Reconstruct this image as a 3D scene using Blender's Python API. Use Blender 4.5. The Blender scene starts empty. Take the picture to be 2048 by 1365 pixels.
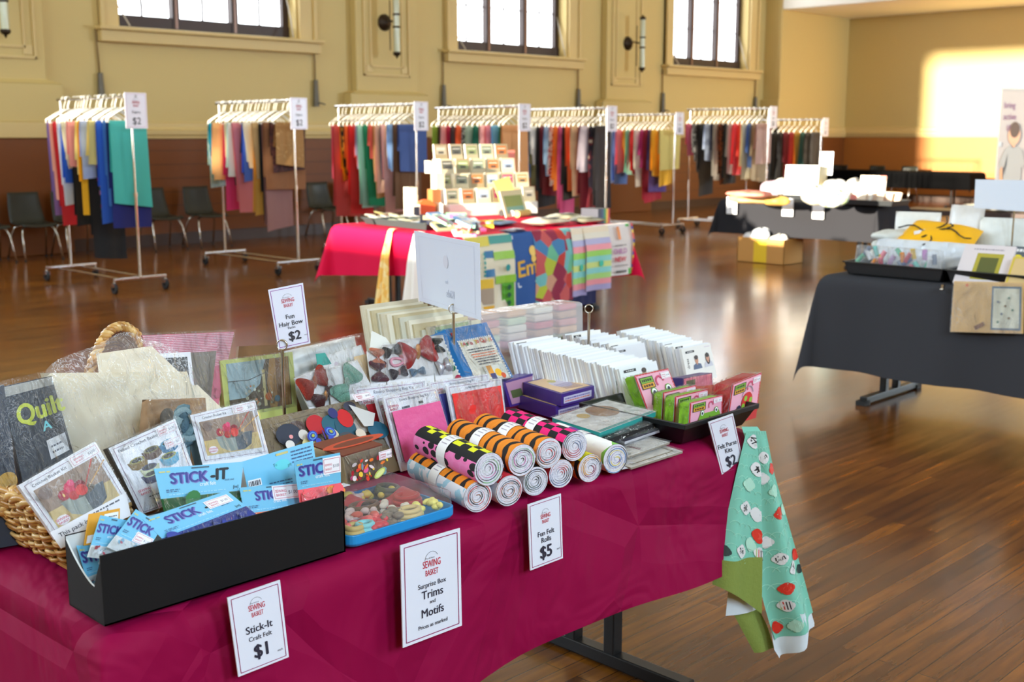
import bpy, math, random
from mathutils import Vector as V, Matrix
R = random.Random(7)
SC = bpy.context.scene
C = SC.collection
PI = math.pi
# ---------------------------------------------------------------- camera
EYE, YAW, PITCH, FPX = 1.52, math.radians(44.635), math.radians(9.9975), 2340.0
cam = bpy.data.cameras.new('camera'); cam.sensor_width = 36.0; cam.lens = FPX / 2048 * 36
cam.clip_start = .05; cam.clip_end = 200
co = bpy.data.objects.new('camera', cam); C.objects.link(co)
co.location = (0, 0, EYE); co.rotation_euler = (PI / 2 - PITCH, 0, YAW - PI / 2)
cam.dof.use_dof = True; cam.dof.focus_distance = 2.45; cam.dof.aperture_fstop = 6.0
SC.camera = co
# ---------------------------------------------------------------- view, world, sun, window light and added fill
SC.view_settings.view_transform = 'Standard'; SC.view_settings.look = 'None'
SC.view_settings.exposure = 0.3; SC.view_settings.gamma = 1.0; SC.view_settings.use_curve_mapping = False
SC.cycles.max_bounces = 8; SC.cycles.transparent_max_bounces = 24; SC.cycles.sample_clamp_indirect = 6
SC.cycles.use_denoising = True; SC.cycles.caustics_reflective = False; SC.cycles.caustics_refractive = False
wd = bpy.data.worlds.new('sky'); SC.world = wd; wd.use_nodes = True
wb = wd.node_tree.nodes['Background']; wb.inputs[0].default_value = (.75, .88, 1, 1); wb.inputs[1].default_value = 1.2
SUN_SLOPE = .13
sl = bpy.data.lights.new('sun', 'SUN'); sl.energy = 17.0; sl.angle = math.radians(1.1); sl.color = (1, .9, .72)
so = bpy.data.objects.new('sun', sl); C.objects.link(so)
so.rotation_euler = V((1, -.02, -SUN_SLOPE)).to_track_quat('-Z', 'Y').to_euler(); so.location = (-12, 8, 6)
def area(name, loc, d, sx, sy, power, col, spread=180):
    l = bpy.data.lights.new(name, 'AREA'); l.shape = 'RECTANGLE'; l.size = sx; l.size_y = sy
    l.energy = power; l.color = col; l.spread = math.radians(spread)
    o = bpy.data.objects.new(name, l); C.objects.link(o); o.location = loc
    o.rotation_euler = V(d).to_track_quat('-Z', 'Z' if abs(d[2]) < .9 else 'Y').to_euler(); return o
SKY = (.64, .82, 1)
for y in (3.6, 7.0, 10.4):
    area('window_light_end', (-4.7, y, 5.2), (1, 0, -.25), 1.7, 4, 140, SKY)
for i, x in enumerate((-3.2, 2.0)):
    area('window_light_back', (x, 14.6, 4.6), (0, -1, -.2), 1.6, 2.8, 330, SKY)
for x, w in ((-1.5, 330), (2.0, 330), (7, 150), (13, 130), (19, 130)):
    area('window_light_front', (x, -5.7, 4.6), (0, 1, -.3), 1.3, 2.8, w, SKY)  # added fill from the unseen front wall
area('window_light_alcove', (23.6, -5.6, 2.6), (0, 1, .3), 3.0, 3.4, 1300, SKY)  # added fill, out of view, brightening the alcove and its ceiling
# ---------------------------------------------------------------- pixels to places
def ray(x, y):
    r = (x - 1024) / FPX; d = (y - 682.5) / FPX
    F = math.cos(PITCH) - d * math.sin(PITCH); D = math.sin(PITCH) + d * math.cos(PITCH)
    return V((F * math.cos(YAW) + r * math.sin(YAW), F * math.sin(YAW) - r * math.cos(YAW), -D))
def onp(x, y, P, N):
    d = ray(x, y); o = V((0, 0, EYE)); N = V(N)
    return o + d * ((V(P) - o).dot(N) / d.dot(N))
def at(x, y, z=0.0): return onp(x, y, (0, 0, z), (0, 0, 1))
def atY(x, y, Y): return onp(x, y, (0, Y, 0), (0, 1, 0))
def atX(x, y, X): return onp(x, y, (X, 0, 0), (1, 0, 0))
def quad(pix, P, N): return [onp(x, y, P, N) for x, y in pix]     # corners bl, br, tr, tl on one real plane
# ---------------------------------------------------------------- materials
def lin(c):
    return tuple(((v / 255) / 12.92 if v <= 10.3 else ((v / 255 + .055) / 1.055) ** 2.4) for v in c)
MATS = {}
def nodes(m):
    m.use_nodes = True; return m.node_tree.nodes, m.node_tree.links, m.node_tree.nodes['Principled BSDF']
def M(c, rough=.6, metal=0.0, bump=0.0, bscale=60.0, var=0.0, sheen=0.0, emit=0.0, coat=0.0, spec=.5):
    k = (tuple(c), rough, metal, bump, bscale, var, sheen, emit, coat, spec)
    if k in MATS: return MATS[k]
    m = bpy.data.materials.new('mat_%d_%d_%d' % tuple(int(v) for v in c)); n, l, p = nodes(m)
    col = lin(c) + (1,)
    p.inputs['Base Color'].default_value = col; p.inputs['Roughness'].default_value = rough
    p.inputs['Metallic'].default_value = metal; p.inputs['Specular IOR Level'].default_value = spec
    p.inputs['Sheen Weight'].default_value = sheen; p.inputs['Coat Weight'].default_value = coat
    p.inputs['Coat Roughness'].default_value = .08
    if emit: p.inputs['Emission Color'].default_value = col; p.inputs['Emission Strength'].default_value = emit
    if bump or var:
        tc = n.new('ShaderNodeTexCoord'); nz = n.new('ShaderNodeTexNoise')
        nz.inputs['Scale'].default_value = bscale; nz.inputs['Detail'].default_value = 4
        l.new(tc.outputs['Object'], nz.inputs['Vector'])
        if bump:
            b = n.new('ShaderNodeBump'); b.inputs['Strength'].default_value = bump; b.inputs['Distance'].default_value = .01
            l.new(nz.outputs['Fac'], b.inputs['Height']); l.new(b.outputs['Normal'], p.inputs['Normal'])
        if var:
            mx = n.new('ShaderNodeMix'); mx.data_type = 'RGBA'; mx.blend_type = 'MULTIPLY'; mx.inputs['Factor'].default_value = var
            mx.inputs['A'].default_value = col
            cr = n.new('ShaderNodeValToRGB'); cr.color_ramp.elements[0].position = .3; cr.color_ramp.elements[1].position = .7
            cr.color_ramp.elements[0].color = (.2, .2, .2, 1)
            l.new(nz.outputs['Fac'], cr.inputs['Fac']); l.new(cr.outputs['Color'], mx.inputs['B']); l.new(mx.outputs['Result'], p.inputs['Base Color'])
    MATS[k] = m; return m
def film(name, painted_glint=.30, haze=.05, wrinkle=.8, scale=14.0, tint=(1, 1, 1)):
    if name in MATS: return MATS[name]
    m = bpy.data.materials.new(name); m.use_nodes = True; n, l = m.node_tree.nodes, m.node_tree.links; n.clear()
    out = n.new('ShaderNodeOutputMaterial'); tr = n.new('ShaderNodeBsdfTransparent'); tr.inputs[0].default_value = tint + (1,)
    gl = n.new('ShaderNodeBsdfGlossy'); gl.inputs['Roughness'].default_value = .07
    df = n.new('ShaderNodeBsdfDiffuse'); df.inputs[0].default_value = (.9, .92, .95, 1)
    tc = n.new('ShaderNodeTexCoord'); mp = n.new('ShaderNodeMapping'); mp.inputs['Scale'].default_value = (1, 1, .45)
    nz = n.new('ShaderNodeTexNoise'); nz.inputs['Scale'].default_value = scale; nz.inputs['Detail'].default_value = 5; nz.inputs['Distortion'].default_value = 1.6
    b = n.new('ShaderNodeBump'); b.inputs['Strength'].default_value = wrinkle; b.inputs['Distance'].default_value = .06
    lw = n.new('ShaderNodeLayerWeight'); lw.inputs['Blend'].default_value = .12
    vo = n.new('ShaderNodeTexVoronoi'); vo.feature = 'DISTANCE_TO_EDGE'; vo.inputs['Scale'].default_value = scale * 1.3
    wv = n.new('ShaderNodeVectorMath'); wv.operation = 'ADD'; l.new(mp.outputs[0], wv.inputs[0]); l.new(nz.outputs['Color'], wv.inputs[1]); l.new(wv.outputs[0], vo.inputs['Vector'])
    cr = n.new('ShaderNodeMapRange'); cr.inputs['From Min'].default_value = 0; cr.inputs['From Max'].default_value = .075; cr.inputs['To Min'].default_value = painted_glint * (1 if wrinkle > .3 else 0); cr.inputs['To Max'].default_value = 0; l.new(vo.outputs['Distance'], cr.inputs['Value'])  # crease lines coloured diffuse white in place of real glints
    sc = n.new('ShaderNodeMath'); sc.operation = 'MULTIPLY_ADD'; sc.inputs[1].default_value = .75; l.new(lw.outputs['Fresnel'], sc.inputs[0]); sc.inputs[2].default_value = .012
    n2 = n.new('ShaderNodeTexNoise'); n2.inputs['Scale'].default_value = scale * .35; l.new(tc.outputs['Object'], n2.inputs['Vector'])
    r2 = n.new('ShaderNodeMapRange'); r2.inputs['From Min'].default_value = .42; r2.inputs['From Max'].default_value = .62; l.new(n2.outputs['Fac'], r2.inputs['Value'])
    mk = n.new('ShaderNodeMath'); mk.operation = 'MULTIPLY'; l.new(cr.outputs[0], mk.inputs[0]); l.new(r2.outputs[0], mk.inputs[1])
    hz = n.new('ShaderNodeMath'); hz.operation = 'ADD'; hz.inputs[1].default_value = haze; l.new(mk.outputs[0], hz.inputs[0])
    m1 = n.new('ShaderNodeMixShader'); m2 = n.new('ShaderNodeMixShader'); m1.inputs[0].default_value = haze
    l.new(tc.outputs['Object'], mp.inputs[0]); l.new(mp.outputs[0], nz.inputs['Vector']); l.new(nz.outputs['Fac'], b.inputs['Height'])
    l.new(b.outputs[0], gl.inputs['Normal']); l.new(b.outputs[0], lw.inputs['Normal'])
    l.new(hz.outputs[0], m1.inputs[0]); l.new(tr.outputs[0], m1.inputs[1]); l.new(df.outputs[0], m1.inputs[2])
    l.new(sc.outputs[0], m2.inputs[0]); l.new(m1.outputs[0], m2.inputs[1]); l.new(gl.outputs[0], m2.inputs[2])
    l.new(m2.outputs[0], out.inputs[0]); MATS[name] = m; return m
def prints(name, cols, scale=30.0, rough=.75, kind='voronoi', stretch=(1, 1, 1), rot=(0, 0, 0)):
    """a cloth or paper printed with blotches, stripes or checks of the given colours"""
    if name in MATS: return MATS[name]
    m = bpy.data.materials.new(name); n, l, p = nodes(m); p.inputs['Roughness'].default_value = rough
    tc = n.new('ShaderNodeTexCoord'); mp = n.new('ShaderNodeMapping'); mp.inputs['Scale'].default_value = stretch; mp.inputs['Rotation'].default_value = rot
    l.new(tc.outputs['Object'], mp.inputs[0])
    cr = n.new('ShaderNodeValToRGB'); cr.color_ramp.interpolation = 'CONSTANT'
    if kind == 'voronoi':
        t = n.new('ShaderNodeTexVoronoi'); t.inputs['Scale'].default_value = scale; l.new(mp.outputs[0], t.inputs['Vector'])
        sp = n.new('ShaderNodeSeparateColor'); l.new(t.outputs['Color'], sp.inputs[0]); l.new(sp.outputs[0], cr.inputs[0])
    elif kind == 'dots':
        t = n.new('ShaderNodeTexVoronoi'); t.inputs['Scale'].default_value = scale; t.inputs['Randomness'].default_value = .6; l.new(mp.outputs[0], t.inputs['Vector'])
        l.new(t.outputs['Distance'], cr.inputs[0])
    elif kind == 'wave':
        t = n.new('ShaderNodeTexWave'); t.inputs['Scale'].default_value = scale; t.inputs['Distortion'].default_value = 5; t.inputs['Detail'].default_value = 2
        t.inputs['Detail Scale'].default_value = 1.6
        l.new(mp.outputs[0], t.inputs['Vector']); l.new(t.outputs['Fac'], cr.inputs[0])
    elif kind == 'stripe':
        t = n.new('ShaderNodeTexWave'); t.inputs['Scale'].default_value = scale; l.new(mp.outputs[0], t.inputs['Vector']); l.new(t.outputs['Fac'], cr.inputs[0])
    else:
        t = n.new('ShaderNodeTexNoise'); t.inputs['Scale'].default_value = scale; t.inputs['Detail'].default_value = 6; t.inputs['Distortion'].default_value = 1.0
        l.new(mp.outputs[0], t.inputs['Vector']); l.new(t.outputs['Fac'], cr.inputs[0])
    e = cr.color_ramp.elements
    pos = [i / len(cols) for i in range(len(cols))]
    if kind in ('noise',): pos = [0] + [.36 + .28 * i / max(1, len(cols) - 2) for i in range(len(cols) - 1)]
    while len(e) < len(cols): e.new(.5)
    for i, c in enumerate(cols): e[i].position = pos[i]; e[i].color = lin(c) + (1,)
    l.new(cr.outputs[0], p.inputs['Base Color']); MATS[name] = m; return m
# ---------------------------------------------------------------- mesh builder
LOC = {}
class MB:
    def __init__(s): s.v = []; s.f = []; s.m = []; s.s = []; s.mats = []
    def add(s, vs, fs, mat, smooth=False):
        if mat not in s.mats: s.mats.append(mat)
        k = s.mats.index(mat); b = len(s.v); s.v += [V(p) for p in vs]
        for f in fs: s.f.append([b + i for i in f]); s.m.append(k); s.s.append(smooth)
        return s
    def hexa(s, p, mat):   # 8 points: bottom ring of four then top ring of four
        return s.add(p, [(3, 2, 1, 0), (4, 5, 6, 7), (0, 1, 5, 4), (1, 2, 6, 5), (2, 3, 7, 6), (3, 0, 4, 7)], mat)
    def box(s, c, d, mat, rz=0.0, rot=None):
        x, y, z = d[0] / 2, d[1] / 2, d[2] / 2
        P = [V(q) for q in ((-x, -y, -z), (x, -y, -z), (x, y, -z), (-x, y, -z), (-x, -y, z), (x, -y, z), (x, y, z), (-x, y, z))]
        Rm = rot if rot is not None else Matrix.Rotation(rz, 3, 'Z')
        return s.hexa([Rm @ q + V(c) for q in P], mat)
    def bx(s, a, b, mat):   # axis-aligned box between two corners
        a, b = V(a), V(b); return s.box((a + b) / 2, [abs(q) for q in (b - a)], mat)
    def slab(s, q, th, mat, side=None):   # a plate: front quad q, thickness going back along its normal
        n = (q[1] - q[0]).cross(q[3] - q[0]).normalized() * th
        b = [p - n for p in q]
        s.add(q, [(0, 1, 2, 3)], mat); s.add(list(q) + b, [(7, 6, 5, 4), (0, 4, 5, 1), (1, 5, 6, 2), (2, 6, 7, 3), (3, 7, 4, 0)], side or mat)
        return s
    def cyl(s, p0, p1, r0, mat, r1=None, n=12, caps=True, smooth=True):
        p0, p1 = V(p0), V(p1); r1 = r0 if r1 is None else r1; d = (p1 - p0).normalized()
        a = d.orthogonal().normalized(); b = d.cross(a)
        vs = [p0 + (a * math.cos(2 * PI * i / n) + b * math.sin(2 * PI * i / n)) * r0 for i in range(n)]
        vs += [p1 + (a * math.cos(2 * PI * i / n) + b * math.sin(2 * PI * i / n)) * r1 for i in range(n)]
        s.add(vs, [(i, (i + 1) % n, n + (i + 1) % n, n + i) for i in range(n)], mat, smooth)
        if caps: s.add(vs, [tuple(range(n - 1, -1, -1)), tuple(range(n, 2 * n))], mat)
        return s
    def tube(s, pts, r, mat, n=8, closed=False):
        pts = [V(p) for p in pts]; k = len(pts); vs = []; a = None
        for i, p in enumerate(pts):
            if closed: d = pts[(i + 1) % k] - pts[i - 1]
            else: d = pts[min(i + 1, k - 1)] - pts[max(i - 1, 0)]
            d = d.normalized() if d.length > 1e-9 else V((0, 0, 1))
            a = d.orthogonal() if a is None else a - d * a.dot(d)
            if a.length < 1e-6: a = d.orthogonal()
            a = a.normalized(); b = d.cross(a); rr = r[i] if isinstance(r, (list, tuple)) else r
            vs += [p + (a * math.cos(2 * PI * j / n) + b * math.sin(2 * PI * j / n)) * rr for j in range(n)]
        fs = []
        for i in range(k if closed else k - 1):
            for j in range(n):
                q = (i + 1) % k
                fs.append((i * n + j, i * n + (j + 1) % n, q * n + (j + 1) % n, q * n + j))
        if not closed: fs += [tuple(range(n - 1, -1, -1)), tuple(range((k - 1) * n, k * n))]
        return s.add(vs, fs, mat, True)
    def grid(s, fn, nu, nv, mat, smooth=True, wrap=False):
        vs = [fn(i / nu, j / nv) for j in range(nv + 1) for i in range(nu + 1)]
        w = nu + 1
        return s.add(vs, [(j * w + i, j * w + i + 1, (j + 1) * w + i + 1, (j + 1) * w + i) for j in range(nv) for i in range(nu)], mat, smooth)
    def lathe(s, c, prof, mat, n=16, axis='Z'):   # prof: (radius, height)
        vs = []
        for r, h in prof:
            for i in range(n):
                a = 2 * PI * i / n; p = (r * math.cos(a), r * math.sin(a), h)
                if axis == 'Y': p = (p[0], p[2], p[1])
                if axis == 'X': p = (p[2], p[0], p[1])
                vs.append(V(c) + V(p))
        return s.add(vs, [(j * n + i, j * n + (i + 1) % n, (j + 1) * n + (i + 1) % n, (j + 1) * n + i) for j in range(len(prof) - 1) for i in range(n)], mat, True)
    def ball(s, c, r, mat, n=12, m=8):
        rx, ry, rz = (r, r, r) if not isinstance(r, (tuple, list)) else r
        return s.grid(lambda u, v: V(c) + V((rx * math.sin(PI * v) * math.cos(2 * PI * u), ry * math.sin(PI * v) * math.sin(2 * PI * u), rz * math.cos(PI * v))), n, m, mat)
    def build(s, name, parent=None, label=None, cat=None, group=None, kind=None, bevel=0.0, subsurf=0, solid=0.0):
        me = bpy.data.meshes.new(name); xs = list(zip(*s.v))
        o0 = V(((min(xs[0]) + max(xs[0])) / 2, (min(xs[1]) + max(xs[1])) / 2, min(xs[2])))
        me.from_pydata([p - o0 for p in s.v], [], s.f)
        for m in s.mats: me.materials.append(m)
        me.polygons.foreach_set('material_index', s.m); me.polygons.foreach_set('use_smooth', s.s)
        o = bpy.data.objects.new(name, me); C.objects.link(o); LOC[o] = o0
        if parent is not None: o.parent = parent; o.location = o0 - LOC[parent]
        else: o.location = o0
        if bevel:
            b = o.modifiers.new('bevel', 'BEVEL'); b.width = bevel; b.segments = 2; b.limit_method = 'ANGLE'
        if solid:
            b = o.modifiers.new('solid', 'SOLIDIFY'); b.thickness = solid; b.offset = 0
        if subsurf:
            b = o.modifiers.new('sub', 'SUBSURF'); b.levels = b.render_levels = subsurf
        tag(o, label, cat, group, kind); return o
def tag(o, label=None, cat=None, group=None, kind=None):
    if label: o['label'] = label
    if cat: o['category'] = cat
    if group: o['group'] = group
    if kind: o['kind'] = kind
    return o
def thing(name, label, cat, loc, group=None):
    o = bpy.data.objects.new(name, None); C.objects.link(o); o.location = loc; LOC[o] = V(loc); o.empty_display_size = .05
    return tag(o, label, cat, group)
def dup(o, loc, label=None, group=None):
    def cp(x, par):
        c = x.copy(); C.objects.link(c); LOC[c] = LOC[x]
        if par: c.parent = par
        for ch in KIDS.get(x, x.children): cp(ch, c)
        return c
    r = cp(o, None); r.location = loc; LOC[r] = V(loc)
    return tag(r, label, None, group)
KIDS = {}
def struct(name, mb, **k): return mb.build(name, kind='structure', **k)
# ---------------------------------------------------------------- lettering and flat prints
TXT = {}
def text2d(t, bold):
    if (t, bold) in TXT: return TXT[t, bold]
    cu = bpy.data.curves.new('t', 'FONT'); cu.body = t; cu.size = 1; cu.resolution_u = 3; cu.fill_mode = 'FRONT'; cu.offset = bold
    o = bpy.data.objects.new('t', cu); s2 = bpy.data.scenes.get('lettering') or bpy.data.scenes.new('lettering'); s2.collection.objects.link(o)
    vl = s2.view_layers[0]; vl.update(); dg = vl.depsgraph
    me = bpy.data.meshes.new_from_object(o.evaluated_get(dg), depsgraph=dg)
    vs = [(v.co.x, v.co.y) for v in me.vertices]; fs = [tuple(p.vertices) for p in me.polygons]
    bpy.data.objects.remove(o); bpy.data.curves.remove(cu); bpy.data.meshes.remove(me)
    if not vs: vs = [(0, 0)]
    TXT[t, bold] = (vs, fs, min(v[0] for v in vs), max(v[0] for v in vs)); return TXT[t, bold]
class Pr:
    """flat printing on a face: x runs 0..1 along the face, y 0..1 up it; heights are fractions of the face height"""
    def __init__(s, mb, q=None, off=.0006, fn=None, asp=None, step=.00006):
        s.mb = mb; s.k = 0; s.off = off; s.step = step
        if q is not None:
            n = (q[1] - q[0]).cross(q[3] - q[0]).normalized()
            s.fn = lambda x, y: (q[0] * (1 - x) * (1 - y) + q[1] * x * (1 - y) + q[2] * x * y + q[3] * (1 - x) * y, n)
            s.asp = asp or ((q[1] - q[0]).length + (q[2] - q[3]).length) / ((q[3] - q[0]).length + (q[2] - q[1]).length)
        else: s.fn = fn; s.asp = asp
    def p(s, x, y):
        P, n = s.fn(x, y); return P + n * (s.off + s.step * s.k)
    def pts(s, ps, c, hold=False):
        if not hold: s.k += 1
        s.mb.add([s.p(x, y) for x, y in ps], [tuple(range(len(ps)))], c if not isinstance(c, tuple) else M(c, .45)); return s
    def rect(s, x0, y0, x1, y1, c, n=1):
        if n == 1: return s.pts([(x0, y0), (x1, y0), (x1, y1), (x0, y1)], c)
        s.k += 1
        for i in range(n):
            a = x0 + (x1 - x0) * i / n; b = x0 + (x1 - x0) * (i + 1) / n
            s.pts([(a, y0), (b, y0), (b, y1), (a, y1)], c, True)
        return s
    def ell(s, cx, cy, ry, c, rx=None, n=18, a0=0, a1=2 * PI, rot=0):
        rx = ry if rx is None else rx; ca, sa = math.cos(rot), math.sin(rot); o = []
        for i in range(n):
            t = a0 + (a1 - a0) * i / (n if abs(a1 - a0 - 2 * PI) < 1e-6 else n - 1); u, w = rx * math.cos(t), ry * math.sin(t)
            o.append((cx + (u * ca - w * sa) / s.asp, cy + u * sa + w * ca))
        return s.pts(o, c)
    def line(s, ps, w, c):
        s.k += 1
        for (x0, y0), (x1, y1) in zip(ps, ps[1:]):
            dx, dy = (x1 - x0) * s.asp, y1 - y0; L = math.hypot(dx, dy) or 1; nx, ny = -dy / L * w / 2, dx / L * w / 2
            s.pts([(x0 + nx / s.asp, y0 + ny), (x1 + nx / s.asp, y1 + ny), (x1 - nx / s.asp, y1 - ny), (x0 - nx / s.asp, y0 - ny)], c, True)
        return s
    def frame(s, x0, y0, x1, y1, w, c):
        return s.line([(x0, y0), (x1, y0), (x1, y1), (x0, y1), (x0, y0)], w, c)
    def arc(s, cx, cy, r, a0, a1, w, c, n=14):
        return s.line([(cx + r * math.cos(a0 + (a1 - a0) * i / n) / s.asp, cy + r * math.sin(a0 + (a1 - a0) * i / n)) for i in range(n + 1)], w, c)
    def text(s, t, x, y, h, c, bold=.0, align='c', rot=0.0, maxw=None, mirror=False, cols=None, sx=1.0):
        """h: height of a capital; y: base line; x: centre / left / right"""
        vs, fs, a, b = text2d(t, 0.0); k = h / .73; kx = k * sx; s.k += 1
        if maxw and (b - a) * kx / s.asp > maxw: kx = maxw * s.asp / (b - a); k = min(k, kx * 1.25)
        o = {'c': (a + b) / 2, 'l': a, 'r': b}[align]; ca, sa = math.cos(rot), math.sin(rot); out = []
        for sh in ((0, 0), (-1, 0), (1, 0), (0, .8), (0, -.8)) if bold else ((0, 0),):      # strokes thickened by overprinting
            out = []
            for u, w in vs:
                u = (u - o + sh[0] * bold * 1.3) * kx * (-1 if mirror else 1); w = (w + sh[1] * bold) * k
                out.append(s.p(x + (u * ca - w * sa) / s.asp, y + u * sa + w * ca))
            s.mb.add(out, fs, c if not isinstance(c, tuple) else M(c, .5)); s.k += .02
        return s
    def scrib(s, x0, y0, x1, w, c, seed=1, y1=None):
        """a row of tiny print too small to read: short dashes"""
        rr = random.Random(seed); x = x0; y1 = y0 if y1 is None else y1; s.k += 1
        while x < x1:
            e = min(x1, x + rr.uniform(.02, .07)); yy = y0 + (y1 - y0) * (x - x0) / (x1 - x0)
            s.pts([(x, yy - w / 2), (e, yy - w / 2), (e, yy + w / 2), (x, yy + w / 2)], c, True); x = e + .012
        return s
    def logo(s, cx, y, h, red=(190, 40, 62), ink=(40, 34, 46), arc=True, top=True):
        """the basket emblem: handle over two lines of red capitals"""
        if arc: s.arc(cx, y + h * .62, h * .36, .15 * PI, .98 * PI, h * .014, ink)
        if top: s.text('The Achieve', cx - h * .33 / s.asp, y + h * .70, h * .07, ink, align='l')
        s.text('SEWING', cx, y + h * .36, h * .30, red, bold=.012, sx=.62); s.text('BASKET', cx, y + h * .02, h * .25, red, bold=.01, sx=.58)
        return s
# ================================================================ the hall
YB, XE, XW, YF_, ZC = 15.0, 26.3, -5.0, -6.0, 8.8          # window wall, far wall, end wall, front wall, ceiling
CREAM = M((210, 184, 118), .55, bump=.05, bscale=3)
TRIM = M((216, 188, 126), .5)
BROWN = M((116, 60, 4), .55, bump=.1, bscale=8)
DARK = M((52, 34, 30), .5)
def wood_floor():
    m = bpy.data.materials.new('floor_boards'); n, l, p = nodes(m)
    tc = n.new('ShaderNodeTexCoord'); br = n.new('ShaderNodeTexBrick'); l.new(tc.outputs['Object'], br.inputs['Vector'])
    for k, v in {'Scale': 1.0, 'Mortar Size': .0016, 'Mortar Smooth': .3, 'Bias': 0.0, 'Brick Width': 1.9, 'Row Height': .062}.items(): br.inputs[k].default_value = v
    br.inputs['Color1'].default_value = lin((144, 84, 22)) + (1,); br.inputs['Color2'].default_value = lin((108, 58, 12)) + (1,); br.inputs['Mortar'].default_value = lin((40, 22, 10)) + (1,)
    br.offset = .37
    mp = n.new('ShaderNodeMapping'); mp.inputs['Scale'].default_value = (.9, 11, 1); l.new(tc.outputs['Object'], mp.inputs[0])
    gr = n.new('ShaderNodeTexNoise'); gr.inputs['Scale'].default_value = 3.2; gr.inputs['Detail'].default_value = 7; l.new(mp.outputs[0], gr.inputs['Vector'])
    we = n.new('ShaderNodeTexNoise'); we.inputs['Scale'].default_value = 1.1; we.inputs['Detail'].default_value = 5; l.new(tc.outputs['Object'], we.inputs['Vector'])
    def ramp(src, a, b, pa, pb):
        r = n.new('ShaderNodeValToRGB'); r.color_ramp.elements[0].position = pa; r.color_ramp.elements[1].position = pb
        r.color_ramp.elements[0].color = (a, a, a, 1); r.color_ramp.elements[1].color = (b, b, b, 1); l.new(src, r.inputs[0]); return r
    m1 = n.new('ShaderNodeMix'); m1.data_type = 'RGBA'; m1.blend_type = 'MULTIPLY'; m1.inputs['Factor'].default_value = .75
    l.new(br.outputs['Color'], m1.inputs['A']); l.new(ramp(gr.outputs['Fac'], .3, 1.25, .3, .72).outputs[0], m1.inputs['B'])
    m2 = n.new('ShaderNodeMix'); m2.data_type = 'RGBA'; m2.blend_type = 'MULTIPLY'; m2.inputs['Factor'].default_value = .5
    l.new(m1.outputs['Result'], m2.inputs['A']); l.new(ramp(we.outputs['Fac'], .45, 1.2, .35, .65).outputs[0], m2.inputs['B']); l.new(m2.outputs['Result'], p.inputs['Base Color'])
    l.new(ramp(we.outputs['Fac'], .26, .18, .3, .7).outputs[0], p.inputs['Roughness'])
    b = n.new('ShaderNodeBump'); b.inputs['Strength'].default_value = .12; b.inputs['Distance'].default_value = .004
    mh = n.new('ShaderNodeMath'); mh.operation = 'SUBTRACT'; l.new(gr.outputs['Fac'], mh.inputs[0]); l.new(br.outputs['Fac'], mh.inputs[1])
    l.new(mh.outputs[0], b.inputs['Height']); l.new(b.outputs[0], p.inputs['Normal'])
    p.inputs['Coat Weight'].default_value = .3; p.inputs['Coat Roughness'].default_value = .14; p.inputs['Specular IOR Level'].default_value = .4
    return m
struct('floor', MB().bx((XW - .3, YF_ - .3, -.2), (XE + .3, YB + .5, 0), wood_floor()))
struct('ceiling', MB().bx((XW - .3, YF_ - .3, ZC), (XE + .3, YB + .5, ZC + .2), M((236, 226, 200), .7)))
DADO, RAIL = 1.47, 1.58
# back wall with its three tall windows
XP = lambda px, Y=YB: atY(px, 200, Y).x
WIN = []
for (l_, r_) in ((238, 592), (914, 1133), (1346, 1497)):
    WIN.append((atY(l_, 40, YB).x, atY(r_, 40, YB).x))
SILL, HEAD = 2.93, 6.6
mb = MB()
xs = [XW - .3] + [v for w in WIN for v in w] + [XE + .3]
for i in range(0, len(xs), 2): mb.bx((xs[i], YB, DADO), (xs[i + 1], YB + .5, ZC), CREAM)
for a, b in WIN: mb.bx((a, YB, DADO), (b, YB + .5, SILL), CREAM); mb.bx((a, YB, HEAD), (b, YB + .5, ZC), CREAM)
struct('wall_back', mb)
mb = MB().bx((XW, YB - .02, .16), (XE, YB + .4, DADO), BROWN)
for k in range(1, 7): mb.bx((XW, YB - .024, .16 + k * .19), (XE, YB - .018, .168 + k * .19), M((78, 42, 18), .6))
struct('trim_1', mb)
struct('baseboard_back', MB().bx((XW, YB - .045, 0), (XE, YB, .16), M((60, 34, 16), .5)))
def rail(mb, a, b, nrm):     # moulded rail along a straight run
    a, b, nrm = V(a), V(b), V(nrm)
    prof = [(.0, DADO - .01), (.05, DADO), (.055, DADO + .03), (.075, DADO + .06), (.08, RAIL), (.045, RAIL + .015), (.03, RAIL + .05), (.03, RAIL + .1), (.0, RAIL + .12)]
    vs = [p + nrm * d + V((0, 0, z)) for p in (a, b) for d, z in prof]; k = len(prof)
    mb.add(vs, [(i, k + i, k + i + 1, i + 1) for i in range(k - 1)], TRIM)
mb = MB(); rail(mb, (XW, YB, 0), (XE, YB, 0), (0, -1, 0)); struct('trim_2', mb)
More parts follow.
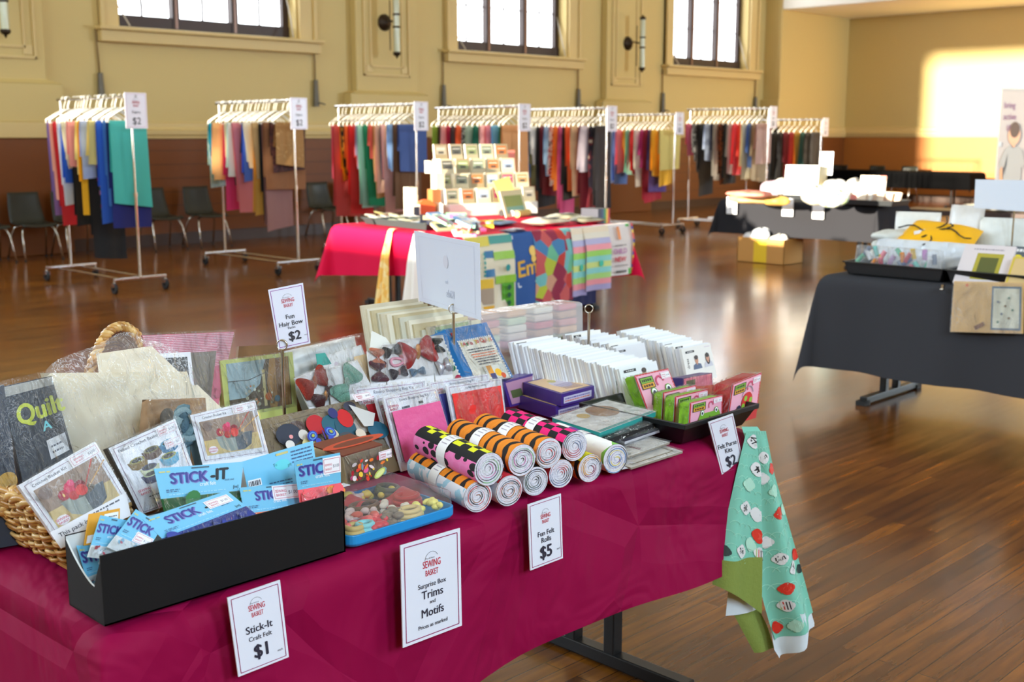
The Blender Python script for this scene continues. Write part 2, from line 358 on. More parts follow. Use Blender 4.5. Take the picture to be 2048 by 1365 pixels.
# pilasters with sunk panels
PIL = []
YP = YB - .14
def pilaster(nm, x0, x1, panel, Yp=YP, plinth=2.16):
    mb = MB().bx((x0, Yp, RAIL + .1), (x1, YB, ZC), CREAM).bx((x0 - .16, Yp - .06, RAIL + .1), (x1 + .18, YB, plinth), CREAM)
    q = [V((x0 - .16, Yp - .06, plinth)), V((x1 + .18, Yp - .06, plinth)), V((x1, Yp, plinth + .05)), V((x0, Yp, plinth + .05))]
    mb.add(q + [V((x0 - .16, YB, plinth)), V((x0, YB, plinth + .05)), V((x1 + .18, YB, plinth)), V((x1, YB, plinth + .05))], [(0, 1, 2, 3), (4, 0, 3, 5), (1, 6, 7, 2)], CREAM)
    mb.bx((x0 - .2, Yp - .1, RAIL - .1), (x1 + .22, YB, RAIL + .1), TRIM).bx((x0 - .17, Yp - .07, .0), (x1 + .19, YB, RAIL - .1), BROWN)
    struct(nm, mb, bevel=.012)
    if panel:
        a, b, zb, zt = panel; mb = MB()
        for k, (w, d) in enumerate(((0, .03), (.13, .02))):
            u0, u1, z0, z1 = a + w, b - w, zb + w, zt - w
            for p, q in (((u0, z0), (u0 + .035, z1)), ((u1 - .035, z0), (u1, z1)), ((u0, z0), (u1, z0 + .035)), ((u0, z1 - .035), (u1, z1))):
                mb.bx((p[0], Yp - d, p[1]), (q[0], Yp + .01, q[1]), TRIM)
        for u in (a + .05, b - .17): mb.bx((u, Yp - .018, zb + .05), (u + .12, Yp + .01, zb + .17), TRIM)
        mb.build('panel_moulding', kind='structure', bevel=.006)
zz = lambda px, py: atY(px, py, YP).z
pilaster('trim_3', atY(-110, 100, YP).x, atY(90, 100, YP).x, (atY(-90, 100, YP).x, atY(72, 100, YP).x, zz(60, 118), 5.9))
pilaster('trim_4', atY(712, 100, YP).x, atY(836, 100, YP).x, (atY(726, 100, YP).x, atY(818, 100, YP).x, zz(770, 153), 5.9))
pilaster('trim_5', atY(1214, 100, YP).x, atY(1292, 100, YP).x, (atY(1223, 100, YP).x, atY(1282, 100, YP).x, zz(1250, 172), 5.9))
# the deep pier and the alcove beyond it
YA = YB - .42
xa = atY(1562, 100, YA).x
ZA = atY(1577, 21, YA).z
struct('trim_6', MB().bx((xa, YA, RAIL + .1), (XE, YB + .01, ZC), CREAM).bx((xa - .1, YA - .05, RAIL + .1), (xa + .5, YB, 2.3), CREAM).bx((xa - .03, YA - .02, 0), (XE, YB, DADO), BROWN), bevel=.01)
mb = MB(); rail(mb, (xa, YA, 0), (XE, YA, 0), (0, -1, 0)); struct('trim_7', mb)
struct('beam_alcove', MB().bx((xa, YF_, ZA), (XE, YA, ZC), M((250, 246, 236), .6)), bevel=.03)
struct('wall_right', MB().bx((XE, YF_ - .3, DADO), (XE + .3, YB + .3, ZC), CREAM))
struct('trim_8', MB().bx((XE - .02, YF_, .15), (XE + .3, YB, DADO), M((176, 108, 40), .5, bump=.08, bscale=9)))
struct('baseboard_right', MB().bx((XE - .05, YF_, 0), (XE, YA, .15), M((60, 34, 16), .5)))
mb = MB(); rail(mb, (XE, YF_, 0), (XE, YA, 0), (-1, 0, 0)); struct('trim_9', mb)
struct('wall_front', MB().bx((XW - .3, YF_ - .3, 0), (XE + .3, YF_, ZC), CREAM))
# end wall behind the camera: two groups of tall windows the low sun comes through
ZT = 7.3
mb = MB().bx((XW - .3, YF_, 0), (XW, YB, 1.93), CREAM).bx((XW - .3, YF_, ZT), (XW, YB, ZC), CREAM).bx((XW - .3, YF_, 1.93), (XW, 4.1, ZT), CREAM)
mb.bx((XW - .3, 4.1, 1.93), (XW, 9.3, 2.06), CREAM).bx((XW - .3, 13.1, 1.93), (XW, YB, ZT), CREAM).bx((XW - .3, 9.3, 1.93), (XW, 13.1, 2.75), CREAM)
struct('wall_left', mb)
# windows
def added_window(k, x, wall_y, s):      # unseen windows with glowing panes, added to go with the out-of-view area lights
    t_ = thing('window_%d' % k, None, None, (x, wall_y, 3.0)); t_['kind'] = 'structure'
    MB().bx((x - .8, wall_y, 3.0), (x + .8, wall_y + s * .02, 6.3), M((225, 236, 250), .5, emit=.8)).build('pane', t_)
    f = MB()
    for u in (-.85, -.03, .79): f.bx((x + u, wall_y, 2.95), (x + u + .06, wall_y + s * .06, 6.35), DARK)
    for z in (2.95, 4.1, 5.2, 6.3): f.bx((x - .85, wall_y, z), (x + .85, wall_y + s * .05, z + .05), DARK)
    f.build('window_frame', t_)
for k, (x, y, s) in enumerate(((-1.5, YF_, 1), (2, YF_, 1), (7, YF_, 1), (13, YF_, 1), (19, YF_, 1), (23.6, YF_, 1), (-3.2, YB, -1), (2.0, YB, -1))): added_window(k + 4, x, y, s)
def window(i, x0, x1):
    name = 'window_%d' % (i + 1); Yg = YB + .26; H0, H1 = SILL + .05, HEAD; w = x1 - x0
    root = thing(name, None, None, ((x0 + x1) / 2, Yg, SILL)); root['kind'] = 'structure'
    MB().bx((x0 - .02, Yg + .02, H0), (x1 + .02, Yg + .03, H1), M((245, 250, 255), .5, emit=4.5)).build('pane', root)
    f = MB()
    for a, b in ((x0, x0 + .07), (x1 - .1, x1)): f.bx((a, Yg - .06, H0), (b, Yg + .03, H1), DARK)
    f.bx((x0, Yg - .08, H0 - .03), (x1, Yg + .03, H0 + .14), DARK).bx((x0, Yg - .05, H1 - .1), (x1, Yg + .03, H1), DARK)
    for t in (1 / 3, 2 / 3): xm = x0 + w * t; f.bx((xm - .055, Yg - .09, H0), (xm + .055, Yg + .03, H1), DARK); f.bx((xm - .02, Yg - .1, H0), (xm + .02, Yg, H1), M((150, 110, 90), .3))
    f.build('window_frame', root)
    g = MB(); 
    for t in (1 / 6, 1 / 2, 5 / 6): g.bx((x0 + w * t - .011, Yg - .01, H0), (x0 + w * t + .011, Yg + .03, H1), DARK)
    z = H0 + .75
    while z < H1: g.bx((x0, Yg - .005, z - .008), (x1, Yg + .03, z + .008), DARK); z += .62
    g.build('glazing_bar', root)
    s = MB().bx((x0 - .36, YB - .2, SILL - .05), (x1 + .38, YB + .24, SILL + .0), TRIM).bx((x0 - .33, YB - .14, SILL - .2), (x1 + .35, YB, SILL - .05), TRIM)
    s.build('window_sill', root, bevel=.012)
    a = MB()
    for u, v in ((x0 - .3, x0 - .03), (x1 + .03, x1 + .32)):
        a.bx((u, YB - .06, SILL), (v, YB, HEAD + .3), TRIM); e = u if u < x0 else v - .06
        a.bx((e, YB - .1, SILL), (e + .06, YB, HEAD + .3), TRIM)
    a.bx((x0 - .3, YB - .06, HEAD + .02), (x1 + .32, YB, HEAD + .3), TRIM); a.build('architrave', root, bevel=.01)
    st = MB()
    for xs_, d in ((x0 + .02, -1), (x1 - .05, 1)):
        st.tube([(xs_, YB - .1 + .3, SILL + .75), (xs_ + .0, YB + .06, SILL + .3), (xs_ - d * .08, YB - .1, SILL + .02)], .011, M((190, 180, 165), .35), 6)
    st.build('stay_arm', root)
for i, (a, b) in enumerate(WIN): window(i, a, b)
def winder(px_top, py_top, px_c, py_c0, py_c1, lab):
    Yw = YB - .03; p0 = atY(px_top, py_top, Yw); c0 = atY(px_c, py_c0, Yw); c1 = atY(px_c, py_c1, Yw)
    root = thing('window_winder', lab, 'winder', (c0.x, Yw, c1.z), 'window winding gear on the cream wall')
    MB().tube([(p0.x + .12, Yw, p0.z + .02), (p0.x, Yw, p0.z), (p0.x + .01, Yw, p0.z - .1), (c0.x, Yw, c0.z)], .013, M((140, 112, 66), .5), 6).build('conduit', root)
    MB().cyl((c0.x, Yw - .02, c0.z), (c0.x, Yw - .02, c1.z), .034, M((108, 100, 84), .45), .05, n=10).build('gear_box', root)
    MB().tube([(c0.x, Yw - .02, c1.z + .05), (c0.x, Yw - .12, c1.z + .05), (c0.x + .09, Yw - .12, c1.z + .03)], .011, M((96, 90, 78), .4), 6).build('crank_handle', root)
for a in ((190, 58, 199, 146, 200, 'grey window winding gear on the wall above the leftmost fabric rack'),
          (628, 108, 630, 160, 213, 'grey window winding gear on the wall right of the second rack'),
          (885, 104, 886, 170, 218, 'grey winding gear left of the middle window, above a rack'),
          (1156, 128, 1156, 178, 216, 'grey winding gear below the right end of the middle window sill'),
          (1325, 140, 1325, 186, 226, 'grey winding gear below the left end of the third window sill'),
          (1511, 158, 1510, 194, 222, 'grey winding gear below the right end of the third window sill')): winder(*a)
def sconce(pxd, pyd, pxt, z0y, z1y, lab):
    Yd = YP - .02; d = atY(pxd, pyd, Yd); Yt = Yd - .3; a = atY(pxt, z0y, Yt); z1 = atY(pxt, z1y, Yt).z
    BR = M((58, 44, 30), .4, metal=.6)
    root = thing('wall_sconce', lab, 'wall lamp', (d.x, Yd, a.z), 'tube lamps on the pilasters')
    MB().lathe((d.x, Yd + .02, d.z), [(.0, -.1), (.05, -.09), (.1, -.05), (.13, -.02), (.13, .0)], BR, 20, 'Y').build('wall_rose', root)
    zc = (a.z + z1) / 2
    m = MB().tube([(d.x, Yd, d.z), (d.x + .02, Yd - .12, d.z + .02), (a.x - .02, Yt + .08, d.z), (a.x, Yt + .05, d.z)], .014, BR, 8)
    m.tube([(a.x - .05, Yt + .1, zc - .42), (a.x - .05, Yt + .1, zc + .34)], .008, BR, 6)
    for z in (d.z - .09, d.z + .1): m.lathe((a.x, Yt, z), [(.055, -.015), (.062, 0), (.055, .015)], BR, 14)
    m.build('bracket', root)
    MB().lathe((a.x, Yt, 0), [(.05, a.z + .03), (.052, a.z + .06), (.052, z1 - .06), (.05, z1 - .03)], M((206, 208, 176), .25, coat=.6), 18).build('glass_tube', root)
    for z, sg in ((a.z, -1), (z1, 1)):
        MB().lathe((a.x, Yt, z), [(0, sg * .075), (.012, sg * .06), (.02, sg * .035), (.05, sg * .02), (.062, 0), (.06, -sg * .03)], BR, 16).build('end_cap', root)
sconce(-20, -10, 11, 64, -120, 'long tube wall lamp at the upper left edge, above the leftmost chairs')
sconce(770, 45, 794, 108, -18, 'long tube wall lamp on the pilaster left of the middle window')
sconce(1257, 87, 1284, 138, 36, 'long tube wall lamp on the pilaster between middle and third windows')
# ================================================================ chairs along the window wall
SHELL = M((36, 38, 30), .42); CHROME = M((205, 200, 190), .18, metal=1.0); RUBBER = M((24, 24, 24), .6)
def chair_thing(x, y, lab, face=-1, group='dark shell chairs along the wall', shell=SHELL):
    t = thing('shell_chair', lab, 'chair', (x, y, 0), group); F = lambda px, py, pz: V((x + px, y + face * py, pz))
    def shell_pt(u, v):      # v 0..1 front lip to the top of the back
        px = (u - .5) * (.44 if v < .5 else .44 - .06 * (v - .5) * 2)
        cu = .02 * (2 * u - 1) ** 2
        if v < .5: py = .22 - .40 * (v / .5); pz = .44 - .02 * math.sin(PI * v / .5) + cu - (.03 if v == 0 else 0)
        else: w = (v - .5) / .5; py = -.18 - .10 * w - .02 * (1 - (2 * w - 1) ** 2); pz = .445 + .37 * w + cu * .2; py += cu * 1.6
        return F(px, py, pz)
    m = MB().grid(lambda u, v: shell_pt(u, v), 8, 14, shell); m.build('seat_shell', t, solid=.012)
    for sx in (-1, 1):
        MB().tube([F(sx * .12, .1, .42), F(sx * .19, .13, .40), F(sx * .215, .17, .32), F(sx * .235, .26, .012)], .011, CHROME, 8).build('leg', t)
        MB().tube([F(sx * .12, -.08, .42), F(sx * .19, -.1, .40), F(sx * .215, -.14, .32), F(sx * .24, -.24, .012)], .011, CHROME, 8).build('leg', t)
        MB().cyl(F(sx * .235, .26, 0), F(sx * .235, .26, .02), .014, RUBBER, n=8).build('foot', t)
        MB().cyl(F(sx * .24, -.24, 0), F(sx * .24, -.24, .02), .014, RUBBER, n=8).build('foot', t)
    return t
CY = 14.38
cx0 = [atY(px, 440, CY).x for px in (-30, 66, 152, 322, 412, 655)]
c0 = chair_thing(cx0[0], CY, 'dark shell chair with chrome legs, cut off by the left edge'); KIDS[c0] = list(c0.children)
for x, lab in zip(cx0[1:], ('dark shell chair with chrome legs standing just left of the leftmost fabric rack',
        'dark shell chair mostly hidden behind the fabrics of the leftmost rack',
        'dark shell chair just right of the leftmost rack, chrome legs showing',
        'dark shell chair partly covered by the left side of the second rack',
        'dark shell chair behind the right side of the second rack')):
    dup(c0, (x, CY, 0), lab)
dup(c0, (cx0[-1] + .62, CY, 0), 'dark shell chair in the gap between the second and third racks')
# ================================================================ rolling racks of hanging fabric
HANG = M((238, 236, 226), .4); CHR2 = M((215, 215, 218), .15, metal=1.0); SLEEVE = M((240, 238, 248), .3)
PINK, INK, RED = (214, 60, 110), (38, 36, 48), (196, 44, 66)
def sign_print(p, lines, border=(150, 40, 86), logo=(.5, .62, .28)):
    if border: p.frame(.06, .04, .94, .96, .008, border)
    if logo: p.logo(*logo)
    for t, y, h, b in lines: p.text(t, .5, y, h, INK, bold=b, maxw=.84)
def draped(x, y, zb, w, L, L2, mat, seed):
    rr = random.Random(seed); ph = rr.uniform(0, 6); am = rr.uniform(.008, .02); fl = rr.uniform(.86, 1.04); sk = rr.uniform(-.03, .03); kk = rr.uniform(14, 26); hem = rr.uniform(-.03, .03)
    def fn(u, v):
        s = 2 * v - 1; t = abs(s); d = max(0, (t - .1) / .9); Ln = L if s < 0 else L2
        px = (u - .5) * w * (1 + (fl - 1) * d) + sk * d
        py = (-1 if s < 0 else 1) * min(1, t / .1) * (.011 + .012 * d) + am * d * math.sin(kk * px + ph + 2.2 * d)
        pz = zb + (.012 * (1 - t / .1) if t < .1 else 0) - d * (Ln + hem * (u - .5) * 2)
        return V((x + px, y + py, pz))
    return MB().grid(fn, 8, 20, mat)
def rack(ix, x, y0, y1, zr, phrase, pieces, sign='Fabric'):
    t = thing('fabric_rack', 'chrome rolling rack of hanging fabrics, the %s' % phrase, 'clothes rack', (x, (y0 + y1) / 2, 0), 'rolling fabric racks')
    MB().cyl((x, y0 - .06, zr), (x, y1 + .06, zr), .016, CHR2, n=14).build('rail', t)
    for y in (y0, y1):
        MB().cyl((x, y, .14), (x, y, .95), .015, CHR2, n=10).cyl((x, y, .9), (x, y, zr), .011, CHR2, n=10).cyl((x, y, .93), (x, y, .97), .02, CHR2, n=10).build('post', t)
        MB().cyl((x - .28, y, .14), (x + .28, y, .14), .015, CHR2, n=10).build('end_bar', t)
        for s in (-1, 1):
            k = MB().cyl((x + s * .27, y, .14), (x + s * .27, y, .085), .013, CHR2, n=8).bx((x + s * .27 - .024, y - .03, .07), (x + s * .27 + .024, y + .03, .1), CHR2)
            c = k.build('caster', t)
            MB().lathe((x + s * .27, y, .056), [(.02, -.014), (.05, -.014), (.056, -.008), (.056, .008), (.05, .014), (.02, .014)], RUBBER, 16, 'X').build('wheel', c)
    for s in (-1, 1): MB().cyl((x + s * .13, y0, .125), (x + s * .13, y1, .125), .011, CHR2, n=8).build('base_bar', t)
    n = len(pieces); zb = zr - .24; names = [p[0] for p in pieces]; h0 = None
    for i, (nm, c, L, w) in enumerate(pieces):
        y = y1 - .08 - (y1 - y0 - .16) * i / (n - 1); rr = random.Random(ix * 100 + i); xc = x + rr.uniform(-.025, .025)
        if h0 is None:
            h0 = thing('clothes_hanger', 'white hanger carrying the %s fabric on the %s' % (nm, phrase), 'hanger', (x, y, zb), 'white hangers on the %s' % phrase)
            m = MB().tube([(x + .022 * math.cos(a), y, zr + .0 + .024 * math.sin(a)) for a in [PI * (1.15 - 1.3 * k / 8) for k in range(9)]] + [(x + .012, y, zr - .04), (x, y, zr - .07), (x, y, zr - .1)], .0032, HANG, 5)
            m.build('hook', h0)
            MB().tube([(x, y, zr - .1), (x - .1, y, zr - .15), (x - .2, y, zr - .21), (x - .205, y, zb), (x + .205, y, zb), (x + .2, y, zr - .21), (x + .1, y, zr - .15)], .0055, HANG, 5, closed=True).build('hanger_body', h0)
            KIDS[h0] = list(h0.children)
        else: dup(h0, (xc, y, zb), 'white hanger carrying the %s fabric on the %s' % (nm, phrase))
        mat = c if not isinstance(c, tuple) else M(c, .8, sheen=.2)
        dn = names.count(nm) > 1
        lab = '%s fabric folded over a hanger on the %s' % (nm, phrase)
        if dn:
            near = [names[j] for j in (i - 1, i + 1) if 0 <= j < n]
            lab = '%s fabric on the %s, next to %s' % (nm, phrase, ' and '.join(near))
        if isinstance(c, tuple): w *= 1.2 if sum(c) > 480 else (.92 if sum(c) < 160 else 1)
        draped(xc, y, zb, w, L, L * rr.uniform(.55, .97), mat, ix * 100 + i).build('hanging_fabric', None, lab, 'fabric', 'fabrics hanging on the %s' % phrase)
    yaw = math.radians(-5); ca, sa = math.cos(yaw), math.sin(yaw); w, h = .235, .335; c = V((x + .01, y0 - .085, zr + .03 - h / 2))
    P = lambda u, z: c + V((u * ca, u * sa * -1, z))
    q = [P(-w / 2, -h / 2), P(w / 2, -h / 2), P(w / 2, h / 2), P(-w / 2, h / 2)]
    m = MB().slab(q, .003, SLEEVE); p = Pr(m, q, off=.001, step=.0004)
    sign_print(p, [('Fabric', .42, .085, 0), ('$2', .12, .2, .002)], border=(206, 150, 180), logo=(.5, .6, .26))
    p.arc(.5, .9, .03, 0, 2 * PI, .012, INK)
    m.build('price_sign', None, 'white laminated Fabric $2 sign hanging at the end of the %s' % phrase, 'sign', 'fabric price signs')
PV = {}
def pr_(nm, *a, **k): return prints(nm, *a, **k)
FLORAL = pr_('dark_floral', [(26, 22, 24), (30, 26, 26), (120, 40, 50), (28, 24, 24), (60, 80, 60), (190, 120, 130)], 26)
DOTS = pr_('dark_dotted', [(235, 215, 190), (110, 40, 50), (38, 28, 44), (30, 24, 34)], 9, kind='dots')
BW = pr_('black_white_print', [(30, 30, 32), (235, 230, 225), (60, 60, 60), (240, 236, 230)], 22, kind='noise')
GOLDB = pr_('black_gold_print', [(28, 22, 18), (40, 30, 20), (190, 140, 40), (30, 22, 18)], 20)
REDW = pr_('red_white_print', [(245, 238, 235), (200, 40, 50), (244, 236, 232), (90, 60, 60)], 16, kind='noise')
LIME = pr_('aqua_lime_print', [(60, 170, 200), (210, 225, 70), (90, 190, 210), (230, 240, 235)], 10, kind='wave')
RUST = pr_('rust_print', [(150, 60, 30), (60, 34, 24), (176, 84, 40), (40, 26, 22)], 18, kind='noise')
BROC = pr_('gold_brocade', [(186, 148, 92), (160, 118, 66), (196, 160, 104)], 24, kind='noise')
LACE = pr_('dark_red_lace', [(70, 30, 30), (44, 20, 24), (90, 46, 40)], 60)
BLUEC = pr_('blue_check', [(110, 140, 200), (235, 235, 240), (90, 120, 190)], 14, kind='stripe', stretch=(0, 0, 1))
CR, WH, BK, NV = (238, 226, 192), (238, 238, 236), (9, 9, 10), (16, 24, 56)
RACKS = [
 (5.55, 10.6, 12.1, 1.885, 'leftmost rack', [('lilac', (140, 112, 172), .95, .36), ('peach', (240, 190, 160), .8, .34), ('red', (206, 22, 28), 1.05, .36), ('white', WH, .82, .34),
   ('royal blue', (34, 92, 200), .62, .38), ('cream', CR, .45, .36), ('navy', NV, .85, .38), ('ivory', (244, 234, 208), .45, .36), ('black', BK, 1.02, .38), ('pink', (246, 160, 150), .46, .42),
   ('pale lemon', (240, 222, 140), .5, .38), ('mustard yellow', (250, 178, 10), .92, .46), ('long black', (8, 8, 9), 1.36, .38), ('charcoal', (44, 42, 46), .5, .36), ('grey blue', (170, 180, 208), .53, .46),
   ('dark floral', FLORAL, .95, .38), ('pale yellow', (228, 206, 126), .42, .48), ('bright blue', (40, 96, 196), .96, .42), ('mid blue', (70, 128, 196), .8, .40), ('long navy', (10, 22, 100), 1.02, .44), ('teal', (66, 176, 164), .80, .38)]),
 (7.55, 10.79, 12.29, 1.885, 'second rack from the left', [('aqua and lime print', LIME, .72, .36), ('turquoise', (0, 150, 172), .56, .44), ('white', WH, .5, .42), ('pale orange', (250, 190, 120), .64, .44), ('hot pink', (236, 62, 124), .98, .36),
   ('cream', CR, .42, .36), ('dark green', (20, 62, 48), .72, .38), ('mint white', (226, 240, 228), .6, .46), ('dusty pink', (222, 128, 134), 1.0, .42), ('slate', (60, 66, 90), .55, .36), ('cornflower blue', (76, 112, 206), .62, .44), ('ivory', (244, 236, 214), .5, .44),
   ('gold', (226, 170, 70), 1.0, .34), ('camel', (206, 168, 112), .6, .38), ('long black', BK, 1.05, .44), ('mauve brown', (146, 104, 100), 1.16, .38), ('chestnut brown', (140, 90, 52), .72, .52), ('dark red lace', LACE, .52, .46), ('gold brocade', BROC, .46, .36)]),
 (9.22, 10.7, 12.2, 1.875, 'third rack', [('rose pink', (232, 104, 134), .95, .36), ('long coral', (214, 84, 80), 1.14, .4), ('saffron yellow', (250, 160, 6), .66, .36), ('black and gold', GOLDB, .6, .36), ('orange', (236, 124, 40), .55, .36), ('scarlet', (222, 40, 40), 1.1, .36), ('coral red', (232, 74, 66), .52, .36), ('lilac grey', (186, 170, 196), .5, .34),
   ('pale mint', (178, 226, 208), 1.0, .36), ('emerald green', (12, 152, 104), .98, .36), ('salmon', (236, 110, 96), .42, .36), ('tan', (206, 162, 102), .86, .36), ('peach', (250, 204, 178), .8, .34), ('dark navy', (38, 52, 84), .66, .36), ('pale pink', (240, 184, 178), 1.04, .36), ('cream', CR, .5, .34), ('sky blue', (134, 174, 226), .56, .38), ('brown', (112, 76, 46), 1.0, .44), ('denim blue', (60, 86, 146), .55, .44)]),
 (10.62, 10.36, 11.86, 1.87, 'fourth rack', [('lime', (160, 190, 60), .5, .34), ('dark brown', (76, 34, 16), .8, .36), ('pale pink', (244, 190, 182), .7, .36), ('raspberry', (214, 30, 72), .8, .36), ('charcoal', (70, 56, 58), .7, .36), ('orange', (236, 92, 34), .8, .36), ('black and white print', BW, .8, .36), ('pale sage', (190, 206, 184), .7, .36),
   ('deep green', (0, 122, 98), .8, .36), ('terracotta', (206, 130, 110), .7, .34), ('blush', (248, 200, 196), .8, .36), ('coral pink', (244, 132, 140), .8, .36), ('light blue', (122, 182, 218), .7, .36), ('grass green', (0, 138, 88), .8, .36), ('apricot tan', (212, 150, 94), .75, .46)]),
 (12.2, 10.27, 11.77, 1.87, 'fifth rack', [('red', (222, 30, 44), .5, .36), ('blue', (110, 144, 206), .7, .38), ('olive', (106, 102, 62), .8, .36), ('white', WH, .5, .36), ('long black', (20, 24, 32), 1.1, .4), ('maroon', (124, 20, 40), .95, .38), ('ice blue', (152, 184, 214), .66, .36), ('red and white print', REDW, .8, .36), ('orange', (246, 148, 44), .85, .36),
   ('long hot pink', (232, 88, 144), 1.2, .36), ('black', BK, .98, .38), ('bright orange', (246, 126, 60), .86, .38), ('coral', (236, 100, 90), .6, .34), ('beige', (222, 186, 142), .92, .42), ('crimson', (150, 24, 48), 1.1, .4), ('pale lilac', (216, 200, 208), .6, .4), ('dark dotted', DOTS, .9, .36), ('brown black', (40, 28, 28), 1.1, .36)]),
 (14.75, 11.05, 12.55, 1.83, 'sixth rack', [('purple navy', (52, 44, 96), .6, .36), ('green', (40, 120, 84), .66, .36), ('cream', CR, .8, .36), ('white', WH, .82, .36), ('pale blue print', BLUEC, .85, .36), ('pink', (242, 134, 146), .66, .36), ('amber', (238, 150, 30), .5, .36), ('mint green', (140, 204, 176), .7, .36), ('red', (226, 18, 22), .7, .36),
   ('off white', (240, 232, 216), .86, .38), ('magenta', (204, 60, 140), .6, .36), ('long crimson', (176, 16, 46), 1.1, .42), ('purple', (88, 64, 134), .95, .44), ('bright yellow', (246, 192, 50), .72, .4), ('golden yellow', (236, 172, 30), .84, .36), ('straw yellow', (218, 194, 108), .6, .44)]),
 (16.1, 10.25, 11.75, 1.93, 'seventh rack', [('pink', (236, 110, 140), .5, .36), ('black and white print', BW, .6, .36), ('dark brown', (48, 36, 32), .9, .4), ('long black', (18, 16, 16), 1.15, .42), ('pale blue', (206, 218, 240), .6, .36), ('navy', (26, 34, 70), .8, .38), ('stone', (196, 186, 170), .9, .36), ('rust print', RUST, .95, .36), ('black', BK, .95, .36), ('grey', (186, 178, 168), .8, .36),
   ('coral pink', (242, 84, 96), .8, .38), ('vermilion', (236, 70, 50), .7, .36), ('cream', CR, .86, .36), ('blue check', BLUEC, .7, .36), ('beige', (170, 146, 112), .9, .42), ('dusty rose', (192, 152, 138), .62, .36)]),
 (19.7, 11.4, 13.0, 1.8, 'rightmost rack', [('cream', CR, .9, .38), ('grey yellow', (204, 198, 152), .9, .38), ('orange', (240, 140, 22), .9, .36), ('black', BK, .95, .4), ('blue black', (14, 16, 24), .9, .4), ('soft black', (22, 22, 22), .95, .4), ('charcoal', (40, 36, 40), .9, .4), ('maroon', (140, 22, 46), .9, .38), ('crimson', (186, 30, 60), .9, .36),
   ('amber', (232, 160, 40), .9, .36), ('teal', (40, 122, 112), .9, .38), ('olive brown', (80, 66, 50), .95, .4), ('dark olive', (66, 56, 44), .95, .42)]),
]
for i, (x, y0, y1, zr, ph, pc) in enumerate(RACKS): rack(i + 1, x, y0, y1, zr, ph, pc)
x, y0 = RACKS[6][0], RACKS[6][1]
MB().bx((x + .02, y0 + .03, .158), (x + .36, y0 + 1.1, .18), M((226, 232, 240), .3)).build('white_board', None, 'flat white board lying across the base of the seventh rack', 'board')
# ================================================================ cloth-covered tables behind
TZ = .74
MAG = M((196, 14, 96), .62, sheen=.25, bump=.06, bscale=240); GREYC = M((60, 60, 64), .85, spec=.1); BLACKC = M((9, 9, 10), .9, spec=.05)
STEEL = M((18, 18, 19), .38)
def cloth(O, u, v, L, D, hang, mat, label, amp=.02, kw=9.0, seed=1, flare=.3, parent=None, top=None, hem=None, fold=None):
    """a cloth over a table top: O corner, u and v edge directions; it hangs on all four sides with soft folds"""
    rr = random.Random(seed); ph = rr.uniform(0, 6); O, u, v = V(O), V(u).normalized(), V(v).normalized(); z0 = O.z
    def axis(Ln):
        k = max(8, int(Ln / .09)); a = [-hang * (1 - i / 10) for i in range(10)] + [Ln * i / k for i in range(k + 1)] + [Ln + hang * (i + 1) / 10 for i in range(10)]
        return a
    A, B = axis(L), axis(D)
    def pt(a, b):
        dx = -a if a < 0 else (a - L if a > L else 0); dy = -b if b < 0 else (b - D if b > D else 0)
        sx = -1 if a < 0 else 1; sy = -1 if b < 0 else 1; ca = min(max(a, 0), L); cb = min(max(b, 0), D)
        if dx == 0 and dy == 0: return O + u * ca + v * cb + V((0, 0, .0012 * math.sin(7 * a + ph) * math.sin(9 * b)))
        r = math.hypot(dx, dy); th = math.atan2(dy, dx); drop = r * (1 - .16 * math.sin(2 * th) ** 2)
        s = ca if dy > dx else cb; w = amp * (drop / hang) * (math.sin(kw * s + ph) + .5 * math.sin(2.3 * kw * s + 2 * ph)) if min(dx, dy) == 0 else 0
        out = .012 * min(1, drop / .03) + .035 * drop + w + flare * drop * math.sin(2 * th)
        if min(dx, dy) > 0: ux, uy = math.cos(th), math.sin(th)
        else: ux, uy = (1, 0) if dx > 0 else (0, 1)
        d = drop if not hem else drop * hem(ca / L, cb / D, dx, dy)
        if fold and min(dx, dy) == 0: out += fold(ca, dx, dy, drop)
        return O + u * (ca + sx * ux * out) + v * (cb + sy * uy * out) - V((0, 0, d if d > .012 else d * .6))
    vs = [pt(a, b) for b in B for a in A]; w = len(A)
    m = MB().add(vs, [(j * w + i, j * w + i + 1, (j + 1) * w + i + 1, (j + 1) * w + i) for j in range(len(B) - 1) for i in range(w - 1)], mat, True)
    return m.build('tablecloth', None, label, 'tablecloth', subsurf=1)
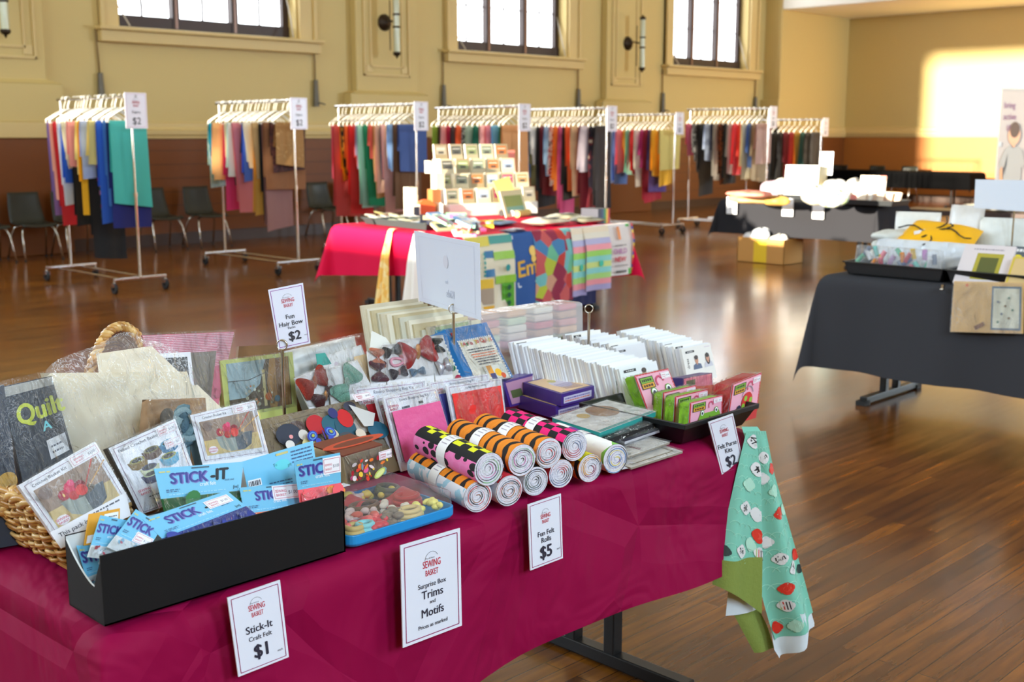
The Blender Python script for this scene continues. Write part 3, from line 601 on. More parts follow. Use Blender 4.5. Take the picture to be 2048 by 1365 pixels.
def trestle(O, u, v, L, D, label, inset=.2):
    O, u, v = V(O), V(u).normalized(), V(v).normalized(); c = O + u * L / 2 + v * D / 2
    t = thing('folding_table', label, 'table', (c.x, c.y, 0)); z = TZ - .014
    P = lambda a, b, h: V((O.x, O.y, 0)) + u * a + v * b + V((0, 0, h))
    m = .05
    MB().hexa([P(m, m, z - .03), P(L - m, m, z - .03), P(L - m, D - m, z - .03), P(m, D - m, z - .03), P(m, m, z), P(L - m, m, z), P(L - m, D - m, z), P(m, D - m, z)], M((150, 120, 90), .5)).build('tabletop', t)
    for a in (inset, L - inset):
        f = MB()
        def bar(p, q, wx, hz):
            p, q = V(p), V(q); d = (q - p).normalized(); s = d.cross(V((0, 0, 1))) if abs(d.z) < .9 else u; s = s.normalized() * wx / 2; w = (V((0, 0, 1)) if abs(d.z) < .9 else v) * hz / 2
            f.hexa([p - s - w, p + s - w, p + s + w, p - s + w, q - s - w, q + s - w, q + s + w, q - s + w], STEEL)
        bar(P(a, .06, .028), P(a, D - .06, .028), .045, .04)
        g = (D / 2 - .075, D / 2 + .075)
        for b in g: bar(P(a, b, .04), P(a, b, z - .03), .04, .04)
        bar(P(a, .1, z - .05), P(a, D - .1, z - .05), .04, .03)
        leg = f.build('leg_frame', t, bevel=.004)
        for b in (.06, D - .06): MB().box(P(a, b, .014), (.06, .06, .026), RUBBER).build('foot_cap', leg)
    return t
def pquad(c, w, h, yaw=0.0, lean=0.0, roll=0.0):
    """upright face: c middle of its base, yaw turns it about z (0 looks to -y), lean tips it back, roll turns it in its own plane"""
    r = V((math.cos(yaw), math.sin(yaw), 0)); n = V((math.sin(yaw), -math.cos(yaw), 0)); up = V((0, 0, 1)) * math.cos(lean) - n * math.sin(lean)
    r2 = r * math.cos(roll) + up * math.sin(roll); u2 = up * math.cos(roll) - r * math.sin(roll); c = V(c) + (u2 - up) * 0
    q = [c - r2 * w / 2, c + r2 * w / 2, c + r2 * w / 2 + u2 * h, c - r2 * w / 2 + u2 * h]
    dz = c.z - min(p.z for p in q); return [p + V((0, 0, dz)) for p in q]
def puff(m, q, th, mat, nu=14, nv=16, seed=1, wr=.25, front_only=False, sharp=.5):
    """a filled soft packet on the quad q, swelling th at its middle"""
    rr = random.Random(seed); a1, a2, a3 = rr.uniform(0, 6), rr.uniform(0, 6), rr.uniform(0, 6); n = (q[1] - q[0]).cross(q[3] - q[0]).normalized()
    def f(sg):
        def g(u, v):
            b = max(0, (1 - (2 * u - 1) ** 2)) ** sharp * max(0, (1 - (2 * v - 1) ** 2)) ** sharp
            k = 1 + wr * (math.sin(9 * u + 5 * v + a1) * .5 + math.sin(17 * v - 7 * u + a2) * .35 + math.sin(23 * u + 3 * v + a3) * .25)
            return q[0] * (1 - u) * (1 - v) + q[1] * u * (1 - v) + q[2] * u * v + q[3] * (1 - u) * v + n * (sg * th / 2 * b * k)
        return g
    m.grid(f(1), nu, nv, mat)
    if not front_only: m.grid(f(-1), nu, nv, mat)
    return m
def slabthing(name, label, cat, q, th, mat, group=None, side=None, pr=None, bevel=0.0):
    m = MB().slab(q, th, mat, side)
    if pr: pr(Pr(m, q))
    return m.build(name, None, label, cat, group, bevel=bevel)
def flatpack(name, label, cat, c, w, d, th, yaw, mat, group=None, pr=None, soft=0.0, tilt=0.0, seed=1):
    """a packet lying down: c middle of its underside"""
    r = V((math.cos(yaw), math.sin(yaw), 0)); f = V((-math.sin(yaw), math.cos(yaw), 0)) * math.cos(tilt) + V((0, 0, math.sin(tilt))); c = V(c) + V((0, 0, th + abs(math.sin(tilt)) * d / 2))
    q = [c - r * w / 2 - f * d / 2, c + r * w / 2 - f * d / 2, c + r * w / 2 + f * d / 2, c - r * w / 2 + f * d / 2]
    m = MB()
    if soft:
        q2 = [p - V((0, 0, th * .5)) for p in q]; puff(m, q2, th * 1.0, mat, 10, 10, seed, soft); 
    else: m.slab(q, th, mat)
    if pr: pr(Pr(m, q, off=.001, step=.0006))
    return m.build(name, None, label, cat, group)
# ---- the magenta table in the middle of the hall
u2, v2 = V((1, .035, 0)), V((.12, .99, 0)).normalized(); O2 = V((6.08, 6.55, TZ)); L2_, D2_ = 2.08, 1.94
for k, lab in ((0, 'black framed folding table under the bright pink cloth, its feet showing'), (1, 'folding table forming the back half of the pink covered display')):
    trestle(O2 + v2 * (.02 + k * .96), u2, v2, L2_, .94, lab, .35)
cloth(O2, u2, v2, L2_, D2_, .46, M((212, 8, 62), .7, spec=.15), 'bright magenta pink cloth over the middle display of craft packs', amp=.012, kw=8, seed=5, flare=.32,
      hem=lambda a, b, dx, dy: (.62 + .38 * b) if a < .001 and dx > 0 else (.62 if a < .001 else 1))
def ONT(px, py, z=0.0):      # a spot on the pink table, kept inside its edges
    for k in range(60):
        p = at(px, py, TZ + .003 + z); d = p - O2; b = d.y / v2.y; a = d.x - v2.x * b
        if b < D2_ - .12: break
        py += 2
    a = min(max(a, .12), L2_ - .16); b = min(max(b, .06), D2_ - .12); return O2 + u2 * a + v2 * b + V((0, 0, .003 + z))
def hangcloth(name, label, cat, a, b, z1, mat, amp=.02, off=.05, top=.05, seed=1, group=None, pr=None, n=3, flare=0.0, taper=1.0):
    """a cloth hanging over a table edge from a to b (top corners), down to z1"""
    a, b = V(a), V(b); r = (b - a); nrm = V((r.y, -r.x, 0)).normalized(); ph = seed * 1.7; h = a.z - z1
    def P(u, v):
        if v > .93: t = (v - .93) / .07; return a + r * (.5 + (u - .5) * taper) - nrm * (top * t) + nrm * off * .2 + V((0, 0, .006))
        d = 1 - v / .93; w = (taper + (1 - taper) * d); return a + r * (.5 + (u - .5) * w) + nrm * (off * (.2 + .8 * min(1, d * 3)) + flare * d + amp * d * math.sin(2 * PI * n * u + ph)) - V((0, 0, d * h))
    m = MB().grid(P, 20, 22, mat, True)
    if pr:
        def fn(x, y):
            e = .004; y *= .93; p = P(x, y); du = P(min(1, x + e), y) - P(max(0, x - e), y); dv = P(x, min(.93, y + e)) - P(x, max(0, y - e)); return p, du.cross(dv).normalized()
        pr(Pr(m, fn=fn, asp=r.length / h, off=.002, step=.0012))
    return m.build(name, None, label, cat, group)
EDGE2 = lambda px: (lambda p: p)(onp(px, 460, O2 - V((0, .0, 0)) + V((0, -.03, 0)), V((.035, -1, 0))))
def epan(px0, px1):
    N = V((.035, -1, 0)); P0 = O2 + V((0, -.02, 0)); a, b = onp(px0, 460, P0, N), onp(px1, 460, P0, N); a.z = b.z = TZ + .004; return a, b
PATCH = pr_('patchwork_print', [(206, 90, 90), (120, 190, 190), (150, 40, 70), (190, 200, 60), (70, 130, 180), (214, 160, 130), (110, 190, 150), (200, 60, 50)], 9)
def p_teal(p):
    p.rect(0, 0, 1, 1, (236, 226, 200)); 
    for x0, y0, x1, y1, c in ((0, .88, .5, 1, (226, 206, 60)), (.5, .9, 1, 1, (40, 150, 140)), (.36, .5, .55, .82, (30, 110, 160)), (.55, .7, 1, .8, (150, 200, 50)), (.55, .4, 1, .5, (150, 200, 50)), (0, .36, .5, .48, (240, 196, 60)), (0, .16, .5, .36, (180, 160, 140)), (.7, .0, .95, .4, (90, 170, 40)), (0, 0, .5, .14, (240, 180, 50))): p.rect(x0, y0, x1, y1, c, 4)
    for i in range(3):
        for j in range(6): p.ell(.06 + .12 * i, .53 + .05 * j, .02, (40, 150, 140), n=8)
    for j in range(4): p.ell(.82, .05 + .1 * j, .035, (30, 90, 60), n=8)
    p.ell(.78, .6, .045, (30, 150, 150), n=10)
def p_blue(p):
    p.line([(.1, .98), (.28, .3), (1, .36)], .02, (225, 230, 240)); p.text('Em', .64, .45, .22, (236, 180, 50), bold=.02, rot=.12); p.ell(.85, .76, .07, (236, 190, 60)); p.ell(.85, .66, .05, (236, 190, 60))
def p_pastel(p):
    cs = [(170, 160, 205), (240, 150, 160), (170, 215, 120), (140, 215, 210), (210, 225, 130), (140, 215, 205), (160, 220, 90), (240, 140, 150), (180, 175, 215), (235, 225, 205), (240, 220, 190)]
    for i, c in enumerate(cs): p.rect(0, i / len(cs), 1, (i + 1) / len(cs), c, 10)
    p.ell(.6, .42, .05, (60, 200, 170))
def p_sew(p):
    p.rect(0, 0, 1, 1, (236, 226, 222), 4); p.rect(.78, 0, .93, 1, (90, 190, 80), 2); 
    for j in range(16): p.rect(.93, j / 16, 1, (j + 1) / 16, [(230, 90, 40), (240, 200, 60), (60, 60, 160), (220, 40, 60)][j % 4])
    p.rect(.34, .7, .44, .95, (228, 130, 40)); p.scrib(.2, .6, .6, .02, (120, 110, 110), 3); p.text('CHILD', .38, .44, .1, (196, 130, 180), .03, maxw=.62); p.text('NEW', .4, .28, .1, (214, 60, 80), .03, maxw=.5); p.scrib(.2, .2, .65, .02, (120, 110, 110), 4); p.scrib(.25, .08, .6, .05, (70, 70, 70), 5)
for (x0, x1, z1, mat, nm, lab, pr, n, sd) in (
    (925, 1018, .12, M((236, 226, 200), .8), 'quilting_fabric', 'teal, yellow and green patterned fabric panel hanging from the pink table', p_teal, 2, 1),
    (1016, 1064, .13, M((48, 92, 160), .8), 'quilting_fabric', 'blue fabric panel with yellow script hanging from the pink table', p_blue, 1, 2),
    (1062, 1138, .15, PATCH, 'quilting_fabric', 'multicoloured patchwork print panel hanging from the pink table', None, 2, 3),
    (1136, 1164, .17, M((190, 180, 200), .8), 'quilting_fabric', 'narrow pastel striped panel beside the patchwork panel', p_pastel, 1, 4),
    (1160, 1210, .2, M((200, 190, 205), .8), 'quilting_fabric', 'wide pastel striped panel left of the white lettered panel', p_pastel, 1, 5),
    (1208, 1258, .3, M((236, 226, 222), .8), 'quilting_fabric', 'white lettered panel with a green border, rightmost on the pink table', p_sew, 1, 6)):
    a, b = epan(x0, x1); hangcloth(nm, lab, 'fabric panel', a, b, z1, mat, amp=.012, seed=sd, group='fabric panels on the pink table', pr=pr, n=n, off=.05 + .012 * (sd % 2))
a, b = epan(1140, 1188); hangcloth('quilting_fabric', 'navy fabric hanging lowest, behind the pastel striped panels', 'fabric panel', a, b, .08, M((28, 34, 80), .8), amp=.004, off=.028, seed=8)
for px, w, lab, mat, z1 in ((776, .2, 'yellow printed cloth draped over the left corner of the pink table', pr_('yellow_print', [(250, 214, 130), (246, 190, 90), (252, 226, 160)], 20), .08), (838, .22, 'white cloth draped beside the yellow one on the pink table', M((244, 236, 226), .8), .05)):
    p = atX(px, 466, 6.1) if px < 800 else onp(px, 474, O2, V((.7, .7, 0))); p.z = TZ + .008; d = v2 if px < 800 else V((.75, -.66, 0)) * -1
    p = O2 + v2 * (.98 if px < 800 else .03) ; p.z = TZ + .008
    dd = (v2 * -1 if px < 800 else (u2 * .75 - v2 * .5).normalized()); a, b = p - dd * w / 2, p + dd * w / 2
    if px > 800: a, b = O2 + v2 * .72 + V((-.0, 0, .008)), O2 + v2 * .44 + V((0, 0, .008))
    hangcloth('draped_cloth', lab, 'cloth', a, b, z1, mat, amp=.03, off=.05, flare=.06, seed=px, n=2, taper=.35)
# black trays with bright packets
def tray(label, c, w, d, h, yaw, mat=None, wall=.006, group=None):
    mat = mat or M((24, 26, 28), .35); c = V(c); r = V((math.cos(yaw), math.sin(yaw), 0)); f = V((-math.sin(yaw), math.cos(yaw), 0)); m = MB()
    def P(a, b, z): return c + r * a + f * b + V((0, 0, z))
    fl = .012
    def wallq(a0, b0, a1, b1):
        n = (r * (b1 - b0) * -1 + f * (a1 - a0)).normalized() * wall
        lo0, lo1 = P(a0, b0, 0), P(a1, b1, 0); k = 1 + fl / (min(w, d) / 2); hi0, hi1 = P(a0 * k, b0 * k, h), P(a1 * k, b1 * k, h)
        m.hexa([lo0, lo1, lo1 + n, lo0 + n, hi0, hi1, hi1 + n, hi0 + n], mat)
        q = n.normalized() * -.014; m.hexa([hi0 + q, hi1 + q, hi1 + n, hi0 + n, hi0 + q + V((0, 0, .008)), hi1 + q + V((0, 0, .008)), hi1 + n + V((0, 0, .008)), hi0 + n + V((0, 0, .008))], mat)
    x, y = w / 2, d / 2
    for a in ((-x, -y, x, -y), (x, -y, x, y), (x, y, -x, y), (-x, y, -x, -y)): wallq(*a)
    m.hexa([P(-x, -y, 0), P(x, -y, 0), P(x, y, 0), P(-x, y, 0), P(-x, -y, .005), P(x, -y, .005), P(x, y, .005), P(-x, y, .005)], mat)
    return m.build('black_tray', None, label, 'tray', group, bevel=.002)
PAPERS = [(244, 234, 196), (250, 248, 236), (230, 214, 140), (214, 220, 190), (246, 240, 220), (120, 110, 60), (250, 246, 240)]
e0, e1, e2 = ONT(690, 438), ONT(762, 449), ONT(832, 463)
yw = math.atan2((e0 - e2).y, (e0 - e2).x) ; off = V((math.sin(yw), -math.cos(yw), 0)) * .19
cols_nm = {(244, 234, 196): 'cream', (250, 248, 236): 'white', (230, 214, 140): 'straw yellow', (214, 220, 190): 'pale green', (246, 240, 220): 'ivory', (120, 110, 60): 'olive', (250, 246, 240): 'bright white'}
for k, (p, q) in enumerate(((e1, e2), (e0, e1))):
    c = (p + q) / 2 + off; tray(('black tray nearest the corner of the pink table, heaped with pale packets', 'black tray farther left on the pink table, heaped with pale packets')[k], c, (q - p).length - .07, .34, .05, yw, M((52, 62, 62), .4))
    for i in range(9):
        a = (i % 3 - 1) * .11 * (1.5 if (q - p).length > .6 else 1); b = (i // 3 - 1) * .1; cc = c + V((math.cos(yw), math.sin(yw), 0)) * a + V((-math.sin(yw), math.cos(yw), 0)) * b + V((0, 0, .012 + .022 * (i % 3) + .01 * (i % 2)))
        col = PAPERS[(i * 3 + k) % 7]
        flatpack('trim_packet', 'small %s packet, %s row of the %s tray on the pink table' % (cols_nm[col], ('front', 'middle', 'back')[i // 3], ('near', 'far')[k]), 'packet', cc, .14, .1, .018, yw + R.uniform(-.7, .7), M(col, .4), 'pale packets in the black trays', soft=.2, tilt=R.uniform(.05, .35), seed=i)
BRI = [((236, 60, 60), 'red'), ((120, 176, 226), 'sky blue'), ((250, 246, 240), 'white'), ((246, 204, 70), 'yellow'), ((40, 44, 60), 'dark'), ((150, 210, 170), 'mint'), ((240, 120, 180), 'pink'), ((220, 200, 160), 'sand')]
i = 0
for (px, py) in ((846, 448), (860, 456), (880, 446), (876, 462), (900, 454), (920, 446), (912, 466), (938, 458), (946, 446), (896, 440), (862, 438), (930, 438), (958, 466), (884, 470), (852, 460), (868, 444), (890, 452), (905, 462), (924, 452), (942, 442), (950, 456), (970, 448), (976, 462), (915, 436), (856, 470), (900, 472), (930, 470), (880, 436)):
    col, nm = BRI[(i * 5 + 2) % 8]; c2, nm2 = BRI[(i * 3 + 1) % 8]
    flatpack('motif_packet', '%s and %s motif packet in the pink table heap%s' % (nm, nm2, ('', ', near its corner', ', at its middle', ', toward the stand')[i // 8]), 'packet', ONT(px, py + 8, .004 + .022 * (i % 4)), .17, .13, .02, R.uniform(-.8, .8), M(col, .3), 'loose motif packets', pr=lambda p, c2=c2: p.rect(.15, .15, .6, .8, c2).ell(.75, .5, .2, (250, 250, 245)), tilt=R.uniform(.1, .5), seed=i); i += 1
for (px, py, w, d, th, yw_, col, lab, pr) in (
    (1000, 452, .34, .26, .05, .3, (130, 180, 220), 'pale blue patterned bag with red edges on the pink table', lambda p: p.frame(.04, .04, .96, .96, .05, (220, 50, 60)).ell(.4, .4, .2, (190, 210, 90))),
    (1030, 466, .2, .16, .03, .1, (40, 50, 100), 'navy packet with a white card at the front of the pink table', lambda p: p.rect(.5, .1, .9, .8, (240, 238, 240))),
    (1100, 452, .42, .3, .07, .15, (214, 206, 186), 'plump cream bag with a dark oval on the pink table', lambda p: p.ell(.55, .35, .2, (70, 66, 70), rx=.5)),
    (1150, 440, .36, .3, .06, .4, (180, 178, 150), 'grey green bag behind the plump cream one', lambda p: p.ell(.5, .4, .2, (90, 84, 90), rx=.4)),
    (1185, 448, .3, .24, .06, 0, (150, 148, 128), 'grey patterned bag near the right end of the pink table', lambda p: p.rect(.1, .1, .5, .8, (190, 190, 176)))):
    flatpack('craft_bag', lab, 'bag', ONT(px, py), w, d, th, yw_, M(col, .35, var=.4, bscale=12), 'craft bags on the pink table', pr=pr, soft=.25)
def p_rain(p):
    for k, c in enumerate(((200, 40, 50), (240, 200, 60), (70, 160, 80), (40, 90, 110), (30, 40, 90))): p.rect(1 - (k + 1) * .16, 0, 1 - k * .16, 1, c)
slabthing('rainbow_box', 'box with rainbow stripes at the right end of the pink table', 'box', pquad(ONT(1228, 447), .16, .13, 0), .2, M((60, 60, 70), .5), pr=p_rain)
# stepped stand with kraft packs
Ys = math.radians(-14); base = ONT(992, 432); rS = V((math.cos(Ys), math.sin(Ys), 0)); nS = V((math.sin(Ys), -math.cos(Ys), 0))
m = MB(); KR = M((226, 206, 160), .6)
for k in range(4):
    c = base - nS * (.13 * k + .09); c = c + rS * .05; m.box((c.x, c.y, TZ + .004 + .06 + .07 * k), (1.0 - .06 * k, .13, .12 + .14 * k), M((240, 236, 224), .5), rz=Ys)
m.build('display_steps', None, 'white stepped stand holding rows of kraft packs on the pink table', 'display stand', bevel=.004)
PK = [((188, 172, 140), 'tan'), ((172, 160, 130), 'drab'), ((206, 192, 160), 'pale kraft'), ((150, 132, 100), 'dark kraft')]
PC = [((120, 130, 110), 'green grey'), ((150, 50, 90), 'plum'), ((90, 90, 80), 'charcoal'), ((190, 110, 50), 'orange'), ((180, 140, 90), 'ochre'), ((140, 150, 100), 'moss'), ((150, 165, 190), 'slate blue'), ((170, 160, 140), 'stone')]
ROW = ('bottom', 'second', 'third', 'top')
for k in range(4):
    n = 6 if k < 2 else 5
    for j in range(n):
        c = base - nS * (.13 * k + .075) + rS * ((j - (n - 1) / 2) * .175 + .05); col, nm = PK[(j + k) % 4]; pc, pn = PC[(j * 3 + k * 5) % 8]
        z = TZ + .006 + .12 + .14 * k if k else TZ + .006 + .12
        slabthing('kraft_pack', '%s pack with a %s picture, %s row of the stepped stand' % (nm, pn, ROW[k]), 'craft pack', pquad((c.x, c.y, z), .15, .145, Ys + R.uniform(-.12, .12), .16), .022, M(col, .4), 'kraft packs on the stepped stand', M((246, 240, 222), .5), pr=lambda p, pc=pc: p.rect(.12, .3, .88, .86, pc).scrib(.2, .68, .8, .06, (230, 224, 210), 2).rect(.3, .36, .7, .5, (60, 56, 54)))
c = base + rS * .50 - nS * .60; slabthing('pink_folder', 'tall salmon pink folder behind the top row of packs', 'folder', pquad((c.x, c.y, TZ + .005), .34, .62, Ys, .1), .03, M((240, 128, 110), .4), pr=lambda p: p.rect(.1, .6, .5, .8, (226, 150, 120)))
# stacked slim boxes up the left side of the stand
for k, (dx, z, h) in enumerate(((-.56, 0, .13), (-.50, .13, .13), (-.64, 0, .2), (-.70, 0, .28), (-.46, .26, .15), (-.50, .41, .12))):
    c = base + rS * (dx - .04) - nS * (.12 + .05 * (k % 3) + (.16 if k in (2, 3) else 0)); 
    m = MB().box((c.x, c.y, TZ + .006 + z + h / 2), (.09, .11, h - .002), M([(150, 100, 56), (160, 106, 60), (238, 226, 190), (244, 236, 210), (240, 226, 184), (244, 234, 200)][k], .5), rz=Ys)
    m.build('slim_box', None, ['brown slim box with a label at the foot of the left stack', 'brown slim box second in the left stack', 'cream slim box left of the brown boxes', 'tall cream slim box leftmost beside the stand', 'pale slim box third in the left stack', 'pale slim box topmost of the left stack'][k] , 'box', 'slim boxes left of the stepped stand')
c = ONT(858, 428); MB().cyl((c.x, c.y, c.z + .09), (c.x + .02, c.y + .05, c.z + .09), .09, M((226, 96, 40), .5), n=24).bx((c.x - .03, c.y, c.z), (c.x + .03, c.y + .05, c.z + .03), M((240, 220, 190), .5)).build('orange_spool', None, 'round orange spool card left of the slim boxes', 'spool')
c = ONT(833, 430); slabthing('small_tin', 'small white box with a black panel near the back left of the pink table', 'box', pquad(c, .12, .14, -.3), .08, M((240, 232, 215), .5), pr=lambda p: p.rect(.45, .05, .95, .85, (40, 44, 54)))
slabthing('landscape_card', 'green landscape card leaning at the foot of the stepped stand', 'card', pquad(ONT(1052, 430) + nS * .14, .42, .26, .25, .3), .012, M((206, 200, 160), .5), pr=lambda p: p.rect(.1, .12, .9, .8, (130, 150, 80)).rect(.1, .12, .9, .38, (110, 160, 150)))
slabthing('leaflet', 'yellow green leaflet curving beside the landscape card', 'booklet', pquad(ONT(1098, 428), .2, .36, -.2, .3, .22), .012, M((196, 196, 110), .5), pr=lambda p: p.rect(.3, .1, .8, .4, (110, 100, 90)))
for k, (px, py, col, lab) in enumerate(((1140, 416, (236, 236, 232), 'white rolled cloth at the back of the pink table'), (1160, 412, (40, 36, 34), 'black rolled cloth at the back right of the pink table'), (1195, 414, (206, 176, 100), 'mustard rolled cloth at the back right of the pink table'), (1150, 404, (196, 80, 50), 'rust rolled cloth farthest back on the pink table'))):
    c = ONT(px, py + 4, .03); MB().cyl(c - V((.14, .06, 0)), c + V((.14, .06, 0)), .032, M(col, .7), n=14).build('rolled_cloth', None, lab, 'cloth roll', 'rolled cloths on the pink table')
# ---- grey table in the middle distance
uG, vG = V((0, -1, 0)), V((1, 0, 0)); OG = V((12.25, 8.45, TZ))
trestle(OG, uG, vG, 2.1, .76, 'folding table under the grey cloth with white price sheets', .35)
cloth(OG, uG, vG, 2.1, .76, .42, M((44, 44, 48), .85, spec=.1), 'grey cloth over the middle distance table with white bundles', amp=.014, kw=11, seed=3, flare=.25)
def sheet(px, py, X, w, h, lab, pr=None):
    c = atX(px, py, X); q = [V((X, c.y + w / 2, c.z - h)), V((X, c.y - w / 2, c.z - h)), V((X, c.y - w / 2, c.z)), V((X, c.y + w / 2, c.z))]
    return slabthing('price_sheet', lab, 'sign', q, .002, M((250, 250, 252), .4), 'price sheets on the grey cloth', pr=pr)
for px, py, lab in ((1464, 394, 'white price sheet at the left end of the grey cloth'), (1576, 397, 'white price sheet in the middle of the grey cloth'), (1637, 402, 'white price sheet right of the middle one on the grey cloth')):
    sheet(px, py, 12.19, .15, .21, lab, lambda p: p.scrib(.3, .3, .7, .03, (200, 190, 196), 3))
def G(px, py, z=0.0):
    for k in range(60):
        p = at(px, py, TZ + .003 + z)
        if p.x < OG.x + .64: break
        py += 1
    return p
WHT = M((246, 244, 240), .45, var=.25, bscale=9)
def bundle(name, lab, cat, px, py, w, d, h, col, seed, z=0.0, sp=None, X=None):
    c = G(px, py, z) if X is None else V(X); rr = random.Random(seed); a, b = rr.uniform(0, 6), rr.uniform(0, 6)
    def f(u, v):
        k = 1 + .14 * math.sin(6 * PI * u + a) * math.sin(3 * PI * v) + .1 * math.sin(10 * PI * u + b)
        x, y, z = math.sin(PI * v) * math.cos(2 * PI * u), math.sin(PI * v) * math.sin(2 * PI * u), math.cos(PI * v)
        z = (abs(z) ** .7) * (1 if z > 0 else -1); return c + V((x * w / 2 * k, y * d / 2 * k, h / 2 + z * h / 2 * (k if z > 0 else 1)))
    return MB().grid(f, 20, 12, col if not isinstance(col, tuple) else M(col, .6, var=.3, bscale=10)).build(name, None, lab, cat)
bundle('fabric_bundle', 'sandy folded fabric at the left end of the grey table', 'fabric', 1510, 408, .5, .62, .1, (222, 178, 120), 1)
bundle('fabric_bundle', 'pink and sand fabric lying on the sandy one', 'fabric', 1500, 396, .36, .5, .08, (230, 140, 120), 2, .09)
bundle('fabric_bundle', 'ochre fabric roll beside the white box on the grey table', 'fabric', 1553, 412, .2, .3, .11, (206, 160, 80), 3)
bundle('soft_toy_bundle', 'pale mauve soft bundle left of the white box', 'soft bundle', 1545, 392, .3, .34, .2, (206, 180, 196), 4)
bundle('soft_toy_bundle', 'white fluffy bundle behind the white box', 'soft bundle', 1566, 388, .22, .24, .24, (214, 208, 200), 5)
c = G(1592, 400); q = pquad((c.x, c.y, TZ + .06), .5, .42, -PI / 2, .12)
tray('small black tray under the white box on the grey table', V((c.x + .2, c.y, TZ + .004)), .5, .34, .05, -PI / 2, M((46, 48, 50), .4))
slabthing('white_box', 'large plain white box standing on the grey table', 'box', pquad((c.x + .08, c.y, TZ + .02), .46, .4, -PI / 2, .1), .2, M((228, 226, 220), .5), side=M((186, 170, 130), .5), bevel=.006)
c2 = G(1640, 380); slabthing('sign_card', 'blank white upright card behind the bundles on the grey table', 'sign', pquad((c2.x + .1, c2.y, TZ + .3), .16, .28, -PI / 2 + .3, .1), .004, M((250, 252, 255), .4)); MB().cyl((c2.x + .1, c2.y, TZ + .004), (c2.x + .1, c2.y, TZ + .32), .006, CHROME).cyl((c2.x + .1, c2.y, TZ + .004), (c2.x + .1, c2.y, TZ + .012), .05, CHROME).build('sign_stand', None, 'thin stand carrying the blank white card on the grey table', 'stand')
bundle('plastic_bundle', 'white bagged bundle with a round side, right of the white box', 'bag', 1632, 412, .24, .3, .22, (206, 202, 186), 6)
bundle('plastic_bundle', 'aqua and white bagged bundle with yellow base on the grey table', 'bag', 1662, 416, .24, .32, .22, pr_('aqua_bag', [(240, 246, 240), (120, 200, 196), (246, 246, 240), (190, 220, 160), (246, 248, 244)], 8, kind='noise', rough=.3), 7)
bundle('plastic_bundle', 'white crumpled bag behind the aqua bundle', 'bag', 1672, 392, .3, .36, .24, (206, 206, 206), 8)
bundle('plastic_bundle', 'white peaked bag left of the carrot picture book', 'bag', 1706, 398, .2, .2, .26, (208, 204, 196), 9)
tray('long black tray at the right end of the grey table', G(1742, 412) + V((.26, .1, 0)), .62, .4, .05, -PI / 2, M((46, 48, 50), .4))
slabthing('picture_book', 'cream book with a carrot picture at the back of the grey table', 'book', pquad(G(1742, 388) + V((0, 0, .05)), .3, .26, -PI / 2 + .2, .2), .03, M((240, 226, 200), .5), pr=lambda p: p.ell(.35, .25, .16, (226, 140, 60)).ell(.55, .3, .14, (150, 170, 70)).rect(.75, .75, 1, 1, (214, 90, 70)))
for k in range(9):
    c = G(1712 + 9 * k, 411) + V((.18 + .05 * (k % 2), .1, .012)); col = [(236, 214, 190), (246, 240, 230), (200, 170, 150), (226, 200, 180)][k % 4]
    slabthing('card_pack', '%s card pack, %s from the left in the long tray on the grey table' % (('peach', 'white', 'fawn', 'beige')[k % 4], ('first', 'second', 'third', 'fourth', 'fifth', 'sixth', 'seventh', 'eighth', 'ninth')[k]), 'card pack', pquad(c, .2, .13, -PI / 2 + R.uniform(-.3, .3), .35), .02, M(col, .5), 'card packs in the long tray', pr=lambda p: p.rect(.1, .2, .5, .8, (210, 120, 110)))
# carton on the floor
a, b, c = at(1495, 520), at(1567, 531), at(1590, 515); m = MB(); CT = M((206, 150, 78), .7)
t = thing('cardboard_carton', 'open brown carton of white packets on the floor by the grey table', 'carton', ((a + b) / 2 + V((.2, 0, 0))))
x0, x1, y0, y1, h = b.x, b.x + .42, b.y, a.y, .3
for p, q in (((x0, y0, 0), (x0 + .006, y1, h)), ((x1 - .006, y0, 0), (x1, y1, h)), ((x0, y0, 0), (x1, y0 + .006, h)), ((x0, y1 - .006, 0), (x1, y1, h)), ((x0, y0, 0), (x1, y1, .006))): m.bx(p, q, CT)
m.build('carton_body', t)
MB().bx((x0 - .002, y0 + .24, .01), (x0, y0 + .42, h - .04), M((246, 206, 40), .5)).build('yellow_label', t)
for k in range(6):
    bundle('white_packet', ('crumpled white packet at the near corner of the brown carton', 'grey white packet in the middle of the brown carton', 'white packet rising above the far rim of the carton', 'pale tan packet at the left of the brown carton', 'small white packet on top of the carton heap', 'white packet at the right of the brown carton')[k], 'packet', 0, 0, .2, .22, .15 + .03 * (k % 2), ((244, 240, 232), (206, 206, 204), (240, 240, 240), (214, 190, 150), (226, 232, 240), (240, 236, 230))[k], 20 + k, X=(x0 + .12 + .18 * (k % 2), y0 + .13 + .18 * (k % 3) + .02 * k, h - .1 + (.06 if k == 4 else 0)))
# low bench beyond with folded linen
m = MB().bx((16.5, 5.6, .36), (17.1, 8.2, .44), M((60, 38, 30), .5)); 
for x in (16.56, 17.0):
    for y in (5.7, 8.05): m.bx((x, y, 0), (x + .05, y + .05, .36), M((50, 32, 26), .5))
m.build('low_bench', None, 'low dark bench beyond the grey table with folded linen on it', 'bench')
for k, (y, z, col, lab) in enumerate(((7.6, 0, (206, 198, 180), 'folded cream linen at the left of the low bench'), (7.25, 0, (226, 220, 206), 'folded pale linen in the middle of the low bench'), (7.4, .07, (216, 210, 196), 'folded linen lying on the other two on the low bench'))):
    bundle('folded_linen', lab, 'linen', 0, 0, .4, .44, .09, col, 40 + k, X=(16.8, y - .45, .443 + z))
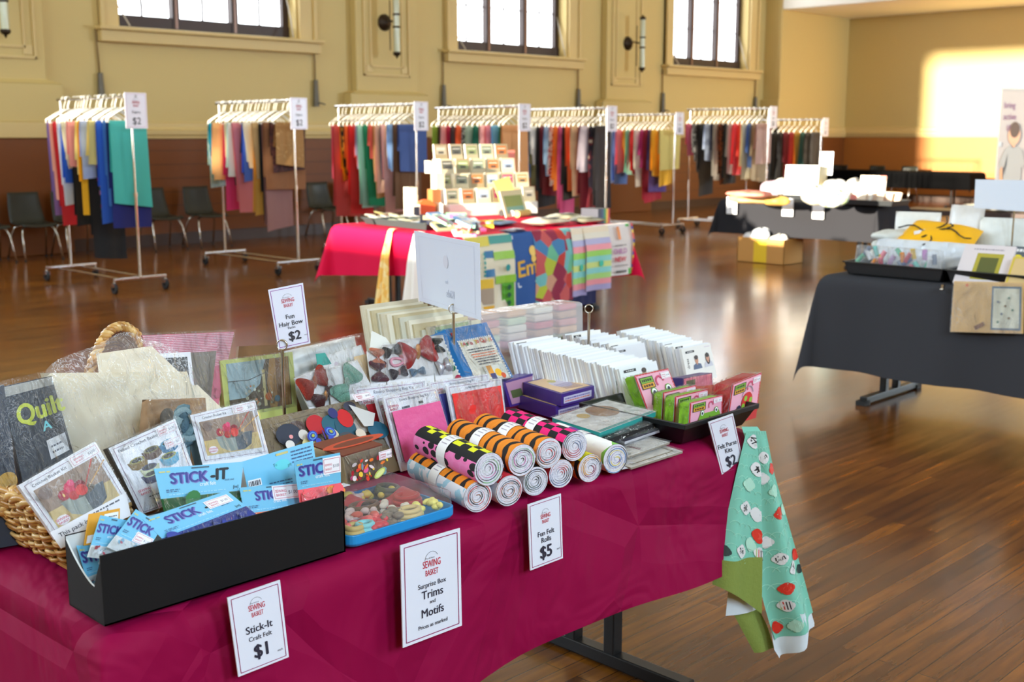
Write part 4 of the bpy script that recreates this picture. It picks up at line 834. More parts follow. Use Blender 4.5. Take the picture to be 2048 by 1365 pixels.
# far black table with chairs, banner
OF = atX(1640, 336, 24.2); EFy = atX(1940, 338, 24.2).y; ZF = .76
trestle(V((24.2, OF.y + 1.0, TZ)), uG, vG, OF.y + 1.0 - EFy, .76, 'long folding table under black cloth in front of the far wall', .5)
cloth(V((24.2, OF.y + 1.0, TZ)), uG, vG, OF.y + 1.0 - EFy, .76, .36, BLACKC, 'black cloth over the long table before the far wall', amp=.006, kw=5, seed=9, flare=.1)
f0 = chair_thing(25.35, atX(1672, 330, 25.4).y, 'dark chair behind the far black table, nearest the racks', group='dark chairs behind the far table')
for ch in list(f0.children): pass
f0.rotation_euler = (0, 0, -PI / 2); KIDS[f0] = list(f0.children)
for px, lab in ((1747, 'dark chair behind the far black table, the middle one'), (1812, 'dark chair behind the far black table, nearest the banner')):
    d = dup(f0, (25.35, atX(px, 330, 25.4).y, 0), lab); d.rotation_euler = (0, 0, -PI / 2)
XB = 19.2; tl = atX(2004, 178, XB)
t = thing('roll_up_banner', 'grey roll-up banner with violet script and a person in a grey shirt', 'banner', (XB, tl.y - .4, 0))
rB = V((.976, -.217, 0)); nB = V((-.217, -.976, 0)); E0 = V((XB, tl.y, 0)); hz_ = lambda a, z, f=0.0: E0 + rB * a + nB * f + V((0, 0, z))
q = [hz_(-.02, .1), hz_(.85, .1), hz_(.85, tl.z), hz_(0, tl.z)]
m = MB().slab(q, .004, M((168, 160, 156), .5)); p = Pr(m, q, off=.002, step=.002)
for k, (s, xx) in enumerate((('bring', .28), ('active', .30), ('life', .32))): p.text(s, xx, .86 - .085 * k, .05, (120, 60, 110), .0, maxw=.5)
p.rect(.0, .575, .1, .61, (170, 180, 186))
G_ = (132, 134, 136)
p.pts([(.08, .46), (.2, .55), (.36, .585), (.46, .56), (.56, .585), (.75, .55), (.86, .44), (.8, .4), (.76, .42), (.76, .1), (.22, .1), (.22, .42), (.12, .4)], (150, 150, 148)).pts([(.22, .42), (.3, .52), (.3, .44), (.24, .36)], (70, 72, 74)).pts([(.1, .4), (.16, .43), (.2, .3), (.14, .28)], (206, 150, 110)).ell(.46, .66, .075, (206, 156, 126)).ell(.46, .70, .06, (80, 60, 50)).rect(.42, .57, .5, .61, (206, 156, 126))
m.build('banner_sheet', t)
ab = math.atan2(rB.y, rB.x); MB().box(hz_(.42, .045, -.06), (.9, .18, .09), M((190, 190, 194), .3, metal=.8), rz=ab).build('banner_base', t, bevel=.01)
MB().cyl(hz_(.42, .09, -.03), hz_(.42, tl.z, -.03), .012, CHROME).build('support_pole', t); MB().box(hz_(.425, tl.z + .005, -.002), (.87, .02, .03), M((190, 190, 194), .3, metal=.8), rz=ab).build('top_bar', t)
# ---- grey table at the right edge
OR = V((5.98, 3.42, TZ)); LR = 1.9
trestle(OR, uG, vG, LR, .76, 'folding table under the charcoal cloth at the right edge', .27)
cloth(OR, uG, vG, LR, .76, .54, GREYC, 'charcoal cloth with soft folds over the right edge table', amp=.03, kw=8.5, seed=12, flare=.16)
H = lambda px, py, z=0.0: at(px, py, TZ + .003 + z)
XT = OR.x + .03
t0, t1, t2_ = atX(1683, 560, XT).y, atX(1884, 575, XT).y, 1.75
def rtray(ya, yb, lab): return tray(lab, V((XT + .19, (ya + yb) / 2, TZ + .004)), abs(yb - ya) - .05, .33, .065, -PI / 2, M((16, 17, 18), .35))
rtray(t0, t1, 'black tray of bagged bits at the left end of the charcoal table'); rtray(t1 - .01, t1 - .62, 'black tray with framed picture packs on the charcoal table')
BITS = [(196, 150, 200), (120, 200, 190), (240, 150, 60), (60, 80, 150), (90, 190, 150), (200, 50, 80), (226, 226, 230), (230, 190, 60), (120, 130, 150), (240, 120, 140)]
BAGF = film('clear_bag', .35, .10, 1.0, 12)
LB = ('leftmost clear bag of coloured bits in the black tray', 'second clear bag of coloured bits from the left end of the tray', 'clear bag with an orange card among coloured bits', 'clear bag holding a crimson roll in the black tray', 'clear bag with a white label, rightmost of the coloured bits')
for k in range(5):
    yb = t0 - .09 - k * .095; c = V((XT + .1, yb, TZ + .016))
    t = thing('bits_bag', LB[k], 'bag', c, 'clear bags of coloured bits')
    m = MB(); puff(m, pquad(c, .14, .15, -PI / 2 + R.uniform(-.2, .2), .15), .07, BAGF, seed=k); m.build('clear_film', t)
    for j in range(5):
        cc = c + V((R.uniform(0, .02), R.uniform(-.045, .045), .03 + .022 * j)); d = V((R.uniform(-.2, .2), R.uniform(-.6, .6), R.uniform(.3, 1))).normalized() * .028
        MB().cyl(cc - d, cc + d, .013, M(BITS[(k * 3 + j * 2) % 10], .5), n=10).build('ribbon_roll', t)
for k in range(4):
    yb = t0 - .12 - k * .13; c = V((XT + .26, yb, TZ + .03)); m = MB(); puff(m, pquad(c, .18, .17, -PI / 2 + R.uniform(-.2, .2), .3), .06, M((226, 230, 236), .25, var=.25, bscale=14), seed=30 + k)
    m.build('white_bag', None, ('blue white plastic bag at the back left of the bits tray', 'white plastic bag behind the second bag of bits', 'white plastic bag behind the orange card bag', 'white plastic bag behind the crimson roll')[k], 'bag', 'white bags at the back of the bits tray')
def p_fr(p): p.rect(.3, .12, .82, .78, (176, 164, 60)).rect(.38, .2, .74, .68, (92, 96, 50)); p.scrib(.2, .88, .8, .03, (170, 160, 170), 3)
slabthing('picture_pack', 'pack with an olive framed picture leaning in the second tray', 'craft pack', pquad(H(1952, 574) + V((.02, 0, .012)), .26, .26, -PI / 2 + .1, .75), .02, M((222, 212, 214), .3), pr=p_fr)
slabthing('picture_pack', 'tan pack with yellow edges at the right end of the second tray', 'craft pack', pquad(H(2052, 584) + V((.02, 0, .012)), .24, .2, -PI / 2 + .1, .75), .02, M((214, 184, 130), .35), pr=lambda p: p.frame(.04, .04, .96, .96, .04, (214, 190, 60)).ell(.7, .5, .2, (120, 100, 90)))
# yellow bag tied with black cord, white cushions, bags behind
MB().bx((6.36, 2.78, TZ + .004), (6.6, 3.12, TZ + .095), M((232, 230, 226), .4)).build('flat_box', None, 'white box under the tied yellow bundle', 'box', bevel=.006)
cY = V((6.44, 2.96, TZ + .112)); m = MB()
t = thing('yellow_bundle', 'golden yellow fabric bundle tied with black cord', 'fabric bundle', cY)
qy = [cY + V((-.14, .24, .02)), cY + V((-.12, -.22, .0)), cY + V((.16, -.2, .13)), cY + V((.15, .2, .17))]
puff(m, qy, .11, M((250, 186, 14), .5), 16, 14, 3, .2, sharp=.35); m.build('bundle_body', t)
BC = M((20, 18, 18), .6); zt = lambda a, b: [qy[0] * (1 - a) * (1 - b) + qy[1] * a * (1 - b) + qy[2] * a * b + qy[3] * (1 - a) * b][0] + V((-.02, 0, .05))
MB().tube([zt(x / 12, .55 - .4 * (x / 12 - .5) ** 2 + .1 * math.sin(x)) for x in range(13)], .0042, BC, 6).tube([zt(.5 + .05 * math.sin(k), k / 10) for k in range(11)], .0042, BC, 6).tube([zt(.5, .5), zt(.6, .62), zt(.66, .75), zt(.6, .8)], .0042, BC, 6).tube([zt(.48, .45), zt(.4, .25), zt(.44, .3), zt(.5, .44)], .0042, BC, 6).build('black_cord', t)
m = MB(); m.slab([zt(.28, .3), zt(.44, .5), zt(.42, .6), zt(.24, .4)], .002, M((238, 238, 242), .4)); m.build('paper_tag', t)
for k in range(4): bundle('folded_cushion', ('white folded cushion at the bottom of the stack left of the yellow bundle', 'white folded cushion second in the stack by the yellow bundle', 'white folded cushion third in the stack by the yellow bundle', 'cream folded cushion on top of the stack by the yellow bundle')[k], 'cushion', 0, 0, .3, .22, .06, (232, 234, 228), 60 + k, X=(6.46, 3.26 - .012 * k, TZ + .006 + .055 * k))
for k, (y, w, h, lab) in enumerate(((3.19, .26, .31, 'large white pack standing at the back left of the charcoal table'), (2.93, .22, .36, 'white pack standing behind the yellow bundle'), (2.67, .28, .3, 'white bagged pack with a slanted top behind the yellow bundle'), (2.4, .25, .33, 'floral picture pack at the back of the charcoal table'))):
    m = MB(); puff(m, pquad((6.66 + .03 * (k % 2), y, TZ + .02), w, h, -PI / 2 + (.3, -.15, .2, .05)[k], .16), .05, M(((240, 238, 232), (240, 240, 240), (236, 238, 232), (214, 206, 186))[k], .3, var=.2, bscale=12), seed=70 + k, wr=.15, sharp=.3)
    if k == 3: Pr(m, pquad((6.655, y, TZ + .02), w, h, -PI / 2 + .08, .12), off=.012).ell(.3, .4, .1, (226, 130, 120)).ell(.62, .42, .12, (220, 110, 110)).ell(.4, .55, .07, (50, 80, 150)).ell(.4, .3, .07, (230, 180, 40))
    m.build('white_pack', None, lab, 'craft pack', 'packs at the back of the charcoal table')
slabthing('charcoal_pack', 'charcoal pack with white lettering and yellow shapes on the right table', 'craft pack', pquad((6.42, 2.42, TZ + .08), .34, .14, -PI / 2 + .06, .8), .03, M((90, 98, 106), .3), pr=lambda p: p.scrib(.2, .8, .75, .14, (236, 236, 236), 3).ell(.25, .4, .18, (226, 206, 50)).ell(.85, .3, .2, (240, 180, 60)).frame(.35, .05, .7, .35, .05, (240, 236, 200)))
MB().bx((6.34, 2.22, TZ + .004), (6.56, 2.62, TZ + .075), M((226, 222, 214), .5)).build('flat_box', None, 'flat pale box under the charcoal pack', 'box')
sg = [onp(x, y, (6.62, 2.6, 1), (-1, -.12, .1)) for x, y in ((1948, 416), (2110, 428), (2110, 362), (1951, 359))]
slabthing('sign_board', 'blank white sign board, seen from behind, above the right edge table', 'sign', sg, .004, M((222, 228, 240), .4))
c = (sg[0] + sg[1]) / 2; MB().cyl((c.x + .008, c.y, TZ + .004), (c.x + .008, c.y, c.z + .03), .005, CHROME).cyl((c.x + .008, c.y, TZ + .004), (c.x + .008, c.y, TZ + .012), .05, CHROME, n=20).build('sign_stand', None, 'chrome stand under the blank white sign board', 'stand')
XH = OR.x - .055; q = [atX(1901, 664, XH), atX(2046, 668, XH), atX(2048, 566, XH), atX(1908, 563, XH)]
t = thing('hanging_pack', 'clear hanging pack with kraft sheet and blue bordered print, clipped to charcoal cloth', 'craft pack', (q[0] + q[1]) / 2)
m = MB().slab(q, .008, M((222, 180, 112), .5)); p = Pr(m, q, step=.0008, off=.001)
p.rect(.56, .06, .97, .92, (100, 122, 140)).rect(.585, .1, .945, .88, (226, 226, 206)).ell(.2, .93, .03, (236, 110, 40)).pts([(.33, .12), (.46, .22), (.48, .15), (.36, .05)], (140, 96, 66))
for k in range(7): p.ell(.66 + .05 * (k * 3 % 5), .22 + .08 * k, .025, [(120, 150, 130), (150, 130, 100), (130, 140, 150)][k % 3])
m.build('printed_sheet', t); m = MB(); n_ = V((-1, 0, 0)) * .012; puff(m, [x + n_ for x in q], .006, BAGF, seed=4, front_only=True); m.build('clear_film', t)
c = atX(1886, 575, XH + .01); MB().box(c, (.02, .012, .03), CHROME).cyl(c + V((-.012, -.008, -.01)), c + V((-.012, .008, -.01)), .006, CHROME).build('bulldog_clip', None, 'small metal clip gripping the charcoal cloth below the tray', 'clip')
# ================================================================ the near table
NX0, NX1, NY0, NY1 = .79, 2.65, 1.69, 2.51
ON = V((NX0, NY0, TZ)); ux, uy = V((1, 0, 0)), V((0, 1, 0))
trestle(ON, ux, uy, NX1 - NX0, NY1 - NY0, 'black framed folding table under the near magenta cloth', .185)
def creased_cloth():
    m = bpy.data.materials.new('creased_magenta'); n, l, p = nodes(m); p.inputs['Base Color'].default_value = lin((140, 0, 60)) + (1,); p.inputs['Roughness'].default_value = .7; p.inputs['Specular IOR Level'].default_value = .15
    tc = n.new('ShaderNodeTexCoord'); nz = n.new('ShaderNodeTexNoise'); nz.inputs['Scale'].default_value = 3.5; nz.inputs['Detail'].default_value = 3; nz.inputs['Distortion'].default_value = .8; l.new(tc.outputs['Object'], nz.inputs['Vector'])
    vo = n.new('ShaderNodeTexVoronoi'); vo.feature = 'DISTANCE_TO_EDGE'; vo.inputs['Scale'].default_value = 2.4; mp = n.new('ShaderNodeMapping'); mp.inputs['Rotation'].default_value = (.5, .3, .6); l.new(tc.outputs['Object'], mp.inputs[0]); l.new(mp.outputs[0], vo.inputs['Vector'])
    mm = n.new('ShaderNodeMath'); mm.operation = 'MINIMUM'; mm.inputs[1].default_value = .09; l.new(vo.outputs['Distance'], mm.inputs[0])
    ad = n.new('ShaderNodeMath'); ad.operation = 'MULTIPLY_ADD'; ad.inputs[1].default_value = 3.0; l.new(mm.outputs[0], ad.inputs[0]); l.new(nz.outputs['Fac'], ad.inputs[2])
    b = n.new('ShaderNodeBump'); b.inputs['Strength'].default_value = 1.0; b.inputs['Distance'].default_value = .045; l.new(ad.outputs[0], b.inputs['Height']); l.new(b.outputs[0], p.inputs['Normal']); return m
def nfold(s, dx, dy, drop):
    k = min(1, drop / .12)
    if dy > dx:      # long sides: shallow diagonal creases and the ironed fold near the middle
        o = .010 * abs(math.sin(5.2 * (s + drop * 1.3))) * k - .010 * abs(math.sin(3.1 * (s - drop * 2.1) + 1)) * k
        return o + .012 * math.exp(-((s - .90) / .03) ** 2) * k
    return .016 * k * abs(math.sin(9 * s + 3 * drop)) + .008 * k * math.sin(23 * s)
cloth(ON, ux, uy, NX1 - NX0, NY1 - NY0, .355, creased_cloth(), 'creased magenta cloth over the near table full of craft packs', amp=.006, kw=6, seed=2, flare=.1, fold=nfold,
      hem=lambda a, b, dx, dy: 1.0 + (.06 * math.sin(7 * a + .6) + (.12 if .36 < a < .47 else 0) * (1 - abs(a - .415) / .055) if dy > dx else .05))
NZ = TZ + .006
NT = lambda px, py, z=0.0: at(px, py, NZ + z)
def pl(pix, Y, yaw=0.0, lean=.2):
    x = (pix[0][0] + pix[1][0]) / 2; y = (pix[0][1] + pix[1][1]) / 2
    return quad(pix, atY(x, y, Y), (math.sin(yaw) * math.cos(lean), -math.cos(yaw) * math.cos(lean), math.sin(lean)))
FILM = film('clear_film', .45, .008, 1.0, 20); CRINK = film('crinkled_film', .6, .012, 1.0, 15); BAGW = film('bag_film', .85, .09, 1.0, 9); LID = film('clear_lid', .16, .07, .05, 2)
WPAP = M((232, 232, 238), .45); BARD = (120, 40, 90)
def wavy(m, q, n, off, mat, seed):      # a loose sheet of film over a face, rippled, edges drawn in
    rr = random.Random(seed); a, b, c = rr.uniform(0, 6), rr.uniform(0, 6), rr.uniform(0, 6)
    def f(u, v):
        e = min(1, 6 * min(u, 1 - u, v, 1 - v) + .15)
        return q[0] * (1 - u) * (1 - v) + q[1] * u * (1 - v) + q[2] * u * v + q[3] * (1 - u) * v + n * (off * e + .0016 * e * (1 + math.sin(8 * u + 5 * v + a) * .5 + math.sin(15 * v - 9 * u + b) * .5 + math.sin(21 * u + c) * .3))
    return m.grid(f, 18, 20, mat)
def card(name, label, cat, pix, Y, yaw=0.0, lean=.2, th=.006, mat=None, pr=None, group=None, filmed=None, side=None, low=True, swell=0.0, extra=None, nfilm=.004, lowmat=None, film_grow=.03, bodyname='card', zlow=None):
    q = pl(pix, Y, yaw, lean); mat = mat or WPAP; z0 = min(q[0].z, q[1].z); n = (q[1] - q[0]).cross(q[3] - q[0]).normalized(); zl = zlow or NZ
    m = MB(); p = None
    if swell: puff(m, [a - n * th for a in q], swell, mat, 14, 16, len(label), .42, sharp=.3)
    else: m.slab(q, th, mat, side)
    if low and z0 > zl + .004:
        e = []
        for a, b in ((q[0], q[3]), (q[1], q[2])):
            d = (a - b); k = (a.z - zl) / max(1e-4, -d.z) if d.z < -1e-4 else 0; e.append(a + d * k)
        m.slab([e[0], e[1], q[1], q[0]], th, lowmat or mat, side)
    if pr: pr(Pr(m, q, off=.0006 + (swell / 2 if swell else 0)))
    if not filmed and not extra: return m.build(name, None, label, cat, group)
    t = thing(name, label, cat, (q[0] + q[1]) / 2, group); m.build(bodyname, t)
    if filmed:
        g = film_grow; cq = [q[0] + (q[0] - q[2]) * g * .3, q[1] + (q[1] - q[3]) * g * .3, q[2] + (q[2] - q[0]) * g, q[3] + (q[3] - q[1]) * g]
        f = MB(); wavy(f, cq, n, nfilm + swell * .55, filmed, len(label)); f.build('clear_film', t)
    if extra: extra(t, q, n)
    return t
def pricetag(p, x0, y0, x1, y1, price='$1.00'):
    p.rect(x0, y0, x1, y1, (240, 238, 242)); w, h = x1 - x0, y1 - y0; p.frame(x0 + w * .06, y0 + h * .1, x1 - w * .06, y1 - h * .1, h * .04, (200, 130, 150))
    p.text('SEWING', x0 + w * .30, y0 + h * .5, h * .2, (200, 50, 80), .01, maxw=w * .4); p.text('BASKET', x0 + w * .30, y0 + h * .24, h * .18, (200, 50, 80), .01, maxw=w * .36)
    p.text(price, x0 + w * .73, y0 + h * .36, h * .24, (90, 90, 110), maxw=w * .34)
# ---- price signs on the cloth and on stands
def bigsign(label, pix, Y, lines, lean=.03, th=.0025, logo=(.5, .66, .24), yaw=0.0, extra=None, group='white laminated price signs', low=False):
    def pr(p):
        p.frame(.055, .035, .945, .965, .009, (146, 30, 88)); p.logo(*logo)
        for t, x, y, h, b, al in lines: p.text(t, x, y, h, (40, 38, 56), bold=b, align=al, maxw=.86)
    return card('price_sign', label, 'sign', pix, Y, yaw, lean, th, M((226, 230, 242), .35, coat=.3), pr, group, low=low, extra=extra)
YS = NY0 - .052
bigsign('white laminated sign reading Stick-It Craft Felt $1 on the magenta cloth', [(477, 1355), (578, 1315), (560, 1161), (455, 1197)], YS - .006, [('Stick-It', .5, .475, .095, .014, 'c'), ('Craft Felt', .5, .375, .06, .008, 'c'), ('$1', .48, .15, .17, .024, 'c'), ('each', .84, .13, .03, 0, 'c')])
bigsign('large white laminated sign reading Surprise Box Trims and Motifs', [(806, 1297), (924, 1252), (920, 1057), (801, 1092)], YS - .008, [('Surprise Box', .5, .515, .05, .01, 'c'), ('Trims', .5, .405, .085, .012, 'c'), ('and', .5, .345, .038, .006, 'c'), ('Motifs', .5, .225, .085, .012, 'c'), ('Prices as marked', .5, .115, .04, .01, 'c')], logo=(.5, .62, .24))
bigsign('white laminated sign reading Fun Felt Rolls $5 below the felt rolls', [(1061, 1142), (1126, 1117), (1122, 988), (1056, 1010)], YS + .0, [('Fun Felt', .5, .46, .08, .012, 'c'), ('Rolls', .5, .355, .08, .012, 'c'), ('$5', .48, .12, .19, .024, 'c'), ('each', .86, .17, .03, 0, 'c')], logo=(.5, .64, .22))
bigsign('white laminated sign reading Felt Purse Kits $2 on the black tray', [(1444, 951), (1489, 935), (1466, 828), (1417, 845)], NY0 - .012, [('Felt Purse', .5, .47, .085, .012, 'c'), ('Kits', .5, .365, .085, .012, 'c'), ('$2', .5, .12, .19, .024, 'c'), ('each', .87, .15, .03, 0, 'c')], lean=-.06, logo=(.5, .66, .22))
def ringstand(label, pole_px, base_px, ring_px, zring=None, Yb=None, ringr=.013, yaw=YAW - PI / 2):
    b = NT(*base_px) if Yb is None else V((atY(ring_px[0], ring_px[1], Yb).x, Yb, NZ))
    P = onp(ring_px[0], ring_px[1], b, (math.cos(YAW), math.sin(YAW), 0)); top = V((b.x, b.y, P.z)); r = V((math.sin(YAW), -math.cos(YAW), 0))
    b = V((P.x, P.y, NZ)); t = thing('sign_stand', label, 'sign stand', b, 'chrome ring sign stands')
    MB().cyl(b + V((0, 0, .004)), V((P.x, P.y, P.z - ringr)), .0042, CHROME, n=12).build('pole', t)
    MB().lathe(b, [(0, .008), (.03, .007), (.036, .002), (.036, 0), (0, 0)], CHROME, 24).build('base', t)
    m = MB()
    for o in (-.0018, .0018):
        f = V((math.cos(YAW), math.sin(YAW), 0)) * o
        m.tube([P + f + r * (ringr * math.cos(a)) + V((0, 0, ringr * math.sin(a))) for a in [2 * PI * k / 24 for k in range(24)]], .0016, CHROME, 8, closed=True)
    m.build('ring_clip', t); return P
HB = ringstand('chrome ring stand holding the Fun Hair Bow Packs sign', None, None, (564, 690), Yb=2.22, ringr=.0115)
qh = quad([(557, 701), (621, 687), (606, 566), (536, 580)], HB, (math.cos(YAW) * .75, math.sin(YAW) * 1.2, -.12))
m = MB().slab(qh, .0024, M((226, 228, 244), .35, coat=.3)); p = Pr(m, qh)
p.frame(.055, .035, .945, .965, .009, (150, 70, 160)); p.logo(.5, .66, .22)
for t_, y, h, b in (('Fun', .47, .075, .012), ('Hair Bow', .36, .075, .012), ('Packs', .305, .042, .004)): p.text(t_, .5, y, h, INK, b, maxw=.8)
p.text('$2', .56, .115, .15, INK, .022).text('each', .9, .15, .022, INK)
m.build('price_sign', None, 'white laminated sign reading Fun Hair Bow Packs $2, held up on a stand', 'sign', 'white laminated price signs')
KB = ringstand('chrome ring stand under the sign seen from behind', None, None, (907, 618), Yb=2.3, ringr=.0125)
dN = V((.95, -.30, .05)); qk = quad([(838, 602), (961, 641), (958, 487), (828, 462)], KB, dN)
m = MB().slab(qk, .0024, M((214, 218, 232), .4)); p = Pr(m, qk); GH = (184, 190, 208)
p.frame(.07, .06, .93, .94, .006, (207, 208, 221)).text('Kids', .55, .18, .11, GH, .012, mirror=True).text('for', .5, .36, .06, GH, mirror=True).ell(.5, .66, .09, (209, 208, 221), rx=.08)
m.build('price_sign', None, 'white sign seen from behind with a faint mirrored word showing through', 'sign', 'white laminated price signs')
ringstand('chrome ring stand with no sign, rising behind the white envelopes', None, None, (1178, 618), Yb=2.34, ringr=.0125)
# ---- black magazine file lying on its side, and its felt packs
BX0, BX1, BY0, BY1, BH = NT(222, 1262).x, NT(713, 1113).x, NY0 + .01, NY0 + .135, .118
BLK = M((9, 9, 10), .6, spec=.3); INW = M((216, 220, 220), .6); w_ = .003
t = thing('magazine_file', 'long black cardboard file box with a scooped end at the table corner', 'file box', ((BX0 + BX1) / 2, (BY0 + BY1) / 2, NZ))
m = MB()
def wall(a, b, inner):
    a, b = V(a), V(b); m.bx(a, b, BLK); d = V(inner) * .0006
    lo, hi = V(a), V(b)
    if abs(b.x - a.x) < abs(b.y - a.y): x = (b.x if inner[0] > 0 else a.x) + d.x; m.add([(x, a.y, a.z), (x, b.y, a.z), (x, b.y, b.z - .001), (x, a.y, b.z - .001)], [(0, 1, 2, 3)], INW)
    else: y = (b.y if inner[1] > 0 else a.y) + d.y; m.add([(a.x, y, a.z), (b.x, y, a.z), (b.x, y, b.z - .001), (a.x, y, b.z - .001)], [(0, 1, 2, 3)], INW)
wall((BX0, BY0, NZ), (BX1, BY0 + w_, NZ + BH), (0, 1, 0)); wall((BX0, BY1 - w_, NZ), (BX1, BY1, NZ + BH + .004), (0, -1, 0)); wall((BX1 - w_, BY0, NZ), (BX1, BY1, NZ + BH), (-1, 0, 0))
m.bx((BX0, BY0, NZ), (BX1, BY1, NZ + w_), BLK); m.build('box_shell', t)
m = MB(); prof = []
for k in range(19):
    s = k / 18; z = .50 + .5 * (abs(s - .22) / .78) ** 1.6 if s > .22 else .50 + .44 * ((.22 - s) / .22) ** .8
    prof.append((BY0 + (BY1 - BY0) * s, NZ + BH * z))
for x, mt in ((BX0, BLK), (BX0 + w_, INW)):
    m.add([(x, y, NZ) for y, z in prof] + [(x, y, z) for y, z in prof], [(k, k + 1, 20 + k, 19 + k) for k in range(18)], mt)
m.add([(BX0, y, z) for y, z in prof] + [(BX0 + w_, y, z) for y, z in prof], [(k, k + 1, 20 + k, 19 + k) for k in range(18)], INW); m.build('scooped_end', t)
HDR = M((112, 190, 226), .3, coat=.3); NAVYT = (52, 58, 140)
def stickhdr(p, tag=None, full=True, foot=True):
    p.text('STICK', .375 if full else .445, .44, .36, (120, 112, 186), .05, maxw=.48 if full else .78)
    p.text('STICK', .365 if full else .435, .46, .36, NAVYT, .03, maxw=.48 if full else .78)
    if full: p.text('-IT', .72, .46, .40, (16, 20, 30), .04, maxw=.24)
    p.text('craft felt', .58, .30, .13, (236, 244, 250), .01, maxw=.32); p.rect(.40, .90, .60, .95, (60, 90, 110)); p.scrib(.04, .86, .16, .05, (200, 200, 130), 2)
    if full: p.text('Stick and', .84, .40, .07, (50, 80, 130), maxw=.14).text('[ns]', .93, .12, .10, (40, 44, 60), .01)
    p.scrib(.08, .26, .24, .035, (70, 110, 150), 3); p.scrib(.08, .2, .22, .035, (70, 110, 150), 4); p.scrib(.1, .1, .8, .03, (160, 214, 236), 7)
    if tag: pricetag(p, *tag)
LET = {'green': [(16, 84, 30), (24, 110, 40)], 'blue': [(24, 40, 130), (34, 50, 150)], 'orange': [(250, 120, 60), (250, 90, 110), (250, 170, 60)], 'pink': [(250, 100, 110), (246, 150, 60), (250, 120, 130)], 'white': [(214, 222, 226), (180, 60, 80), (120, 170, 200)]}
def feltpack(label, pix, Y, col, yaw=0.0, lean=.3, tag=None, full=True, body=.09, back=False):
    q = pl(pix, Y, yaw, lean); n = (q[1] - q[0]).cross(q[3] - q[0]).normalized(); t = thing('stick_felt_pack', label, 'craft pack', (q[0] + q[1]) / 2, 'stick-on craft felt packs')
    m = MB().slab(q, .0012, HDR); p = Pr(m, q)
    if back:
        p.ell(.52, .62, .14, (96, 206, 216), rx=.24).text('To', .42, .62, .08, (40, 120, 110)).text('gift', .62, .54, .08, (40, 120, 110)); p.rect(.02, .22, .2, .42, (230, 232, 236))
        for k in range(8): p.rect(.03 + .02 * k, .24, .038 + .02 * k + .004 * (k % 3), .38, (40, 40, 50))
        for k in range(4): p.scrib(.66, .88 - .09 * k, .96, .035, (60, 90, 130), k)
        for k in range(2): p.scrib(.3, .2 - .08 * k, .62, .03, (60, 90, 130), 9 + k)
        p.rect(.45, .88, .62, .94, (200, 190, 120)); p.scrib(.68, .4, .98, .06, (30, 40, 60), 3); p.scrib(.68, .28, .98, .06, (30, 40, 60), 4)
    else: stickhdr(p, tag, full)
    m.build('header_card', t)
    d0, d1 = (q[0] - q[3]).normalized(), (q[1] - q[2]).normalized(); L0 = min(body, max(.01, (q[0].z - NZ - .006) / max(.2, -d0.z))); L1 = min(body, max(.01, (q[1].z - NZ - .006) / max(.2, -d1.z)))
    b = [q[0] + d0 * L0 + n * .002, q[1] + d1 * L1 + n * .002, q[1] + n * .002, q[0] + n * .002]; m = MB(); rr = random.Random(len(label)); cs = LET[col]
    p = Pr(m, b, off=.001, step=.0006)
    for k in range(16): p.ell(rr.uniform(.1, .9), rr.uniform(.12, .95), rr.uniform(.06, .16), cs[k % len(cs)], rx=rr.uniform(.06, .2), n=12, rot=rr.uniform(0, 3))
    m.slab([x - n * .001 for x in b], .002, M(cs[0], .7)); m.build('felt_letters', t)
    m = MB(); puff(m, [x + n * .006 for x in b], .012, FILM, 14, 10, len(label), .6, front_only=True, sharp=.4); m.build('clear_film', t); return t
feltpack('blue Stick-It header showing its full black and purple title, topmost in the file box', [(322, 999), (481, 982), (487, 924), (308, 938)], 1.785, 'green', lean=.35)
feltpack('blue header seen from its back with an oval speech bubble, behind the Stick-It packs', [(498, 992), (637, 962), (626, 882), (484, 924)], 1.80, 'white', lean=.3, back=True)
feltpack('Stick-It pack at the right end of the file box, orange and pink letters below', [(596, 981), (682, 966), (680, 906), (588, 924)], 1.722, 'pink', lean=.1, full=False, tag=(.6, .36, 1.0, .92))
feltpack('Stick-It pack with price tag in the middle of the file box, orange letters below', [(489, 1029), (614, 1012), (607, 965), (479, 976)], 1.75, 'orange', lean=.3, full=False, tag=(.48, .38, .92, .96))
feltpack('tilted Stick-It pack with a pink tag, blue letters below its header', [(324, 1078), (492, 1013), (454, 982), (285, 1039)], 1.745, 'blue', lean=.35, tag=(.66, .45, .95, .85))
feltpack('Stick-It pack standing at the left end of the file box', [(182, 1091), (246, 1098), (258, 1042), (201, 1031)], 1.765, 'white', lean=.3, full=False, body=.02)
feltpack('steeply turned Stick-It pack with a one dollar tag', [(232, 1071), (297, 1099), (326, 1052), (272, 1019)], 1.745, 'white', lean=.35, full=False, body=.025, tag=(.45, .02, .98, .4))
feltpack('low blue pack showing in the scooped end of the file box', [(172, 1156), (240, 1132), (232, 1090), (153, 1092)], 1.80, 'white', lean=.1, full=False, body=.02)
card('mustard_folder', 'mustard yellow card behind the left Stick-It packs', 'card', [(168, 1092), (238, 1078), (240, 1017), (178, 1029)], 1.80, 0, .3, .002, M((226, 158, 20), .5), low=False, pr=lambda p: p.rect(.5, .5, .95, .9, (236, 236, 236)).scrib(.55, .78, .9, .04, (60, 60, 60), 2).scrib(.55, .68, .9, .04, (60, 60, 60), 3).rect(.05, .05, .35, .3, (240, 236, 240)))
card('button_card', 'small white card with dark green round felt dots in the file box', 'card', [(333, 1028), (366, 1022), (358, 990), (330, 998)], 1.79, 0, .3, .002, WPAP, lambda p: p.ell(.45, .55, .28, (20, 60, 44)))
